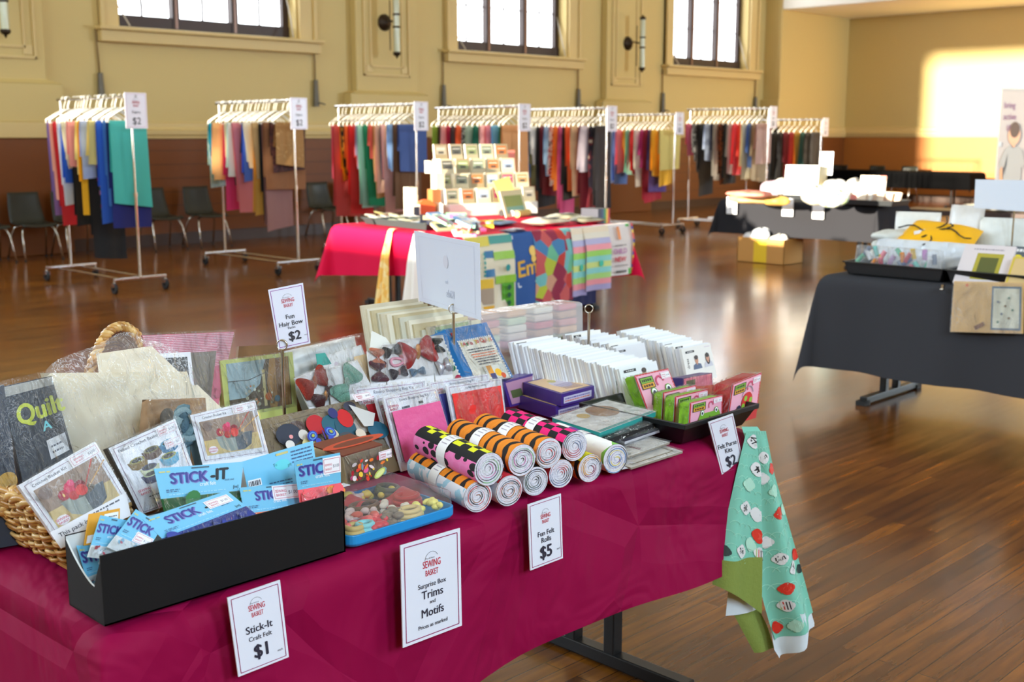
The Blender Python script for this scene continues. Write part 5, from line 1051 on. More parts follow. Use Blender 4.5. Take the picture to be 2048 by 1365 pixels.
# ---- willow basket
KX0, KX1, KY0, KY1, KH = .835, 1.27, 1.93, 2.40, .105
WIL = [M((212, 160, 88), .35, var=.3, bscale=40, coat=.3), M((186, 132, 64), .38, var=.3, bscale=40, coat=.3), M((230, 188, 120), .33, var=.25, bscale=40, coat=.3)]
t = thing('willow_basket', 'woven willow basket of crochet kits at the left end of the table', 'basket', ((KX0 + KX1) / 2, (KY0 + KY1) / 2, NZ))
def rr_pt(s, g, z, rad=.09):     # rounded rectangle, s in 0..1
    cx, cy = (KX0 + KX1) / 2, (KY0 + KY1) / 2; a, b = (KX1 - KX0) / 2 + g, (KY1 - KY0) / 2 + g; t_ = 2 * PI * s; c, sn = math.cos(t_), math.sin(t_); e = .36
    return V((cx + a * abs(c) ** e * (1 if c > 0 else -1), cy + b * abs(sn) ** e * (1 if sn > 0 else -1), z))
NS = 44; SPS = []
def even(g=0):
    P = [rr_pt(k / 720, g, 0) for k in range(720)]; d = [0]
    for k in range(720): d.append(d[-1] + (P[(k + 1) % 720] - P[k]).length)
    out = []; k = 0
    for i in range(NS * 4):
        tg = d[-1] * i / (NS * 4)
        while d[k + 1] < tg: k += 1
        out.append((k + (tg - d[k]) / max(1e-9, d[k + 1] - d[k])) / 720)
    return out
EV = even()
m = MB(); rows = 12
for r in range(rows):
    z = NZ + .010 + r * (KH - .012) / (rows - 1); g = -.03 + .03 * (r / (rows - 1)) ** .7
    for w2 in range(2):
        pts = [rr_pt(EV[i], g + .0075 * math.cos(PI * (i / 4 + r + w2)) , z + (.0028 if w2 else -.0018) + .002 * math.sin(i * .9 + r)) for i in range(NS * 4)]
        m.tube(pts, .0041, WIL[(r + w2) % 3], 6, closed=True)
m.build('woven_side', t)
m = MB()
for i in range(NS): m.tube([rr_pt(EV[i * 4], -.03, NZ + .004), rr_pt(EV[i * 4], -.012, NZ + KH * .5), rr_pt(EV[i * 4], 0, NZ + KH + .008)], .0045, WIL[1], 6)
m.build('stake', t, kind='stuff')
m = MB()
for w2 in range(2): m.tube([rr_pt(EV[i], .003 + .006 * math.cos(i * .8 + PI * w2), NZ + KH + .008 + .006 * math.sin(i * .8 + PI * w2)) for i in range(NS * 4)], .0068, WIL[w2 * 2], 6, closed=True)
m.build('braided_rim', t)
m = MB().hexa([V((KX0 + .03, KY0 + .03, NZ)), V((KX1 - .03, KY0 + .03, NZ)), V((KX1 - .03, KY1 - .03, NZ)), V((KX0 + .03, KY1 - .03, NZ))] + [V((KX0 + .03, KY0 + .03, NZ + .006)), V((KX1 - .03, KY0 + .03, NZ + .006)), V((KX1 - .03, KY1 - .03, NZ + .006)), V((KX0 + .03, KY1 - .03, NZ + .006))], WIL[1]); m.build('woven_base', t)
hp = [onp(x, y, (KX0 + .01, 2.1, 1), (1, .1, 0)) for x, y in ((92, 1062), (66, 1040), (48, 1012), (36, 988), (22, 984), (14, 1000), (12, 1030))]
hq = [atY(x, y, 2.40) for x, y in ((168, 800), (180, 740), (196, 700), (206, 678), (222, 660), (242, 653), (262, 660), (279, 680), (290, 710), (296, 800))]
def twist(m, pts, r, n=3, turns=7, mats=WIL):
    out = []
    for w2 in range(n):
        pp = []; K = len(pts) - 1
        for i in range(K * 6 + 1):
            s = i / 6; k = min(int(s), K - 1); f = s - k; p0, p1, p2, p3 = pts[max(k - 1, 0)], pts[k], pts[k + 1], pts[min(k + 2, K)]
            c = p1 + (p2 - p0) * .5 * f + (p0 * 2 - p1 * 5 + p2 * 4 - p3) * .5 * f * f + (p1 * 3 - p0 - p2 * 3 + p3) * .5 * f ** 3
            d = (p2 - p1).normalized(); a = d.orthogonal().normalized(); b = d.cross(a); th = 2 * PI * (turns * s / K + w2 / n); pp.append(c + (a * math.cos(th) + b * math.sin(th)) * r * .62)
        m.tube(pp, r * .62, mats[w2 % len(mats)], 6)
    return m
twist(MB(), hp, .011).build('handle', t); twist(MB(), hq, .010, turns=9).build('handle', t)
# ---- kits in the basket
def p_crochet(p, title, tx=.36):
    p.frame(.05, .03, .95, .95, .006, BARD); p.text(title, .34, .865, .05, (70, 66, 80), maxw=.56)
    p.rect(.1, .12, .92, .82, (150, 124, 104), 2).rect(.1, .12, .92, .42, (206, 180, 120), 2).ell(.2, .7, .1, (120, 96, 84))
    p.pts([(.28, .46), (.84, .46), (.78, .22), (.66, .14), (.44, .14), (.32, .24)], (150, 158, 150)).pts([(.56, .44), (.84, .46), (.78, .22), (.66, .14), (.56, .14)], (84, 92, 100)).ell(.56, .46, .07, (96, 84, 70), rx=.2)
    for x, y, r, c in ((.36, .54, .08, (176, 16, 46)), (.47, .60, .09, (206, 20, 70)), (.58, .56, .08, (150, 14, 30)), (.46, .47, .07, (196, 24, 24)), (.57, .49, .085, (226, 40, 30)), (.5, .66, .05, (230, 60, 110))): p.ell(.0 + x, y, r, c)
    p.line([(.62, .5), (.86, .82)], .018, (196, 70, 50)).line([(.66, .48), (.98, .72)], .016, (200, 150, 70)).ell(.36, .54, .03, (236, 200, 120), rx=.015)
    p.ell(.2, .22, .075, (236, 230, 236), rx=.1).text('SEWING', .2, .225, .04, (200, 40, 80), .01, maxw=.2).text('BASKET', .2, .175, .035, (200, 40, 80), .01, maxw=.17)
    pricetag(p, .62, .83, 1.0, .98, '$3.00')
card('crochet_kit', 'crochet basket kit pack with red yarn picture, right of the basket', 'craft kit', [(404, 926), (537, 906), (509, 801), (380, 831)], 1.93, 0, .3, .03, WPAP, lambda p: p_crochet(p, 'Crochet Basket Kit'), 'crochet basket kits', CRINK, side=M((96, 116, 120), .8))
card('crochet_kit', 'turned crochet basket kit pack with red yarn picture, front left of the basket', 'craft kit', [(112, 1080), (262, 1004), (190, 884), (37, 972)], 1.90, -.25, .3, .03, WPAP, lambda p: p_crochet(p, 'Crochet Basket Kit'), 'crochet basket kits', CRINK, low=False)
q = pl([(122, 1098), (262, 1032), (252, 985), (100, 1066)], 1.885, -.25, .3); m = MB().slab(q, .002, WPAP); p = Pr(m, q); p.text('This pack is created', .4, .55, .22, (60, 60, 70), .01, maxw=.66).text('100 %', .2, .2, .2, (60, 60, 70), maxw=.2); p.scrib(.5, .84, .9, .07, (90, 90, 100), 4)
m.build('instruction_sheet', None, 'white instruction sheet at the foot of the front left crochet kit', 'sheet')
def p_felted(p):
    p.frame(.05, .02, .95, .96, .006, BARD); p.text('Felted Crochet Basket', .4, .885, .045, (70, 66, 80), maxw=.66)
    for x, y, c, c2 in ((.28, .70, (124, 96, 40), (150, 140, 60)), (.52, .76, (90, 60, 40), (120, 110, 50)), (.78, .76, (50, 110, 150), (70, 140, 170)), (.40, .56, (196, 196, 160), (70, 66, 90)), (.72, .60, (90, 160, 190), (150, 150, 60)), (.38, .47, (60, 56, 90), (180, 190, 150))):
        p.pts([(x - .15, y), (x + .15, y), (x + .12, y - .1), (x + .05, y - .13), (x - .05, y - .13), (x - .12, y - .1)], c).ell(x, y, .04, c2, rx=.105).ell(x, y, .026, (60, 54, 44), rx=.08)
    p.ell(.2, .28, .06, (236, 230, 236), rx=.09).text('SEWING', .2, .285, .035, (200, 40, 80), .01, maxw=.2).text('BASKET', .2, .24, .03, (200, 40, 80), .01, maxw=.17)
    p.scrib(.22, .19, .6, .014, (90, 90, 100), 4).text('This pack', .36, .115, .035, (60, 60, 70), .01).text('100 %', .32, .05, .035, (60, 60, 70), .01); pricetag(p, .68, .86, .98, .98, '$3.00'); pricetag(p, .72, .68, .98, .79, '$3')
card('felted_kit', 'felted crochet basket kit pack with a photo of small baskets', 'craft kit', [(282, 1030), (405, 985), (350, 838), (217, 897)], 1.89, -.1, .3, .03, WPAP, p_felted, None, CRINK, side=M((70, 60, 44), .8), low=False)
def p_quilt(p):
    p.text('Quilt', .62, .60, .2, (196, 206, 40), .03, maxw=.9).text('A', .66, .46, .1, (110, 200, 206), .02); p.rect(.0, .9, 1, .99, (170, 166, 156)); p.rect(.58, .16, .95, .36, (220, 220, 222)).scrib(.64, .28, .86, .02, (90, 90, 100), 3).scrib(.64, .22, .86, .02, (90, 90, 100), 4)
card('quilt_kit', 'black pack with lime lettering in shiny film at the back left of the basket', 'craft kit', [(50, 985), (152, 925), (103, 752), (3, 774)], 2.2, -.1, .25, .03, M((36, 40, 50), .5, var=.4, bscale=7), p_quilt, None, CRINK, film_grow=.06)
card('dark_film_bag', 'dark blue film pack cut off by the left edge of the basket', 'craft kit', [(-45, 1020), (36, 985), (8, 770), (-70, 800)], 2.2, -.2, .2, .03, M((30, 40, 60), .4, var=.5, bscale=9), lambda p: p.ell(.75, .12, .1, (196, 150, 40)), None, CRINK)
def bagfilm(t, q, n):
    pix = [(140, 940), (425, 850), (412, 800), (386, 740), (372, 716), (310, 672), (296, 690), (262, 660), (232, 668), (205, 690), (120, 712), (82, 742), (96, 840)]
    cz = V(q[0] * .5 + q[2] * .5) + n * .05
    def ring(k, d): return [onp(x + (245 - x) * k, y + (800 - y) * k, cz + n * d, n) for x, y in pix]
    m = MB(); A = [ring(0, -.03), ring(.12, .0), ring(.35, .015), ring(.65, .018)]; K = len(pix); vs = [p + n * (.02 * math.sin(i * 2.1 + j * 1.7)) for j, r_ in enumerate(A) for i, p in enumerate(r_)] + [onp(245, 800, cz + n * .02, n)]
    fs = [(j * K + i, j * K + (i + 1) % K, (j + 1) * K + (i + 1) % K, (j + 1) * K + i) for j in range(3) for i in range(K)] + [(3 * K + i, 3 * K + (i + 1) % K, 4 * K) for i in range(K)]
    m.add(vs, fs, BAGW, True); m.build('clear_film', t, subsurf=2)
card('wadding_bag', 'large clear crinkled bag of folded cream cloth standing in the basket', 'bag', [(168, 960), (425, 862), (388, 742), (92, 745)], 2.22, 0, .2, .03, M((226, 214, 186), .75, var=.12, bscale=5), None, None, None, swell=.05, extra=bagfilm, bodyname='folded_cloth')
card('cream_fold', 'second fold of cream cloth rising behind the large clear bag', 'fabric', [(215, 800), (395, 770), (312, 690), (200, 706)], 2.29, 0, .25, .02, M((232, 220, 196), .75), None, swell=.03)
card('striped_kit', 'pink and white striped pack with a grey panel at the back of the basket', 'craft kit', [(330, 815), (440, 795), (468, 664), (284, 671)], 2.36, 0, .15, .02, M((214, 120, 140), .4), lambda p: [p.rect(0, .5 + .025 * k, 1, .512 + .025 * k, (236, 190, 200)) for k in range(20)] and p.rect(.42, .0, .82, .72, (142, 132, 120)), None, FILM)
card('dark_photo_kit', 'white edged dark photo pack between the clear bag and striped pack', 'craft kit', [(250, 800), (392, 800), (381, 704), (240, 712)], 2.33, 0, .15, .012, WPAP, lambda p: p.rect(.06, .0, .94, .9, (40, 42, 46)))
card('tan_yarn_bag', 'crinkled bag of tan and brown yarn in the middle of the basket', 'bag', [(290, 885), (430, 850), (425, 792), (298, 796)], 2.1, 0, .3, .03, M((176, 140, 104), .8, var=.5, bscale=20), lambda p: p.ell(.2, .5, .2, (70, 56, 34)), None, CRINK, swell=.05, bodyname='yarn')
y0_ = atY(365, 905, 1.96); y1_ = atY(362, 838, 1.98)
t = thing('yarn_skein', 'twisted blue grey yarn skein between the two crochet packs', 'yarn', (y0_.x, y0_.y, NZ))
twist(MB(), [V((y0_.x + .02, y0_.y, NZ + .02)), y0_, (y0_ + y1_) / 2 + V((.01, -.01, 0)), y1_, y1_ + V((.02, .02, .01))], .013, 3, 3, [M((96, 124, 134), .9, bump=.6, bscale=140), M((128, 150, 156), .9, bump=.6, bscale=140), M((70, 96, 110), .9, bump=.6, bscale=140)]).build('strand', t)
# ---- picture tin, felt motif box, flower box, blue tray
def p_tin(p):
    p.rect(.07, .05, .93, .93, (150, 172, 176), 2)
    p.pts([(.07, .05), (.93, .05), (.93, .93), (.60, .93), (.5, .5), (.3, .3), (.07, .3)], (84, 70, 48)).pts([(.62, .05), (.92, .05), (.92, .93), (.66, .93), (.6, .5)], (150, 110, 50)).pts([(.72, .05), (.82, .05), (.8, .93), (.74, .93)], (110, 74, 34)).rect(.54, .1, .58, .75, (190, 176, 120))
    rr = random.Random(5)
    for k in range(26): p.ell(rr.uniform(.3, .68), rr.uniform(.1, .5), rr.uniform(.015, .035), rr.choice([(176, 178, 150), (150, 150, 120), (196, 196, 176), (190, 110, 50), (110, 96, 60)]), n=7)
    p.ell(.72, .2, .06, (70, 100, 110)).ell(.6, .26, .07, (176, 96, 40)).line([(.07, .62), (.35, .6), (.6, .7)], .012, (80, 80, 74))
card('picture_tin', 'picture tray with a yellow green rim and a woodland scene', 'tray', [(452, 838), (594, 812), (585, 704), (440, 722)], 2.34, 0, .2, .02, M((190, 196, 110), .35, coat=.4), p_tin, None, FILM, film_grow=.02, bodyname='tray_plate')
card('brown_bag', 'brown film bag rising behind the picture tray', 'bag', [(475, 720), (565, 710), (558, 690), (478, 693)], 2.42, 0, .2, .01, M((140, 96, 46), .35, var=.5, bscale=14), None, low=True)
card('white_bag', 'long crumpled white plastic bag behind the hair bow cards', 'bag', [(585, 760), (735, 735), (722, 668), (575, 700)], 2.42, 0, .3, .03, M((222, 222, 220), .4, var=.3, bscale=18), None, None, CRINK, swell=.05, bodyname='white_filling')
def p_felt(p):
    p.rect(.0, .0, 1, 1, (126, 108, 80), 2).rect(.0, .8, 1, 1, (142, 122, 90)); p.line([(.1, .85), (.5, .9), (.85, .85)], .01, (90, 74, 54))
    p.step = .0011
    S = ((.28, .7, .1, (90, 60, 50), 1.5), (.55, .5, .12, (206, 190, 150), 1.4), (.86, .5, .12, (190, 180, 170), 1.2), (.1, .2, .1, (196, 186, 170), 1.4), (.34, .12, .12, (180, 160, 120), 1.3), (.18, .58, .17, (40, 48, 66), 1.2), (.30, .52, .08, (214, 206, 196), 1), (.44, .66, .15, (186, 22, 34), 1.1), (.58, .60, .15, (30, 92, 110), 1.2), (.68, .50, .17, (26, 80, 100), 1.0), (.71, .66, .14, (204, 20, 26), .9), (.62, .8, .08, (40, 44, 110), 1), (.80, .86, .07, (60, 62, 80), 1.6), (.94, .32, .13, (24, 86, 110), 1.3), (.3, .3, .1, (226, 214, 150), 1.1), (.14, .36, .07, (226, 220, 214), 1), (.52, .38, .1, (214, 200, 160), 1), (.76, .3, .08, (216, 200, 180), 1))
    for x, y, r, c, k in S: p.ell(x, y, r * 1.3, c, rx=r * k * 1.3, n=14)
    p.pts([(.78, .88), (.98, .62), (.9, .4), (.82, .42)], (206, 204, 200)).ell(.62, .24, .15, (66, 68, 76), rx=.2)
    for a in (.4, 2.1, 3.6): p.ell(.62 + .045 * math.cos(a), .24 + .055 * math.sin(a), .05, (24, 110, 50))
    p.line([(.62, .24), (.57, .12)], .02, (24, 110, 50))
    for sx in (-1, 1):
        for c, r in (((40, 60, 170), .12), ((90, 150, 220), .085), ((50, 60, 150), .06), ((170, 180, 60), .035)): p.ell(.40 + sx * .075, .42, r, c, rx=r * .8, rot=sx * .9)
        p.ell(.40 + sx * .05, .3, .055, (50, 70, 180))
    p.ell(.40, .38, .1, (70, 40, 130), rx=.015); p.ell(.12, .46, .04, (230, 150, 150)); pricetag(p, .80, .86, .98, 1.0, '$4.00')
card('felt_motif_box', 'shallow clear fronted box of mixed felt motifs with a shamrock and butterfly', 'craft box', [(548, 940), (778, 895), (722, 797), (521, 840)], 2.08, 0, .55, .03, M((140, 120, 90), .6), p_felt, None, FILM, film_grow=.0, bodyname='box_body')
def p_flow(p):
    p.rect(.03, .03, .97, .93, (120, 104, 80), 2); p.step = .001; rr = random.Random(11)
    for k in range(34): p.ell(rr.uniform(.08, .92), rr.uniform(.1, .72), rr.uniform(.03, .09), rr.choice([(226, 60, 40), (240, 120, 40), (240, 200, 60), (230, 90, 150), (236, 220, 220), (190, 30, 50), (110, 150, 160)]), rx=rr.uniform(.03, .13), n=9, rot=rr.uniform(0, 3))
    p.ell(.62, .2, .12, (190, 206, 100), rx=.26, rot=.4).ell(.62, .2, .08, (220, 226, 150), rx=.2, rot=.4); pricetag(p, .62, .62, .95, .9, '$4.00')
def flowbox(t, q, n):
    b = [p - n * .006 for p in (q[3], q[2])]; up = (q[3] - q[0]).normalized(); back = V((-.02, .085, .012))
    top = [q[3] + n * .002, q[2] + n * .002, q[2] + back, q[3] + back]; m = MB().slab(top, .003, M((112, 50, 34), .4)); Pr(m, top).ell(.68, .5, .2, (196, 70, 40), rx=.9).ell(.68, .5, .13, (112, 50, 34), rx=.6); m.build('red_brown_lid', t)
card('flower_trim_box', 'kraft box of colourful flower trims with a red brown top', 'craft box', [(694, 972), (766, 948), (764, 889), (684, 912)], 1.90, 0, .15, .07, M((150, 130, 96), .6), p_flow, None, FILM, film_grow=0, extra=flowbox, bodyname='box_body', low=False)
# blue tray with clear lid
a, b = NT(716, 1106), NT(933, 1040); TX0, TX1, TY0, TY1 = a.x, b.x, NY0 + .012, NY0 + .24
t = thing('trim_tray', 'bright blue tray with a clear lid over mixed trims, front of the table', 'tray', ((TX0 + TX1) / 2, (TY0 + TY1) / 2, NZ)); BL = M((30, 140, 206), .4)
m = MB()
def rrect(x0, x1, y0, y1, z, r=.02, n=5):
    o = []
    for cx, cy, a0 in ((x1 - r, y0 + r, -PI / 2), (x1 - r, y1 - r, 0), (x0 + r, y1 - r, PI / 2), (x0 + r, y0 + r, PI)):
        o += [V((cx + r * math.cos(a0 + PI / 2 * k / n), cy + r * math.sin(a0 + PI / 2 * k / n), z)) for k in range(n + 1)]
    return o
def rings(m, R_, mat, cap0=False, cap1=False):
    k = len(R_[0]); vs = [p for r in R_ for p in r]; fs = [(j * k + i, j * k + (i + 1) % k, (j + 1) * k + (i + 1) % k, (j + 1) * k + i) for j in range(len(R_) - 1) for i in range(k)]
    if cap0: fs.append(tuple(range(k - 1, -1, -1)))
    if cap1: fs.append(tuple((len(R_) - 1) * k + i for i in range(k)))
    m.add(vs, fs, mat, False)
rings(m, [rrect(TX0 + .004, TX1 - .004, TY0 + .004, TY1 - .004, NZ), rrect(TX0, TX1, TY0, TY1, NZ + .006), rrect(TX0, TX1, TY0, TY1, NZ + .024), rrect(TX0 + .004, TX1 - .004, TY0 + .004, TY1 - .004, NZ + .024), rrect(TX0 + .005, TX1 - .005, TY0 + .005, TY1 - .005, NZ + .005)], BL, True, True); m.build('tray_base', t, bevel=.0015)
m = MB(); rings(m, [rrect(TX0 + .002, TX1 - .002, TY0 + .002, TY1 - .002, NZ + .0245), rrect(TX0 + .004, TX1 - .004, TY0 + .004, TY1 - .004, NZ + .052, .018), rrect(TX0 + .008, TX1 - .008, TY0 + .008, TY1 - .008, NZ + .055, .016)], LID, False, True); m.build('clear_lid', t)
TW, TD = TX1 - TX0, TY1 - TY0
for k, (fx, fy, w, d, c, nm, kind) in enumerate(((.10, .10, .05, .045, (196, 168, 90), 'gold cord coil', 0), (.20, .08, .05, .04, (120, 200, 206), 'aqua ribbon coil', 0), (.33, .10, .07, .05, (206, 44, 54), 'red sequin bundle', 1), (.20, .26, .11, .055, (226, 100, 92), 'coral fringe bundle', 1), (.48, .13, .06, .05, (120, 104, 84), 'grey braid bundle', 1), (.63, .14, .07, .05, (206, 180, 120), 'straw braid coil', 0),
      (.84, .14, .09, .06, (226, 214, 110), 'pale yellow flower trim', 1), (.27, .46, .12, .07, (226, 206, 206), 'pale pink lace bundle', 1), (.55, .34, .1, .07, (236, 226, 212), 'ivory lace bundle', 1), (.46, .52, .1, .06, (110, 80, 60), 'brown ribbon bundle', 0), (.68, .60, .16, .05, (190, 40, 50), 'red ribbon length', 2), (.84, .46, .08, .06, (190, 30, 44), 'crimson ribbon bundle', 0),
      (.70, .80, .14, .05, (226, 206, 90), 'yellow petal trim', 1), (.44, .80, .12, .06, (214, 190, 190), 'blush net bundle', 1), (.16, .66, .09, .07, (180, 130, 60), 'amber bead bundle', 1), (.20, .86, .1, .06, (150, 120, 150), 'mauve trim bundle', 1), (.90, .78, .06, .08, (90, 84, 60), 'olive braid bundle', 0))):
    x, y = TX0 + TW * fx, TY0 + TD * fy; z = NZ + .007; m = MB(); rr = random.Random(k)
    x = min(max(x, TX0 + w / 2 + .006), TX1 - w / 2 - .006); y = min(max(y, TY0 + d / 2 + .006), TY1 - d / 2 - .006); mt = M(c, .5, sheen=.2)
    if kind == 0:
        for j in range(3): m.tube([(x + w * .42 * math.cos(u) * (1 - .12 * j), y + d * .42 * math.sin(u) * (1 - .12 * j), z + .006 + .009 * j) for u in [2 * PI * i / 18 for i in range(18)]], .0055, mt, 6, closed=True)
    elif kind == 1:
        for j in range(16): m.ball((x + rr.uniform(-.4, .4) * w, y + rr.uniform(-.4, .4) * d, z + rr.uniform(.008, .028)), (rr.uniform(.006, .014), rr.uniform(.006, .014), .007), mt, 7, 5)
    else: m.grid(lambda u, v: V((x + (u - .5) * w, y + (v - .5) * d + .02 * math.sin(6 * u), z + .016 + .012 * math.sin(9 * u) + .004 * v)), 18, 3, mt)
    m.build('trim_bundle', None, '%s under the clear lid of the blue tray' % nm, 'trim', 'trims in the blue tray')
m = MB(); q = [NT(762, 952, .057), NT(800, 945, .057), NT(812, 940, .057), NT(778, 945, .057)]
c = V((TX0 + .12, TY1 - .03, NZ + .0552)); m.box(c, (.05, .022, .001), WPAP); m.build('price_label', t)
# ---- rolls of printed felt
def spiral_end(m, c, ax, up, r, seed, tint):
    rr = random.Random(seed); b = ax.cross(up).normalized(); ph = rr.uniform(0, 6); N = 150; T = 2 * PI * rr.uniform(5.2, 6.4); sq = rr.uniform(.88, 1.0)
    disc = [c + (up * math.sin(2 * PI * i / 40) + b * math.cos(2 * PI * i / 40)) * r * .985 for i in range(40)]
    m.add(disc, [tuple(range(40))], M((222, 222, 232), .8, bump=.3, bscale=200))
    def P(s, o):
        th = T * s + ph; k = r * (.10 + .87 * s ** .85) + o + r * .03 * math.sin(2.3 * th + ph) * (1 - s); cx = r * .08 * math.sin(ph) * (1 - s)
        return c + ax * .0015 + b * (k * math.cos(th) + cx) + up * (k * sq * math.sin(th) + cx * .6) * (1 if s < .8 else 1 / (sq + (1 - sq) * (1 - (s - .8) / .2)))
    for i in range(N):
        s0, s1 = i / N, (i + 1) / N; w = .0005 + .0004 * math.sin(i * .2 + ph)
        col = tint[int(i / 9) % len(tint)]; m.add([P(s0, -w), P(s0, w), P(s1, w), P(s1, -w)], [(0, 1, 2, 3)], M(col, .8))
        if i % 3 == 0 and rr.random() < .5: m.add([P(s0, .0014), P(s0, .0024), P(s1, .0024), P(s1, .0014)], [(0, 1, 2, 3)], M((190, 200, 220), .8))
AXA = math.radians(77); AX = V((math.cos(AXA), math.sin(AXA), 0))
def tiger_mat(): return prints('tiger_felt', [(20, 16, 14), (226, 128, 20), (236, 142, 28), (230, 134, 22)], 8, .9, 'wave', rot=(0, 0, -AXA))
LEO = prints('pink_leopard_felt', [(24, 18, 22), (30, 20, 26), (236, 120, 180), (236, 130, 186), (236, 120, 180)], 46, .9, 'dots', stretch=(1, .6, 1), rot=(0, 0, -AXA))
SPOT = prints('bright_spot_felt', [(246, 246, 244), (120, 60, 150), (246, 246, 244), (246, 200, 30), (244, 246, 244), (130, 200, 90), (240, 240, 240)], 22, .9)
FB, FY, FP, FW = M((14, 13, 14), .9), M((226, 226, 30), .9), M((236, 20, 120), .9), M((228, 228, 236), .9)
TG = tiger_mat()
def check(a): return lambda th, s: (a if (int(th * 14 / (2 * PI)) + int(s * 8)) % 2 else FB)
def mix_t1(th, s):      # top: yellow check, then black, then pink leopard
    d = math.degrees(th)
    if 58 < d < 148: return FY if (int((d - 58) / 25) + int(s * 9)) % 2 else FB
    if 32 <= d <= 58: return FB
    return LEO
def felt_roll(label, near_px, z, L, r, fn, seed, tint, ax=AX, flap=None):
    c = at(near_px[0], near_px[1], z); ax = ax.normalized(); up = V((0, 0, 1)); b = ax.cross(up).normalized(); t = thing('felt_roll', label, 'felt roll', (c.x, c.y, z - r), 'rolls of printed felt')
    n, nl = 48, 33; m = MB(); groups = {}; vs = []; rr = random.Random(seed); ph = rr.uniform(0, 6)
    for j in range(nl + 1):
        s = j / nl
        for i in range(n):
            th = 2 * PI * i / n; k = r * (1 + .012 * math.sin(3 * th + ph + 4 * s)); vs.append(c + ax * (L * s) + (-b * math.cos(th) + up * math.sin(th)) * k)
    for j in range(nl):
        for i in range(n):
            mt = fn(2 * PI * (i + .5) / n, (j + .5) / nl); groups.setdefault(mt, []).append((j * n + i, j * n + (i + 1) % n, (j + 1) * n + (i + 1) % n, (j + 1) * n + i))
    for mt, fs in groups.items(): m.add(vs, fs, mt, True)
    spiral_end(m, c, -ax, up, r, seed, tint); spiral_end(m, c + ax * L, ax, up, r, seed + 1, tint)
    if flap: flap(m, c, ax, b, up, r)
    m.build('rolled_felt', t)
    m = MB(); s0, s1 = L * .46, L * .60
    m.grid(lambda u, v: c + ax * (s0 + (s1 - s0) * v) + (-b * math.cos(2 * PI * u) + up * math.sin(2 * PI * u)) * (r * 1.02 + .001), 40, 2, M((238, 236, 236), .5))
    for k in range(5):
        aa = .25 + .09 * k
        m.grid(lambda u, v: c + ax * (s0 + (s1 - s0) * (.2 + .6 * u)) + (-b * math.cos(PI * (aa + .02 * v)) + up * math.sin(PI * (aa + .02 * v))) * (r * 1.02 + .0015), 4, 1, M((170, 160, 176), .6))
    m.build('paper_band', t); return t
RR = .0335; ZB, ZTp = NZ + RR, NZ + RR * 2.72
TI = [[(40, 40, 46), (120, 180, 120), (60, 60, 70), (200, 120, 170)], [(150, 90, 40), (60, 60, 80), (200, 60, 60), (50, 50, 60)], [(30, 40, 40), (70, 90, 80), (40, 40, 50)], [(180, 40, 50), (60, 60, 70), (90, 110, 150)], [(210, 150, 50), (80, 80, 90), (150, 60, 90)]]
orange_ = lambda th, s: TG
plain = lambda c: (lambda th, s: c)
def half(a, b_): return lambda th, s: a if th > .7 and th < 2.4 else b_
felt_roll('tiger stripe and pastel felt roll at the left end of the bottom row', (956, 994), ZB, .27, RR, half(TG, prints('pastel_felt', [(150, 130, 200), (226, 226, 236), (160, 200, 220), (236, 236, 240)], 12, .9, 'noise')), 1, TI[1], AX + V((.03, 0, 0)))
felt_roll('felt roll with a red and white edge, second from left in the bottom row', (1018, 982), ZB, .25, RR, half(M((200, 30, 50), .9), FW), 2, TI[1])
felt_roll('felt roll with loose black edge, third in the bottom row', (1071, 963), ZB, .25, RR * .97, half(FB, FW), 3, TI[2])
felt_roll('felt roll with a red and orange edge, fourth in the bottom row', (1122, 948), ZB, .25, RR * .97, half(TG, M((196, 30, 40), .9)), 4, TI[3])
felt_roll('felt roll with yellow check and orange edge, fifth in the bottom row', (1180, 937), ZB, .25, RR * .97, half(FY, TG), 5, TI[4])
def flap(m, c, ax, b, up, r):
    m.grid(lambda u, v: c + ax * (.005 + .10 * v) + b * -1 * 0 + V((math.sin(AXA), -math.cos(AXA), 0)) * (r * .1 + (.075 - .03 * v) * u) + up * (-r + .004 + .006 * u * math.sin(6 * v)), 8, 8, FW)
felt_roll('white felt roll with bright coloured spots at the right end of the rolls', (1231, 918), ZB, .24, RR * 1.05, lambda th, s: SPOT, 6, [(60, 120, 180), (226, 206, 60), (120, 60, 150), (60, 60, 70)], flap=flap)
felt_roll('yellow and black checked felt roll with pink leopard side, on top', (978, 939), ZTp, .27, RR * 1.06, mix_t1, 7, TI[0])
felt_roll('orange tiger stripe felt roll on top, beside the yellow checked one', (1044, 921), ZTp, .27, RR * 1.04, orange_, 8, TI[0])
felt_roll('orange tiger stripe felt roll on top, next to the pink checked one', (1097, 907), ZTp, .27, RR * 1.02, orange_, 9, TI[1])
felt_roll('hot pink and black checked felt roll on top at the right', (1149, 893), ZTp, .26, RR * 1.02, check(FP), 10, TI[3])
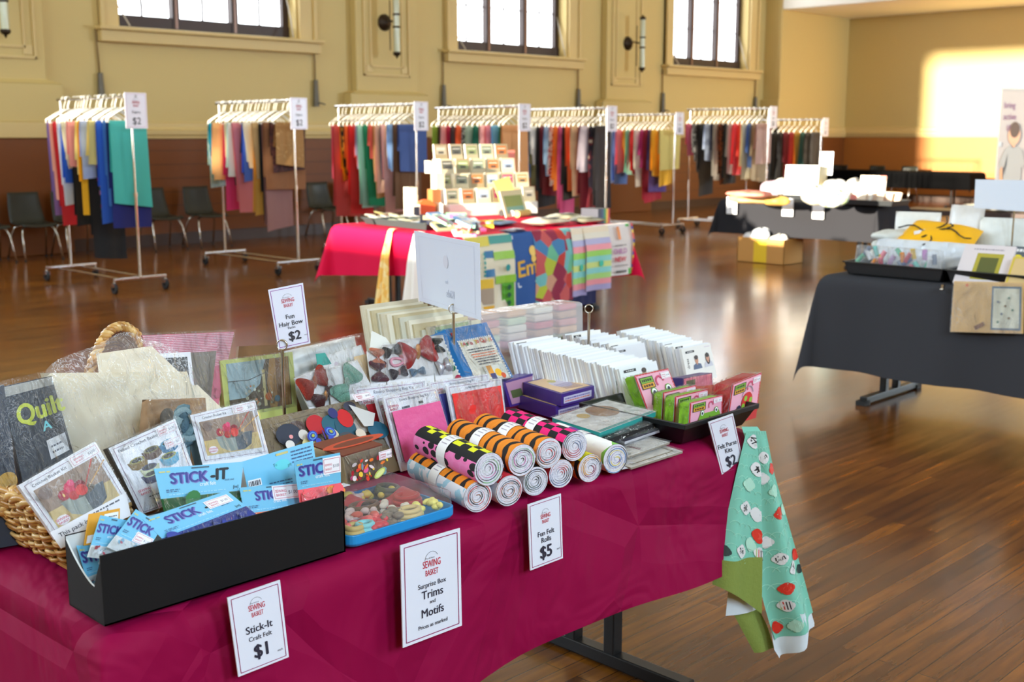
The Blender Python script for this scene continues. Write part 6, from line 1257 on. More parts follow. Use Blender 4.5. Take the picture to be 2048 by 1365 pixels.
# ---- shopping bag kits
def p_env(hdr, col, flip=False, tag=True):
    def f(p):
        p.frame(.04, .02, .96, .97, .006, (146, 60, 130)); 
        if flip: p.text('Enviro Shopping Bag Kit', .5, .93, .04, (90, 90, 110), rot=PI, maxw=.7)
        else: p.text('Enviro Shopping Bag Kit', .54, .90, .045, (90, 90, 110), maxw=.66); p.text('SEWING', .14, .83, .04, (200, 40, 90), .01, maxw=.2); p.text('BASKET', .14, .785, .035, (200, 40, 90), .01, maxw=.18); p.rect(.28, .775, .42, .81, (70, 70, 84)).rect(.6, .8, .68, .84, (60, 70, 74))
        p.step = .0012; p.rect(.05, .0, .95, .775 if not flip else .85, col); p.step = .0002
        rr = random.Random(3)
        if tag: pricetag(p, .66, .66 if not flip else .70, .94, .80 if not flip else .84, '$3.00')
    return f
card('shopping_bag_kit', 'red shopping bag kit behind the pink one, its edge showing left', 'craft kit', [(768, 925), (850, 885), (850, 762), (706, 778)], 2.11, 0, .2, .006, WPAP, p_env(1, M((178, 16, 34), .6), tag=False), 'enviro shopping bag kits', FILM)
card('shopping_bag_kit', 'red glitter shopping bag kit just behind the pink one', 'craft kit', [(784, 926), (880, 886), (861, 772), (750, 796)], 2.075, 0, .2, .006, WPAP, p_env(1, M((190, 20, 36), .6), tag=False), 'enviro shopping bag kits', FILM)
card('shopping_bag_kit', 'pink shopping bag kit with its title upright, left of the red one', 'craft kit', [(800, 928), (906, 888), (873, 776), (766, 796)], 2.04, 0, .22, .006, WPAP, p_env(1, M((226, 92, 148), .35, bump=.5, bscale=22)), 'enviro shopping bag kits', FILM)
card('shopping_bag_kit', 'blue edged shopping bag kit behind the red upside down one', 'craft kit', [(882, 880), (985, 845), (978, 748), (856, 766)], 2.13, 0, .2, .006, WPAP, p_env(1, M((64, 70, 150), .5), tag=False), 'enviro shopping bag kits', FILM)
card('shopping_bag_kit', 'bright red shopping bag kit with its title upside down', 'craft kit', [(914, 884), (1014, 848), (1003, 757), (893, 773)], 2.09, 0, .22, .006, WPAP, p_env(1, M((232, 40, 36), .32, bump=.6, bscale=22), flip=True), 'enviro shopping bag kits', FILM)
# ---- hair bow cards
GLIT = lambda c: M(c, .35, bump=1.0, bscale=420, var=.35)
def bow(t, P, rt, up, n, w, h, mat, knot, rot=0.0):
    ca, sa = math.cos(rot), math.sin(rot); r2, u2_ = rt * ca + up * sa, up * ca - rt * sa; m = MB()
    for s in (-1, 1):
        def f(u, v, s=s):
            x = s * w / 2 * (.08 + .92 * u); hh = h / 2 * (.22 + .78 * math.sin(min(1, u * 1.25) * PI / 2)) * (1 if u < .85 else 1 - (u - .85) * 1.4); y = (2 * v - 1) * hh
            return P + r2 * x + u2_ * y + n * (.004 + .010 * math.sin(PI * v) ** .6 * math.sin(PI * min(1, .12 + .86 * u)) + .003)
        m.grid(f, 10, 8, mat)
    m.ball(P + n * .009, (w * .07, w * .05, h * .28), knot, 10, 8); return m.build('hair_bow', t)
def bowcard(label, pix, Y, bows, lean=.45, clips=(), paper=None):
    def ex(t, q, n):
        rt = (q[1] - q[0]).normalized(); up = n.cross(rt)
        for x, y, w, h, c, k, rot in bows:
            P = q[0] * (1 - x) * (1 - y) + q[1] * x * (1 - y) + q[2] * x * y + q[3] * (1 - x) * y
            bow(t, P, rt, up, n, w, h, c, k, rot)
        for x, y, c in clips:
            P = q[0] * (1 - x) * (1 - y) + q[1] * x * (1 - y) + q[2] * x * y + q[3] * (1 - x) * y; m = MB()
            m.tube([P + n * .004 + rt * (.02 * math.cos(a) * (1 + .3 * math.cos(a))) + up * (.010 * math.sin(a)) for a in [2 * PI * k / 20 for k in range(20)]], .0038, c, 6, closed=True); m.build('hair_clip', t)
    card('hair_bow_card', label, 'hair bow pack', pix, Y, 0, lean, .003, paper or M((226, 224, 224), .5), None, 'hair bow packs', FILM, extra=ex, film_grow=.04, nfilm=.022)
GOLD = M((190, 120, 40), .35, metal=.4); SIL = M((190, 190, 200), .3, metal=.5); DKR = M((150, 16, 20), .3)
bowcard('hair bow card with red glitter bows and brown strips, leftmost of the cards', [(617, 815), (688, 792), (650, 733), (588, 757)], 2.26, [(.42, .66, .095, .06, GLIT((196, 60, 40)), GLIT((210, 110, 70)), .25), (.5, .16, .08, .045, GLIT((90, 30, 30)), GOLD, .3)])
bowcard('hair bow card with mint glitter bows beside the red glitter card', [(662, 806), (742, 770), (714, 720), (652, 738)], 2.25, [(.42, .34, .105, .062, GLIT((150, 214, 190)), GLIT((190, 226, 206)), .55)])
bowcard('hair bow card with orange and maroon glitter bows', [(742, 768), (772, 762), (768, 699), (734, 703)], 2.27, [(.5, .74, .05, .05, GLIT((246, 140, 100)), GLIT((240, 110, 80)), 1.3), (.5, .32, .055, .055, GLIT((110, 40, 60)), GLIT((90, 40, 70)), 1.4)])
bowcard('hair bow card with a black bow and a pink clip', [(774, 762), (812, 756), (796, 687), (765, 690)], 2.27, [(.45, .78, .06, .032, GLIT((30, 28, 26)), GLIT((200, 200, 190)), .1), (.6, .16, .055, .03, GLIT((60, 40, 50)), GLIT((230, 170, 170)), .1)], clips=((.55, .47, M((236, 160, 180), .4)),))
bowcard('hair bow card with a large glossy red bow and a pale blue strip', [(812, 757), (868, 750), (861, 674), (792, 680)], 2.27, [(.5, .62, .125, .075, DKR, GOLD, .12), (.4, .12, .05, .022, GLIT((150, 180, 210)), GLIT((150, 180, 210)), .05)])
bowcard('hair bow card with black sequins and silver bows, rightmost of the cards', [(870, 752), (905, 748), (886, 670), (860, 673)], 2.27, [(.3, .74, .04, .05, GLIT((26, 40, 30)), GLIT((60, 80, 40)), 1.5), (.5, .2, .05, .04, SIL, GLIT((190, 130, 140)), .2)])
card('blank_card', 'blank white card edge rising behind the orange bow card', 'card', [(738, 720), (790, 700), (772, 676), (744, 662)], 2.33, 0, .4, .002, M((226, 224, 214), .5))
card('blank_card', 'pale tan card between the mint bows and the orange bows', 'card', [(716, 760), (742, 752), (734, 708), (708, 714)], 2.30, 0, .4, .002, M((214, 180, 130), .5), filmed=CRINK)
card('white_bow_card', 'white card of pale bows lying behind the mint glitter card', 'hair bow pack', [(655, 760), (740, 735), (722, 690), (640, 715)], 2.34, 0, .5, .003, M((224, 222, 220), .5), lambda p: p.ell(.3, .5, .12, (206, 190, 196)).ell(.6, .55, .1, (196, 210, 206)), None, CRINK)
card('teal_strip', 'small teal ribbon card behind the red glitter bow card', 'card', [(634, 722), (656, 716), (650, 706), (632, 708)], 2.36, 0, .3, .002, M((40, 150, 136), .4))
# ---- rows of paper patterns
def row(n, tl0, Y0, tl1, Y1, w, hmax, lean, name, lab, cat, group, mat, th, pr=None, jit=.004, last=None, yaw=0.0, filmed=None):
    a, b = atY(tl0[0], tl0[1], Y0), atY(tl1[0], tl1[1], Y1); nr = V((math.sin(yaw) * math.cos(lean), -math.cos(yaw) * math.cos(lean), math.sin(lean))); rt = V((math.cos(yaw), math.sin(yaw), 0)); up = nr.cross(rt)
    for i in range(n):
        s = i / (n - 1); tl = a.lerp(b, s) + rt * R.uniform(-jit, jit) + up * R.uniform(-jit, jit); h = min(hmax, (tl.z - NZ - .002) / up.z)
        q = [tl - up * h, tl - up * h + rt * w, tl + rt * w, tl]; m = MB().slab(q, th, mat if not isinstance(mat, list) else mat[i % len(mat)])
        f = last if (i == n - 1 and last) else pr
        if f: f(Pr(m, q), i)
        m.build(name, None, lab(i), cat, group)
def p_pat(p, i):
    rr = random.Random(i); k = rr.uniform(.86, .92); p.rect(.05, k, .30, k + .05, (24, 24, 26)); p.scrib(.12, k + .025, .24, .02, (200, 200, 200), i)
    p.rect(.02 + .1 * rr.random(), .55 + .2 * rr.random(), .06 + .1 * rr.random(), .7, (70, 70, 74)); p.scrib(.06, .5, .4, .015, (120, 120, 124), i)
def heads(p, x, y, r, skin, hair, shirt, long=False):
    p.pts([(x - r * 1.5, y - r * 2.6), (x + r * 1.5, y - r * 2.6), (x + r * 1.2, y - r * 1.3), (x, y - r * .9), (x - r * 1.2, y - r * 1.3)], shirt)
    if long: p.ell(x, y - r * .3, r * 1.7, hair, rx=r * 1.0)
    p.rect(x - r * .3 / p.asp, y - r * 1.4, x + r * .3 / p.asp, y - r * .5, skin).ell(x, y, r * 1.1, skin, rx=r * .8).ell(x, y + r * .65, r * .62, hair, rx=r * .9)
def p_kids(p, i):
    p.rect(.10, .84, .40, .90, (24, 24, 26)); p.scrib(.16, .87, .34, .02, (210, 210, 210), 3); p.text('dress', .16, .42, .12, (40, 40, 46), rot=PI / 2, align='l', sx=.8); p.scrib(.76, .92, .94, .012, (190, 160, 190), 5)
    heads(p, .42, .62, .1, (196, 140, 110), (50, 34, 28), (84, 100, 130)); heads(p, .80, .62, .1, (200, 146, 120), (36, 26, 24), (200, 200, 210), True)
def p_boy(p, i):
    p.rect(.10, .88, .42, .94, (24, 24, 26)); p.scrib(.16, .91, .36, .02, (210, 210, 210), 3); heads(p, .62, .80, .09, (196, 146, 116), (60, 44, 36), (150, 150, 160)); p.text('Kw', .3, .7, .06, (50, 50, 56))
WP2 = [M((228, 230, 232), .5), M((222, 224, 228), .5), M((234, 232, 226), .5)]
row(24, (1236, 661), 2.44, (1364, 700), 2.16, .155, .21, .28, 'pattern_envelope', lambda i: 'white sewing pattern envelope packed in the right rear row' if i < 23 else 'foremost envelope of the right rear row, printed with two young faces', 'pattern envelope', 'envelopes in the right rear row', WP2, .010, p_pat, last=p_kids)
row(14, (1128, 668), 2.46, (1232, 694), 2.26, .14, .2, .28, 'pattern_envelope', lambda i: 'white sewing pattern envelope in the short middle rear row', 'pattern envelope', 'envelopes in the short middle row', WP2, .011, p_pat)
row(46, (1017, 684), 2.40, (1238, 738), 2.05, .17, .22, .32, 'pattern_envelope', lambda i: 'white sewing pattern envelope packed in the long front row' if i < 45 else 'foremost envelope of the long front row, printed with a dark haired boy', 'pattern envelope', 'envelopes in the long front row', WP2, .0075, p_pat, last=p_boy)
CRP = [M((216, 204, 176), .5, var=.2, bscale=20), M((226, 218, 196), .5), M((206, 190, 150), .5, var=.2, bscale=20), M((200, 196, 176), .5)]
row(13, (722, 608), 2.47, (852, 660), 2.36, .20, .36, .22, 'vintage_pattern', lambda i: 'cream packet filed in the leaning row at the back of the near table' if i else 'tall cream packet standing at the left end of the rear filed row', 'packet', 'cream packets in the rear row', CRP, .008, lambda p, i: p.scrib(.1, .9, .8, .02, (180, 150, 120), i).rect(.1, .3, .9, .8, [(206, 190, 160), (190, 196, 190), (214, 196, 190)][i % 3]), jit=.008)
card('green_pattern', 'packet with a teal picture at the right end of the cream row', 'packet', [(868, 720), (945, 705), (940, 640), (862, 654)], 2.34, 0, .25, .008, M((214, 210, 180), .4), lambda p: p.rect(.08, .3, .5, .9, (70, 140, 150)).rect(.1, .86, .95, .96, (170, 180, 130)), None, FILM)
# clear container
q = quad([(962, 725), (1170, 695), (1168, 604), (960, 632)], atY(1066, 710, 2.475), (0, -1, .08)); t = thing('clear_container', 'frosted clear container of pink and green goods at the rear right', 'container', (q[0] + q[1]) / 2)
e0, e1 = [V((p.x, p.y, NZ)) for p in q[:2]]; FR = film('frosted_plastic', .2, .34, .15, 5, (.97, .96, .92)); bk = V((0, .10, 0)); m = MB(); RQ = [e0, e1, q[2], q[3]]
m.hexa([e0, e1, e1 + bk, e0 + bk, q[3], q[2], q[2] + bk, q[3] + bk], FR); m.build('frosted_shell', t, bevel=.012)
n = (q[1] - q[0]).cross(q[3] - q[0]).normalized(); W_ = M((230, 222, 206), .6); rr = random.Random(9)
for i, x in enumerate((.12, .37, .63, .87)):
    for j in range(6):
        P = q[0].lerp(q[1], x) * (1 - (j / 6)) + q[3].lerp(q[2], x) * (j / 6) + V((0, .05, .012)); c = [(226, 206, 196), (214, 130, 130), (236, 226, 214), (200, 150, 120), (200, 214, 180), (214, 90, 110), (226, 170, 120)][(i * 3 + j * 2) % 7]
        m = MB().box(P, (.085, .07, .022), M(c, .6)); m.build('folded_pouch', t, bevel=.006)
# ---- learn to quilt box
def p_learn(p):
    p.rect(.16, .0, .93, .76, (228, 222, 206)); rr = random.Random(2)
    for k in range(17): p.ell(.16 + .045 * k, .76, .016, (240, 240, 236), n=8).ell(.93, .76 - .045 * k, .016, (240, 240, 236), n=8).ell(.16, .76 - .045 * k, .016, (240, 240, 236), n=8)
    cs = [(226, 190, 30), (200, 40, 60), (40, 120, 60), (200, 60, 40), (180, 30, 60), (220, 120, 30)]
    x = .21
    for k, ch in enumerate('Learn To Quilt'):
        if ch != ' ': p.text(ch, x, .66 + .015 * (k % 2), .075, cs[k % 6], .025, rot=.1 * (1 if k % 2 else -1))
        x += .052
    for k in range(7): p.scrib(.26 + .02 * k, .58 - .045 * k, .86, .018, (90, 90, 100) if k not in (2, 3) else (226, 120, 80), k)
    p.rect(.42, .02, .88, .26, (206, 206, 196)).rect(.48, .06, .6, .26, (226, 150, 30)).rect(.5, .02, .62, .12, (60, 60, 110)).ell(.7, .12, .07, (236, 180, 30)).ell(.78, .06, .05, (206, 80, 40)).rect(.06, .84, .13, .92, (190, 60, 60))
def qside(t, q, n):
    d = n * -.045; e = [q[0] + d + V((-.028, 0, 0)), q[0], q[3], q[3] + d + V((-.028, 0, 0))]; m = MB().slab(e, .002, M((24, 112, 178), .4)); p = Pr(m, e)
    p.rect(.1, .1, .72, .86, (226, 222, 208))
    for k in range(12): p.ell(.72, .1 + .065 * k, .02, (240, 240, 236), n=7)
    for x, y, c in ((.45, .78, (226, 200, 40)), (.5, .62, (40, 110, 70)), (.45, .5, (226, 200, 40)), (.55, .36, (30, 110, 70)), (.6, .18, (190, 30, 80))): p.ell(x, y, .05, c)
    m.build('box_side', t)
card('quilt_box', 'bright blue Learn To Quilt box leaning behind the red shopping bag kit', 'craft box', [(940, 770), (1027, 755), (973, 645), (889, 660)], 2.24, 0, .5, .045, M((24, 116, 184), .4, coat=.3), p_learn, None, FILM, film_grow=.01, extra=qside, bodyname='box_front', low=False)
c = atY(965, 764, 2.27); MB().bx((c.x - .05, 2.255, NZ), (c.x + .03, 2.32, c.z - .003), M((60, 54, 50), .6)).build('display_riser', None, 'dark block propping up the blue quilt box, behind the red kit', 'riser')
# ---- purple boxes, teal packets
PUR = M((72, 44, 132), .4, coat=.3)
def lay(name, label, cat, pix, z, th, top, side, pr=None, group=None, filmed=None, bodyname='body'):
    q = [NT(x, y, z + th) for x, y in pix]; m = MB(); bq = [p - V((0, 0, th)) for p in q]
    m.add(q, [(0, 1, 2, 3)], top); m.add(bq + q, [(3, 2, 1, 0), (0, 1, 5, 4), (1, 2, 6, 5), (2, 3, 7, 6), (3, 0, 4, 7)], side)
    if pr: pr(Pr(m, q), m, q, bq)
    if not filmed: return m.build(name, None, label, cat, group, bevel=.002)
    t = thing(name, label, cat, (bq[0] + bq[2]) / 2, group); m.build(bodyname, t, bevel=.002); f = MB(); e = .04; c = (q[0] + q[2]) / 2
    puff(f, [p + (p - c) * e + V((0, 0, .003)) for p in q], .012, filmed, 16, 14, len(label), .7, front_only=True, sharp=.4); f.build('clear_film', t); return t
def p_pur(p, m, q, bq):
    p.rect(.06, .06, .94, .94, (226, 190, 150)); p.ell(.5, .55, .24, (206, 196, 214), rx=.3).ell(.3, .5, .1, (190, 180, 110))
    for k in range(6): p.line([(.5 + .06 * k, .35), (.56 + .06 * k, .8)], .02, (90, 70, 140))
    s = [bq[1] + (q[1] - bq[1]) * .15, bq[2] + (q[2] - bq[2]) * .15, q[2] - (q[2] - bq[2]) * .2, q[1] - (q[1] - bq[1]) * .2]; p2 = Pr(m, s, off=.001); p2.rect(.06, .1, .9, .9, (206, 200, 226)); p2.scrib(.1, .62, .85, .14, (110, 90, 170), 4); p2.scrib(.1, .34, .85, .14, (226, 130, 110), 5)
lay('purple_kit_box', 'purple kit box lying under the other purple box', 'craft box', [(1036, 792), (1112, 815), (1182, 797), (1106, 772)], 0, .036, PUR, PUR, p_pur, 'purple kit boxes')
lay('purple_kit_box', 'purple kit box with a picture top, lying on the other purple box', 'craft box', [(1046, 765), (1123, 789), (1189, 772), (1115, 750)], .037, .036, PUR, PUR, p_pur, 'purple kit boxes')
card('purple_kit_box', 'purple kit box standing upright left of the two lying ones', 'craft box', [(1020, 815), (1098, 795), (1075, 745), (1005, 764)], 2.3, .3, .1, .05, PUR, lambda p: p.rect(.06, .08, .94, .92, (190, 140, 170)).rect(.12, .3, .4, .6, (90, 100, 60)), 'purple kit boxes')
FLAT = M((236, 234, 230), .4); TEAL = M((32, 146, 140), .8); ZEB = prints('zebra_felt', [(240, 238, 232), (24, 22, 22), (238, 236, 230)], 60, .8, 'noise')
PAPB = M((150, 140, 126), .4)
lay('flat_kit', 'flat clear packet at the bottom of the pile below the teal packet', 'craft kit', [(1175, 908), (1262, 936), (1366, 903), (1262, 872)], 0, .006, FLAT, PAPB, lambda p, m, q, b: p.frame(.1, .1, .9, .9, .02, (150, 130, 90)), 'flat craft kits', FILM)
lay('flat_kit', 'flat clear packet lying second in the pile, a grey print showing', 'craft kit', [(1160, 890), (1256, 914), (1340, 885), (1240, 860)], .009, .006, FLAT, PAPB, lambda p, m, q, b: p.rect(.1, .1, .6, .9, (170, 176, 190)).scrib(.65, .4, .9, .06, (150, 90, 90), 3), 'flat craft kits', FILM)
lay('flat_kit', 'flat navy and floral packet lying over the clear ones', 'craft kit', [(1190, 868), (1250, 884), (1326, 858), (1262, 838)], .019, .008, M((60, 58, 84), .4), M((190, 190, 196), .4), lambda p, m, q, b: p.ell(.5, .4, .2, (190, 150, 170)).ell(.7, .6, .15, (90, 130, 90)), 'flat craft kits', FILM)
lay('flat_kit', 'black and white print packet just under the teal packet', 'craft kit', [(1118, 862), (1205, 884), (1316, 846), (1240, 822)], .030, .012, ZEB, ZEB, None, 'flat craft kits', FILM)
lay('flat_kit', 'teal felt packet with a pale photo sheet on top of the pile', 'craft kit', [(1104, 836), (1200, 866), (1312, 824), (1214, 800)], .044, .014, M((234, 234, 234), .4), TEAL, lambda p, m, q, b: p.ell(.35, .6, .2, (170, 130, 100)).ell(.3, .3, .08, (206, 170, 80)).pts([(.9, .05), (.99, .05), (.99, .95), (.8, .95)], (32, 146, 140)).pricey() if False else p.ell(.35, .6, .2, (170, 130, 100)).ell(.3, .3, .08, (206, 170, 80)).rect(.92, .02, .99, .98, (32, 146, 140)), 'flat craft kits', CRINK)
c = NT(1232, 880, .03); MB().cyl(c, c + V((.085, .035, 0)), .015, film('clear_tube', .3, .12, .3, 10), n=16).build('clear_tube', None, 'small clear tube of striped ribbon in front of the packet pile', 'tube')
MB().cyl(c + V((.022, .009, 0)), c + V((.04, .0165, 0)), .0125, M((226, 190, 206), .6), n=14).build('ribbon_roll', None, 'pink striped ribbon inside the small clear tube', 'ribbon')
# ---- black tray of purse kits
a, b = NT(1356, 899), NT(1507, 863); PX0, PX1, PY0, PY1, PH = a.x + .05, b.x + .035, NY0 + .03, NY0 + .32, .06
m = MB(); TB = M((10, 10, 11), .4)
def ring(g, z): return [V((PX0 - g, PY0 - g, z)), V((PX1 + g, PY0 - g, z)), V((PX1 + g, PY1 + g, z)), V((PX0 - g, PY1 + g, z))]
rings(m, [ring(0, NZ), ring(.024, NZ + PH - .014), ring(.031, NZ + PH - .014), ring(.032, NZ + PH), ring(.025, NZ + PH), ring(-.001, NZ + .004)], TB, True, True)
m.build('black_tray', None, 'black plastic tray of felt purse kits at the right end of the table', 'tray', bevel=.0015)
GRN = M((150, 214, 30), .85, bump=.3, bscale=150); REDF = M((196, 36, 30), .85, bump=.3, bscale=150)
def p_kit(kind):
    def f(p):
        p.rect(0, 0, 1, 1, (196, 50, 50)); p.rect(.035, .03, .965, .97, (236, 170, 190))
        for k in range(12): p.ell(.03 + .085 * k, .97, .014, (236, 170, 190), n=6).ell(.035, .05 + .08 * k, .014, (236, 170, 190), n=6).ell(.965, .05 + .08 * k, .014, (236, 170, 190), n=6)
        p.rect(.08, .64, .46, .92, (60, 60, 40)).rect(.1, .78, .44, .9, (120, 170, 50)).rect(.1, .66, .44, .77, (220, 160, 40)); p.scrib(.13, .84, .41, .055, (40, 50, 30), 3); p.scrib(.13, .715, .41, .055, (80, 44, 20), 5)
        p.arc(.62, .74, .13, 0, PI * 1.2, .05, (206, 70, 110)); pricetag(p, .70, .78, .96, .94, '$2.00')
        if kind == 'frog':
            p.pts([(.3, .52), (.86, .52), (.92, .3), (.8, .05), (.4, .05), (.24, .3)], (120, 170, 50))
            for x in (.36, .78): p.ell(x, .54, .11, (110, 160, 50)).ell(x, .54, .085, (240, 244, 240)).ell(x, .53, .05, (30, 40, 60))
            p.ell(.5, .2, .1, (226, 90, 60)).ell(.58, .36, .03, (60, 90, 40))
        else:
            p.arc(.56, .5, .26, .2, PI, .025, (130, 130, 140)); p.ell(.56, .34, .26, (206, 40, 40)); p.ell(.3, .2, .1, (50, 50, 70))
            for x, y in ((.5, .44), (.68, .36), (.44, .24), (.62, .18)): p.ell(x, y, .075, (140, 190, 60))
    return f
PT = NZ + .006
def kit(label, pix, Y, kind, yaw=0.0, lean=.1, th=.04, felt=GRN):
    def ex(t, q, n):
        m = MB(); b = [p - n * .003 for p in q]; d = -n * th; sh = .9; c = (b[0] + b[2]) / 2
        e = [c + (p - c) * .96 for p in b]; g = [p + d for p in e]
        m.hexa([e[0], e[1], g[1], g[0], e[3], e[2], g[2], g[3]], felt); m.build('felt_pieces', t, bevel=.008)
        m = MB(); w = [p + d * 1.05 for p in q]; m.hexa([q[0], q[1], w[1], w[0], q[3], q[2], w[2], w[3]], FILM); m.build('clear_film', t)
    card('purse_kit', label, 'craft kit', pix, Y, yaw, lean, .0015, WPAP, p_kit(kind), 'felt purse kits', extra=ex, zlow=PT, lowmat=M((196, 50, 50), .5))
kit('green frog purse kit tilted at the left rear of the black tray', [(1300, 838), (1366, 812), (1336, 737), (1268, 752)], 1.90, 'frog', lean=.25)
kit('green frog purse kit at the back of the three, in the black tray', [(1322, 860), (1390, 836), (1392, 770), (1326, 786)], 1.865, 'frog', th=.034)
kit('green frog purse kit between the other two upright ones', [(1346, 862), (1414, 842), (1416, 778), (1350, 794)], 1.805, 'frog', th=.034)
kit('green frog purse kit foremost in the black tray, goggle eyes showing', [(1376, 866), (1444, 845), (1445, 790), (1380, 806)], 1.745, 'frog', th=.036)
kit('red ladybird purse kit standing at the right end of the black tray', [(1455, 838), (1514, 820), (1523, 745), (1465, 769)], 1.728, 'bug', th=.06, felt=REDF)
for k, (pix, Y, col, lab) in enumerate((([(1390, 800), (1452, 790), (1450, 768), (1384, 774)], 1.9, (196, 60, 44), 'red purse kit lying behind the green ones in the tray'), ([(1400, 820), (1452, 812), (1452, 790), (1392, 796)], 1.86, (206, 90, 50), 'orange red purse kit lying under the red one in the tray'))):
    card('purse_kit', lab, 'craft kit', pix, Y, 0, .9, .03, M(col, .5, coat=.4), None, 'felt purse kits', FILM, zlow=PT)
card('purse_kit', 'purple sided purse kit with a pink face at the rear of the tray', 'craft kit', [(1366, 790), (1426, 776), (1424, 746), (1366, 757)], 1.96, .15, .1, .04, M((60, 40, 110), .5), lambda p: p.rect(.02, .0, .98, .96, (226, 120, 140)).rect(.1, .2, .4, .8, (90, 90, 50)), 'felt purse kits', FILM, zlow=PT)
# ---- mint cloth hanging off the right end
MINT = M((122, 194, 172), .75, sheen=.1); GBAND = M((126, 142, 62), .8, bump=.2, bscale=90); WB = M((214, 224, 230), .75)
P0 = V((NX1 - .01, NY0 - .045, TZ)); Nm = V((-.35, -.93, 0)).normalized(); q0 = [onp(x, y, P0, Nm) for x, y in ((1416, 1315), (1640, 1315), (1640, 862), (1416, 862))]
t = thing('mint_cloth', 'mint green printed cloth with a green band hanging off the right table end', 'cloth', (q0[0].x / 2 + q0[1].x / 2, q0[0].y, q0[0].z))
def lerpt(T_, y):
    for (y0, x0), (y1, x1) in zip(T_, T_[1:]):
        if y <= y1: k = (y - y0) / (y1 - y0); return x0 + (x1 - x0) * max(0, min(1, k))
    return T_[-1][1]
def sheet_(name, Lt, Rt, hemL, hemR, topy, depth, mat, pr=None, nu=14, nv=26, cut=None, cutmat=None, back=0.0, asp=.5):
    """hanging cloth panel: left and right outlines, bottom hem as a curve between them"""
    def pix(u, v):
        s = 1 - v; yb = hemL + (hemR - hemL) * u if not callable(hemL) else hemL(u); y = topy + (yb - topy) * s; return (lerpt(Lt, y) + (lerpt(Rt, y) - lerpt(Lt, y)) * u, y)
    def P(u, v): u = min(1, max(0, u)); x, y = pix(u, min(1, max(0, v))); return onp(x, y, P0 - Nm * back, Nm) + Nm * depth(u, 1 - v)
    m = MB(); m.grid(P, nu, nv, mat, True)
    if pr:
        def fn(x, y):
            e = .01; a = P(min(1, x + e), y) - P(max(0, x - e), y); b = P(x, min(1, y + e)) - P(x, max(0, y - e)); nn = a.cross(b).normalized(); nn = nn if nn.dot(Nm) > 0 else -nn; return P(x, y), nn
        pr(Pr(m, fn=fn, off=.0012, asp=asp, step=.000012))
    return m.build(name, t)
RD, GRY, BLKM = (214, 54, 40), (222, 222, 222), (36, 40, 44)
def motif(p, x, y, r, kind):
    def quatre(c, k=1.0):
        for dx, dy in ((-.5, 0), (.5, 0), (0, .5), (0, -.5)): p.ell(x + dx * r * k / p.asp, y + dy * r * k, r * .62 * k, c, n=10); p.k -= 1
        p.rect(x - .75 * r * k / p.asp, y - .75 * r * k, x + .75 * r * k / p.asp, y + .75 * r * k, c); p.k += 1
    if kind == 'r': quatre(RD); p.ell(x, y, r * .5, (226, 80, 64), n=9)
    elif kind == 'w': quatre(GRY); rr = random.Random(int(x * 99)); [p.line([(x + rr.uniform(-.6, .6) * r / p.asp, y + rr.uniform(-.6, .6) * r), (x + rr.uniform(-.6, .6) * r / p.asp, y + rr.uniform(-.6, .6) * r)], r * .16, BLKM) for _ in range(9)]
    elif kind == 's': quatre(GRY); [p.rect(x + (-.7 + .35 * j) * r / p.asp, y - .7 * r, x + (-.55 + .35 * j) * r / p.asp, y + .7 * r, [(170, 190, 120), RD, (60, 60, 60), BLKM][j]) for j in range(4)]
    elif kind == 'l': quatre((176, 222, 200))
    else: quatre((40, 60, 60), .8)
def lattice(p):
    for i in range(5):
        for j in range(12): p.arc(.1 + .2 * i + .1 * (j % 2), .04 + .083 * j, .05, .15 * PI, .85 * PI, .0035, (160, 220, 200), 6)
def pr_left(p):
    lattice(p)
    for x, y, k in ((.45, .45, 'w'), (.84, .43, 'w'), (.9, .29, 'r'), (.42, .14, 'w'), (.7, .21, 'l'), (.07, .1, 'd'), (.75, .93, 'w'), (.85, .74, 'w'), (.95, .17, 's'), (.5, .62, 'l')):
        p.asp = (18 + 88 * (1 - y)) / 280; motif(p, x, y, .045, k)
def pr_right(p):
    lattice(p)
    for x, y, k in ((.82, .80, 'r'), (.6, .586, 'r'), (.93, .33, 'r'), (.42, .23, 'r'), (.12, .05, 'r'), (.40, .375, 'w'), (.66, .305, 'w'), (.16, .46, 's'), (.35, .15, 's'), (.40, .05, 'l'), (.4, .87, 'w'), (.2, .77, 'w'), (.93, .575, 'l'), (.95, .25, 'd'), (.6, .70, 'l')):
        p.asp = (26 + 84 * (1 - y)) / 418; motif(p, x, y, .027, k)
LL = [(862, 1490), (950, 1466), (1050, 1440), (1160, 1413), (1240, 1410)]; MM = [(862, 1508), (950, 1518), (1060, 1519), (1240, 1519), (1320, 1519)]
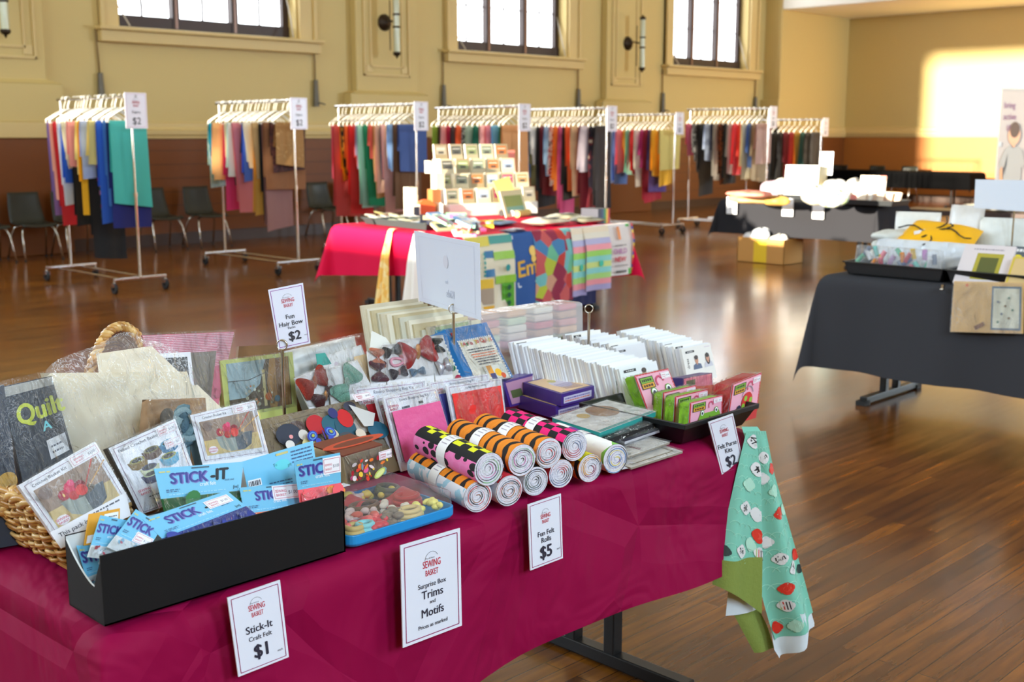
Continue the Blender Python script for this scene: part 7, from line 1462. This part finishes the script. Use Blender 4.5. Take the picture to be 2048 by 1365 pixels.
sheet_('green_band', [(1100, 1424), (1160, 1414), (1240, 1410)], [(1100, 1519), (1260, 1517)], lambda u: 1163 + 62 * u ** 1.3, None, 1112, lambda u, s: .006 + .04 * (math.sin(PI * (1 - u) * .8) * .8 + .3 * math.sin(7 * u)), GBAND, None, 12, 8, back=-.002)
sheet_('left_panel', LL, MM, lambda u: 1118 + 42 * u ** 1.2, None, 862, lambda u, s: .006 + .04 * s * (math.sin(PI * (1 - u) * .8) * .8 + .3 * math.sin(7 * u)) , MINT, pr_left, asp=.36)
RR_ = [(862, 1530), (950, 1548), (1050, 1577), (1150, 1606), (1243, 1631), (1262, 1630), (1320, 1600)]; RL = [(862, 1506), (950, 1516), (1060, 1517), (1180, 1519), (1240, 1535), (1320, 1562)]
hemR_ = lambda u: 1280 - 54 * u ** 1.1
sheet_('right_panel', RL, RR_, hemR_, None, 862, lambda u, s: .004 + s * (.04 * math.sin(PI * min(1, u)) ** 1.5 - .012 * math.sin(9 * u)), MINT, pr_right, asp=.28)
def pr_selv(p): p.text('Riley Blake Designs', .22, .35, .34, (40, 50, 70), align='l', maxw=.5); p.scrib(.74, .5, .96, .2, (60, 70, 90), 3)
sheet_('white_selvedge', [(1180, 1530), (1298, 1546), (1330, 1566)], [(1180, 1612), (1215, 1620), (1250, 1630), (1330, 1613)], lambda u: 1316 - 62 * u ** 1.1, None, 1215, lambda u, s: .004 + .04 * math.sin(PI * min(1, u)) ** 1.5 - .012 * math.sin(9 * u), WB, None, 12, 6, back=.003)
sheet_('white_underside', [(1180, 1462), (1240, 1456)], [(1180, 1519), (1240, 1519)], lambda u: 1236 - 14 * u, None, 1186, lambda u, s: -.012 + .01 * math.sin(3 * u), WB, None, 8, 5, back=.006)
sheet_('green_underside', [(1218, 1466), (1260, 1488), (1312, 1516)], [(1218, 1524), (1260, 1545), (1312, 1560)], lambda u: 1311 - 8 * u, None, 1222, lambda u, s: -.016 + .006 * math.sin(5 * u), GBAND, None, 8, 8, back=.012)
sheet_('top_fold', [(858, 1494), (900, 1484)], [(858, 1526), (900, 1534)], lambda u: 880, None, 858, lambda u, s: .006 - .03 * (1 - s), MINT, None, 8, 4)
if bpy.data.scenes.get('lettering'): bpy.data.scenes.remove(bpy.data.scenes['lettering'])
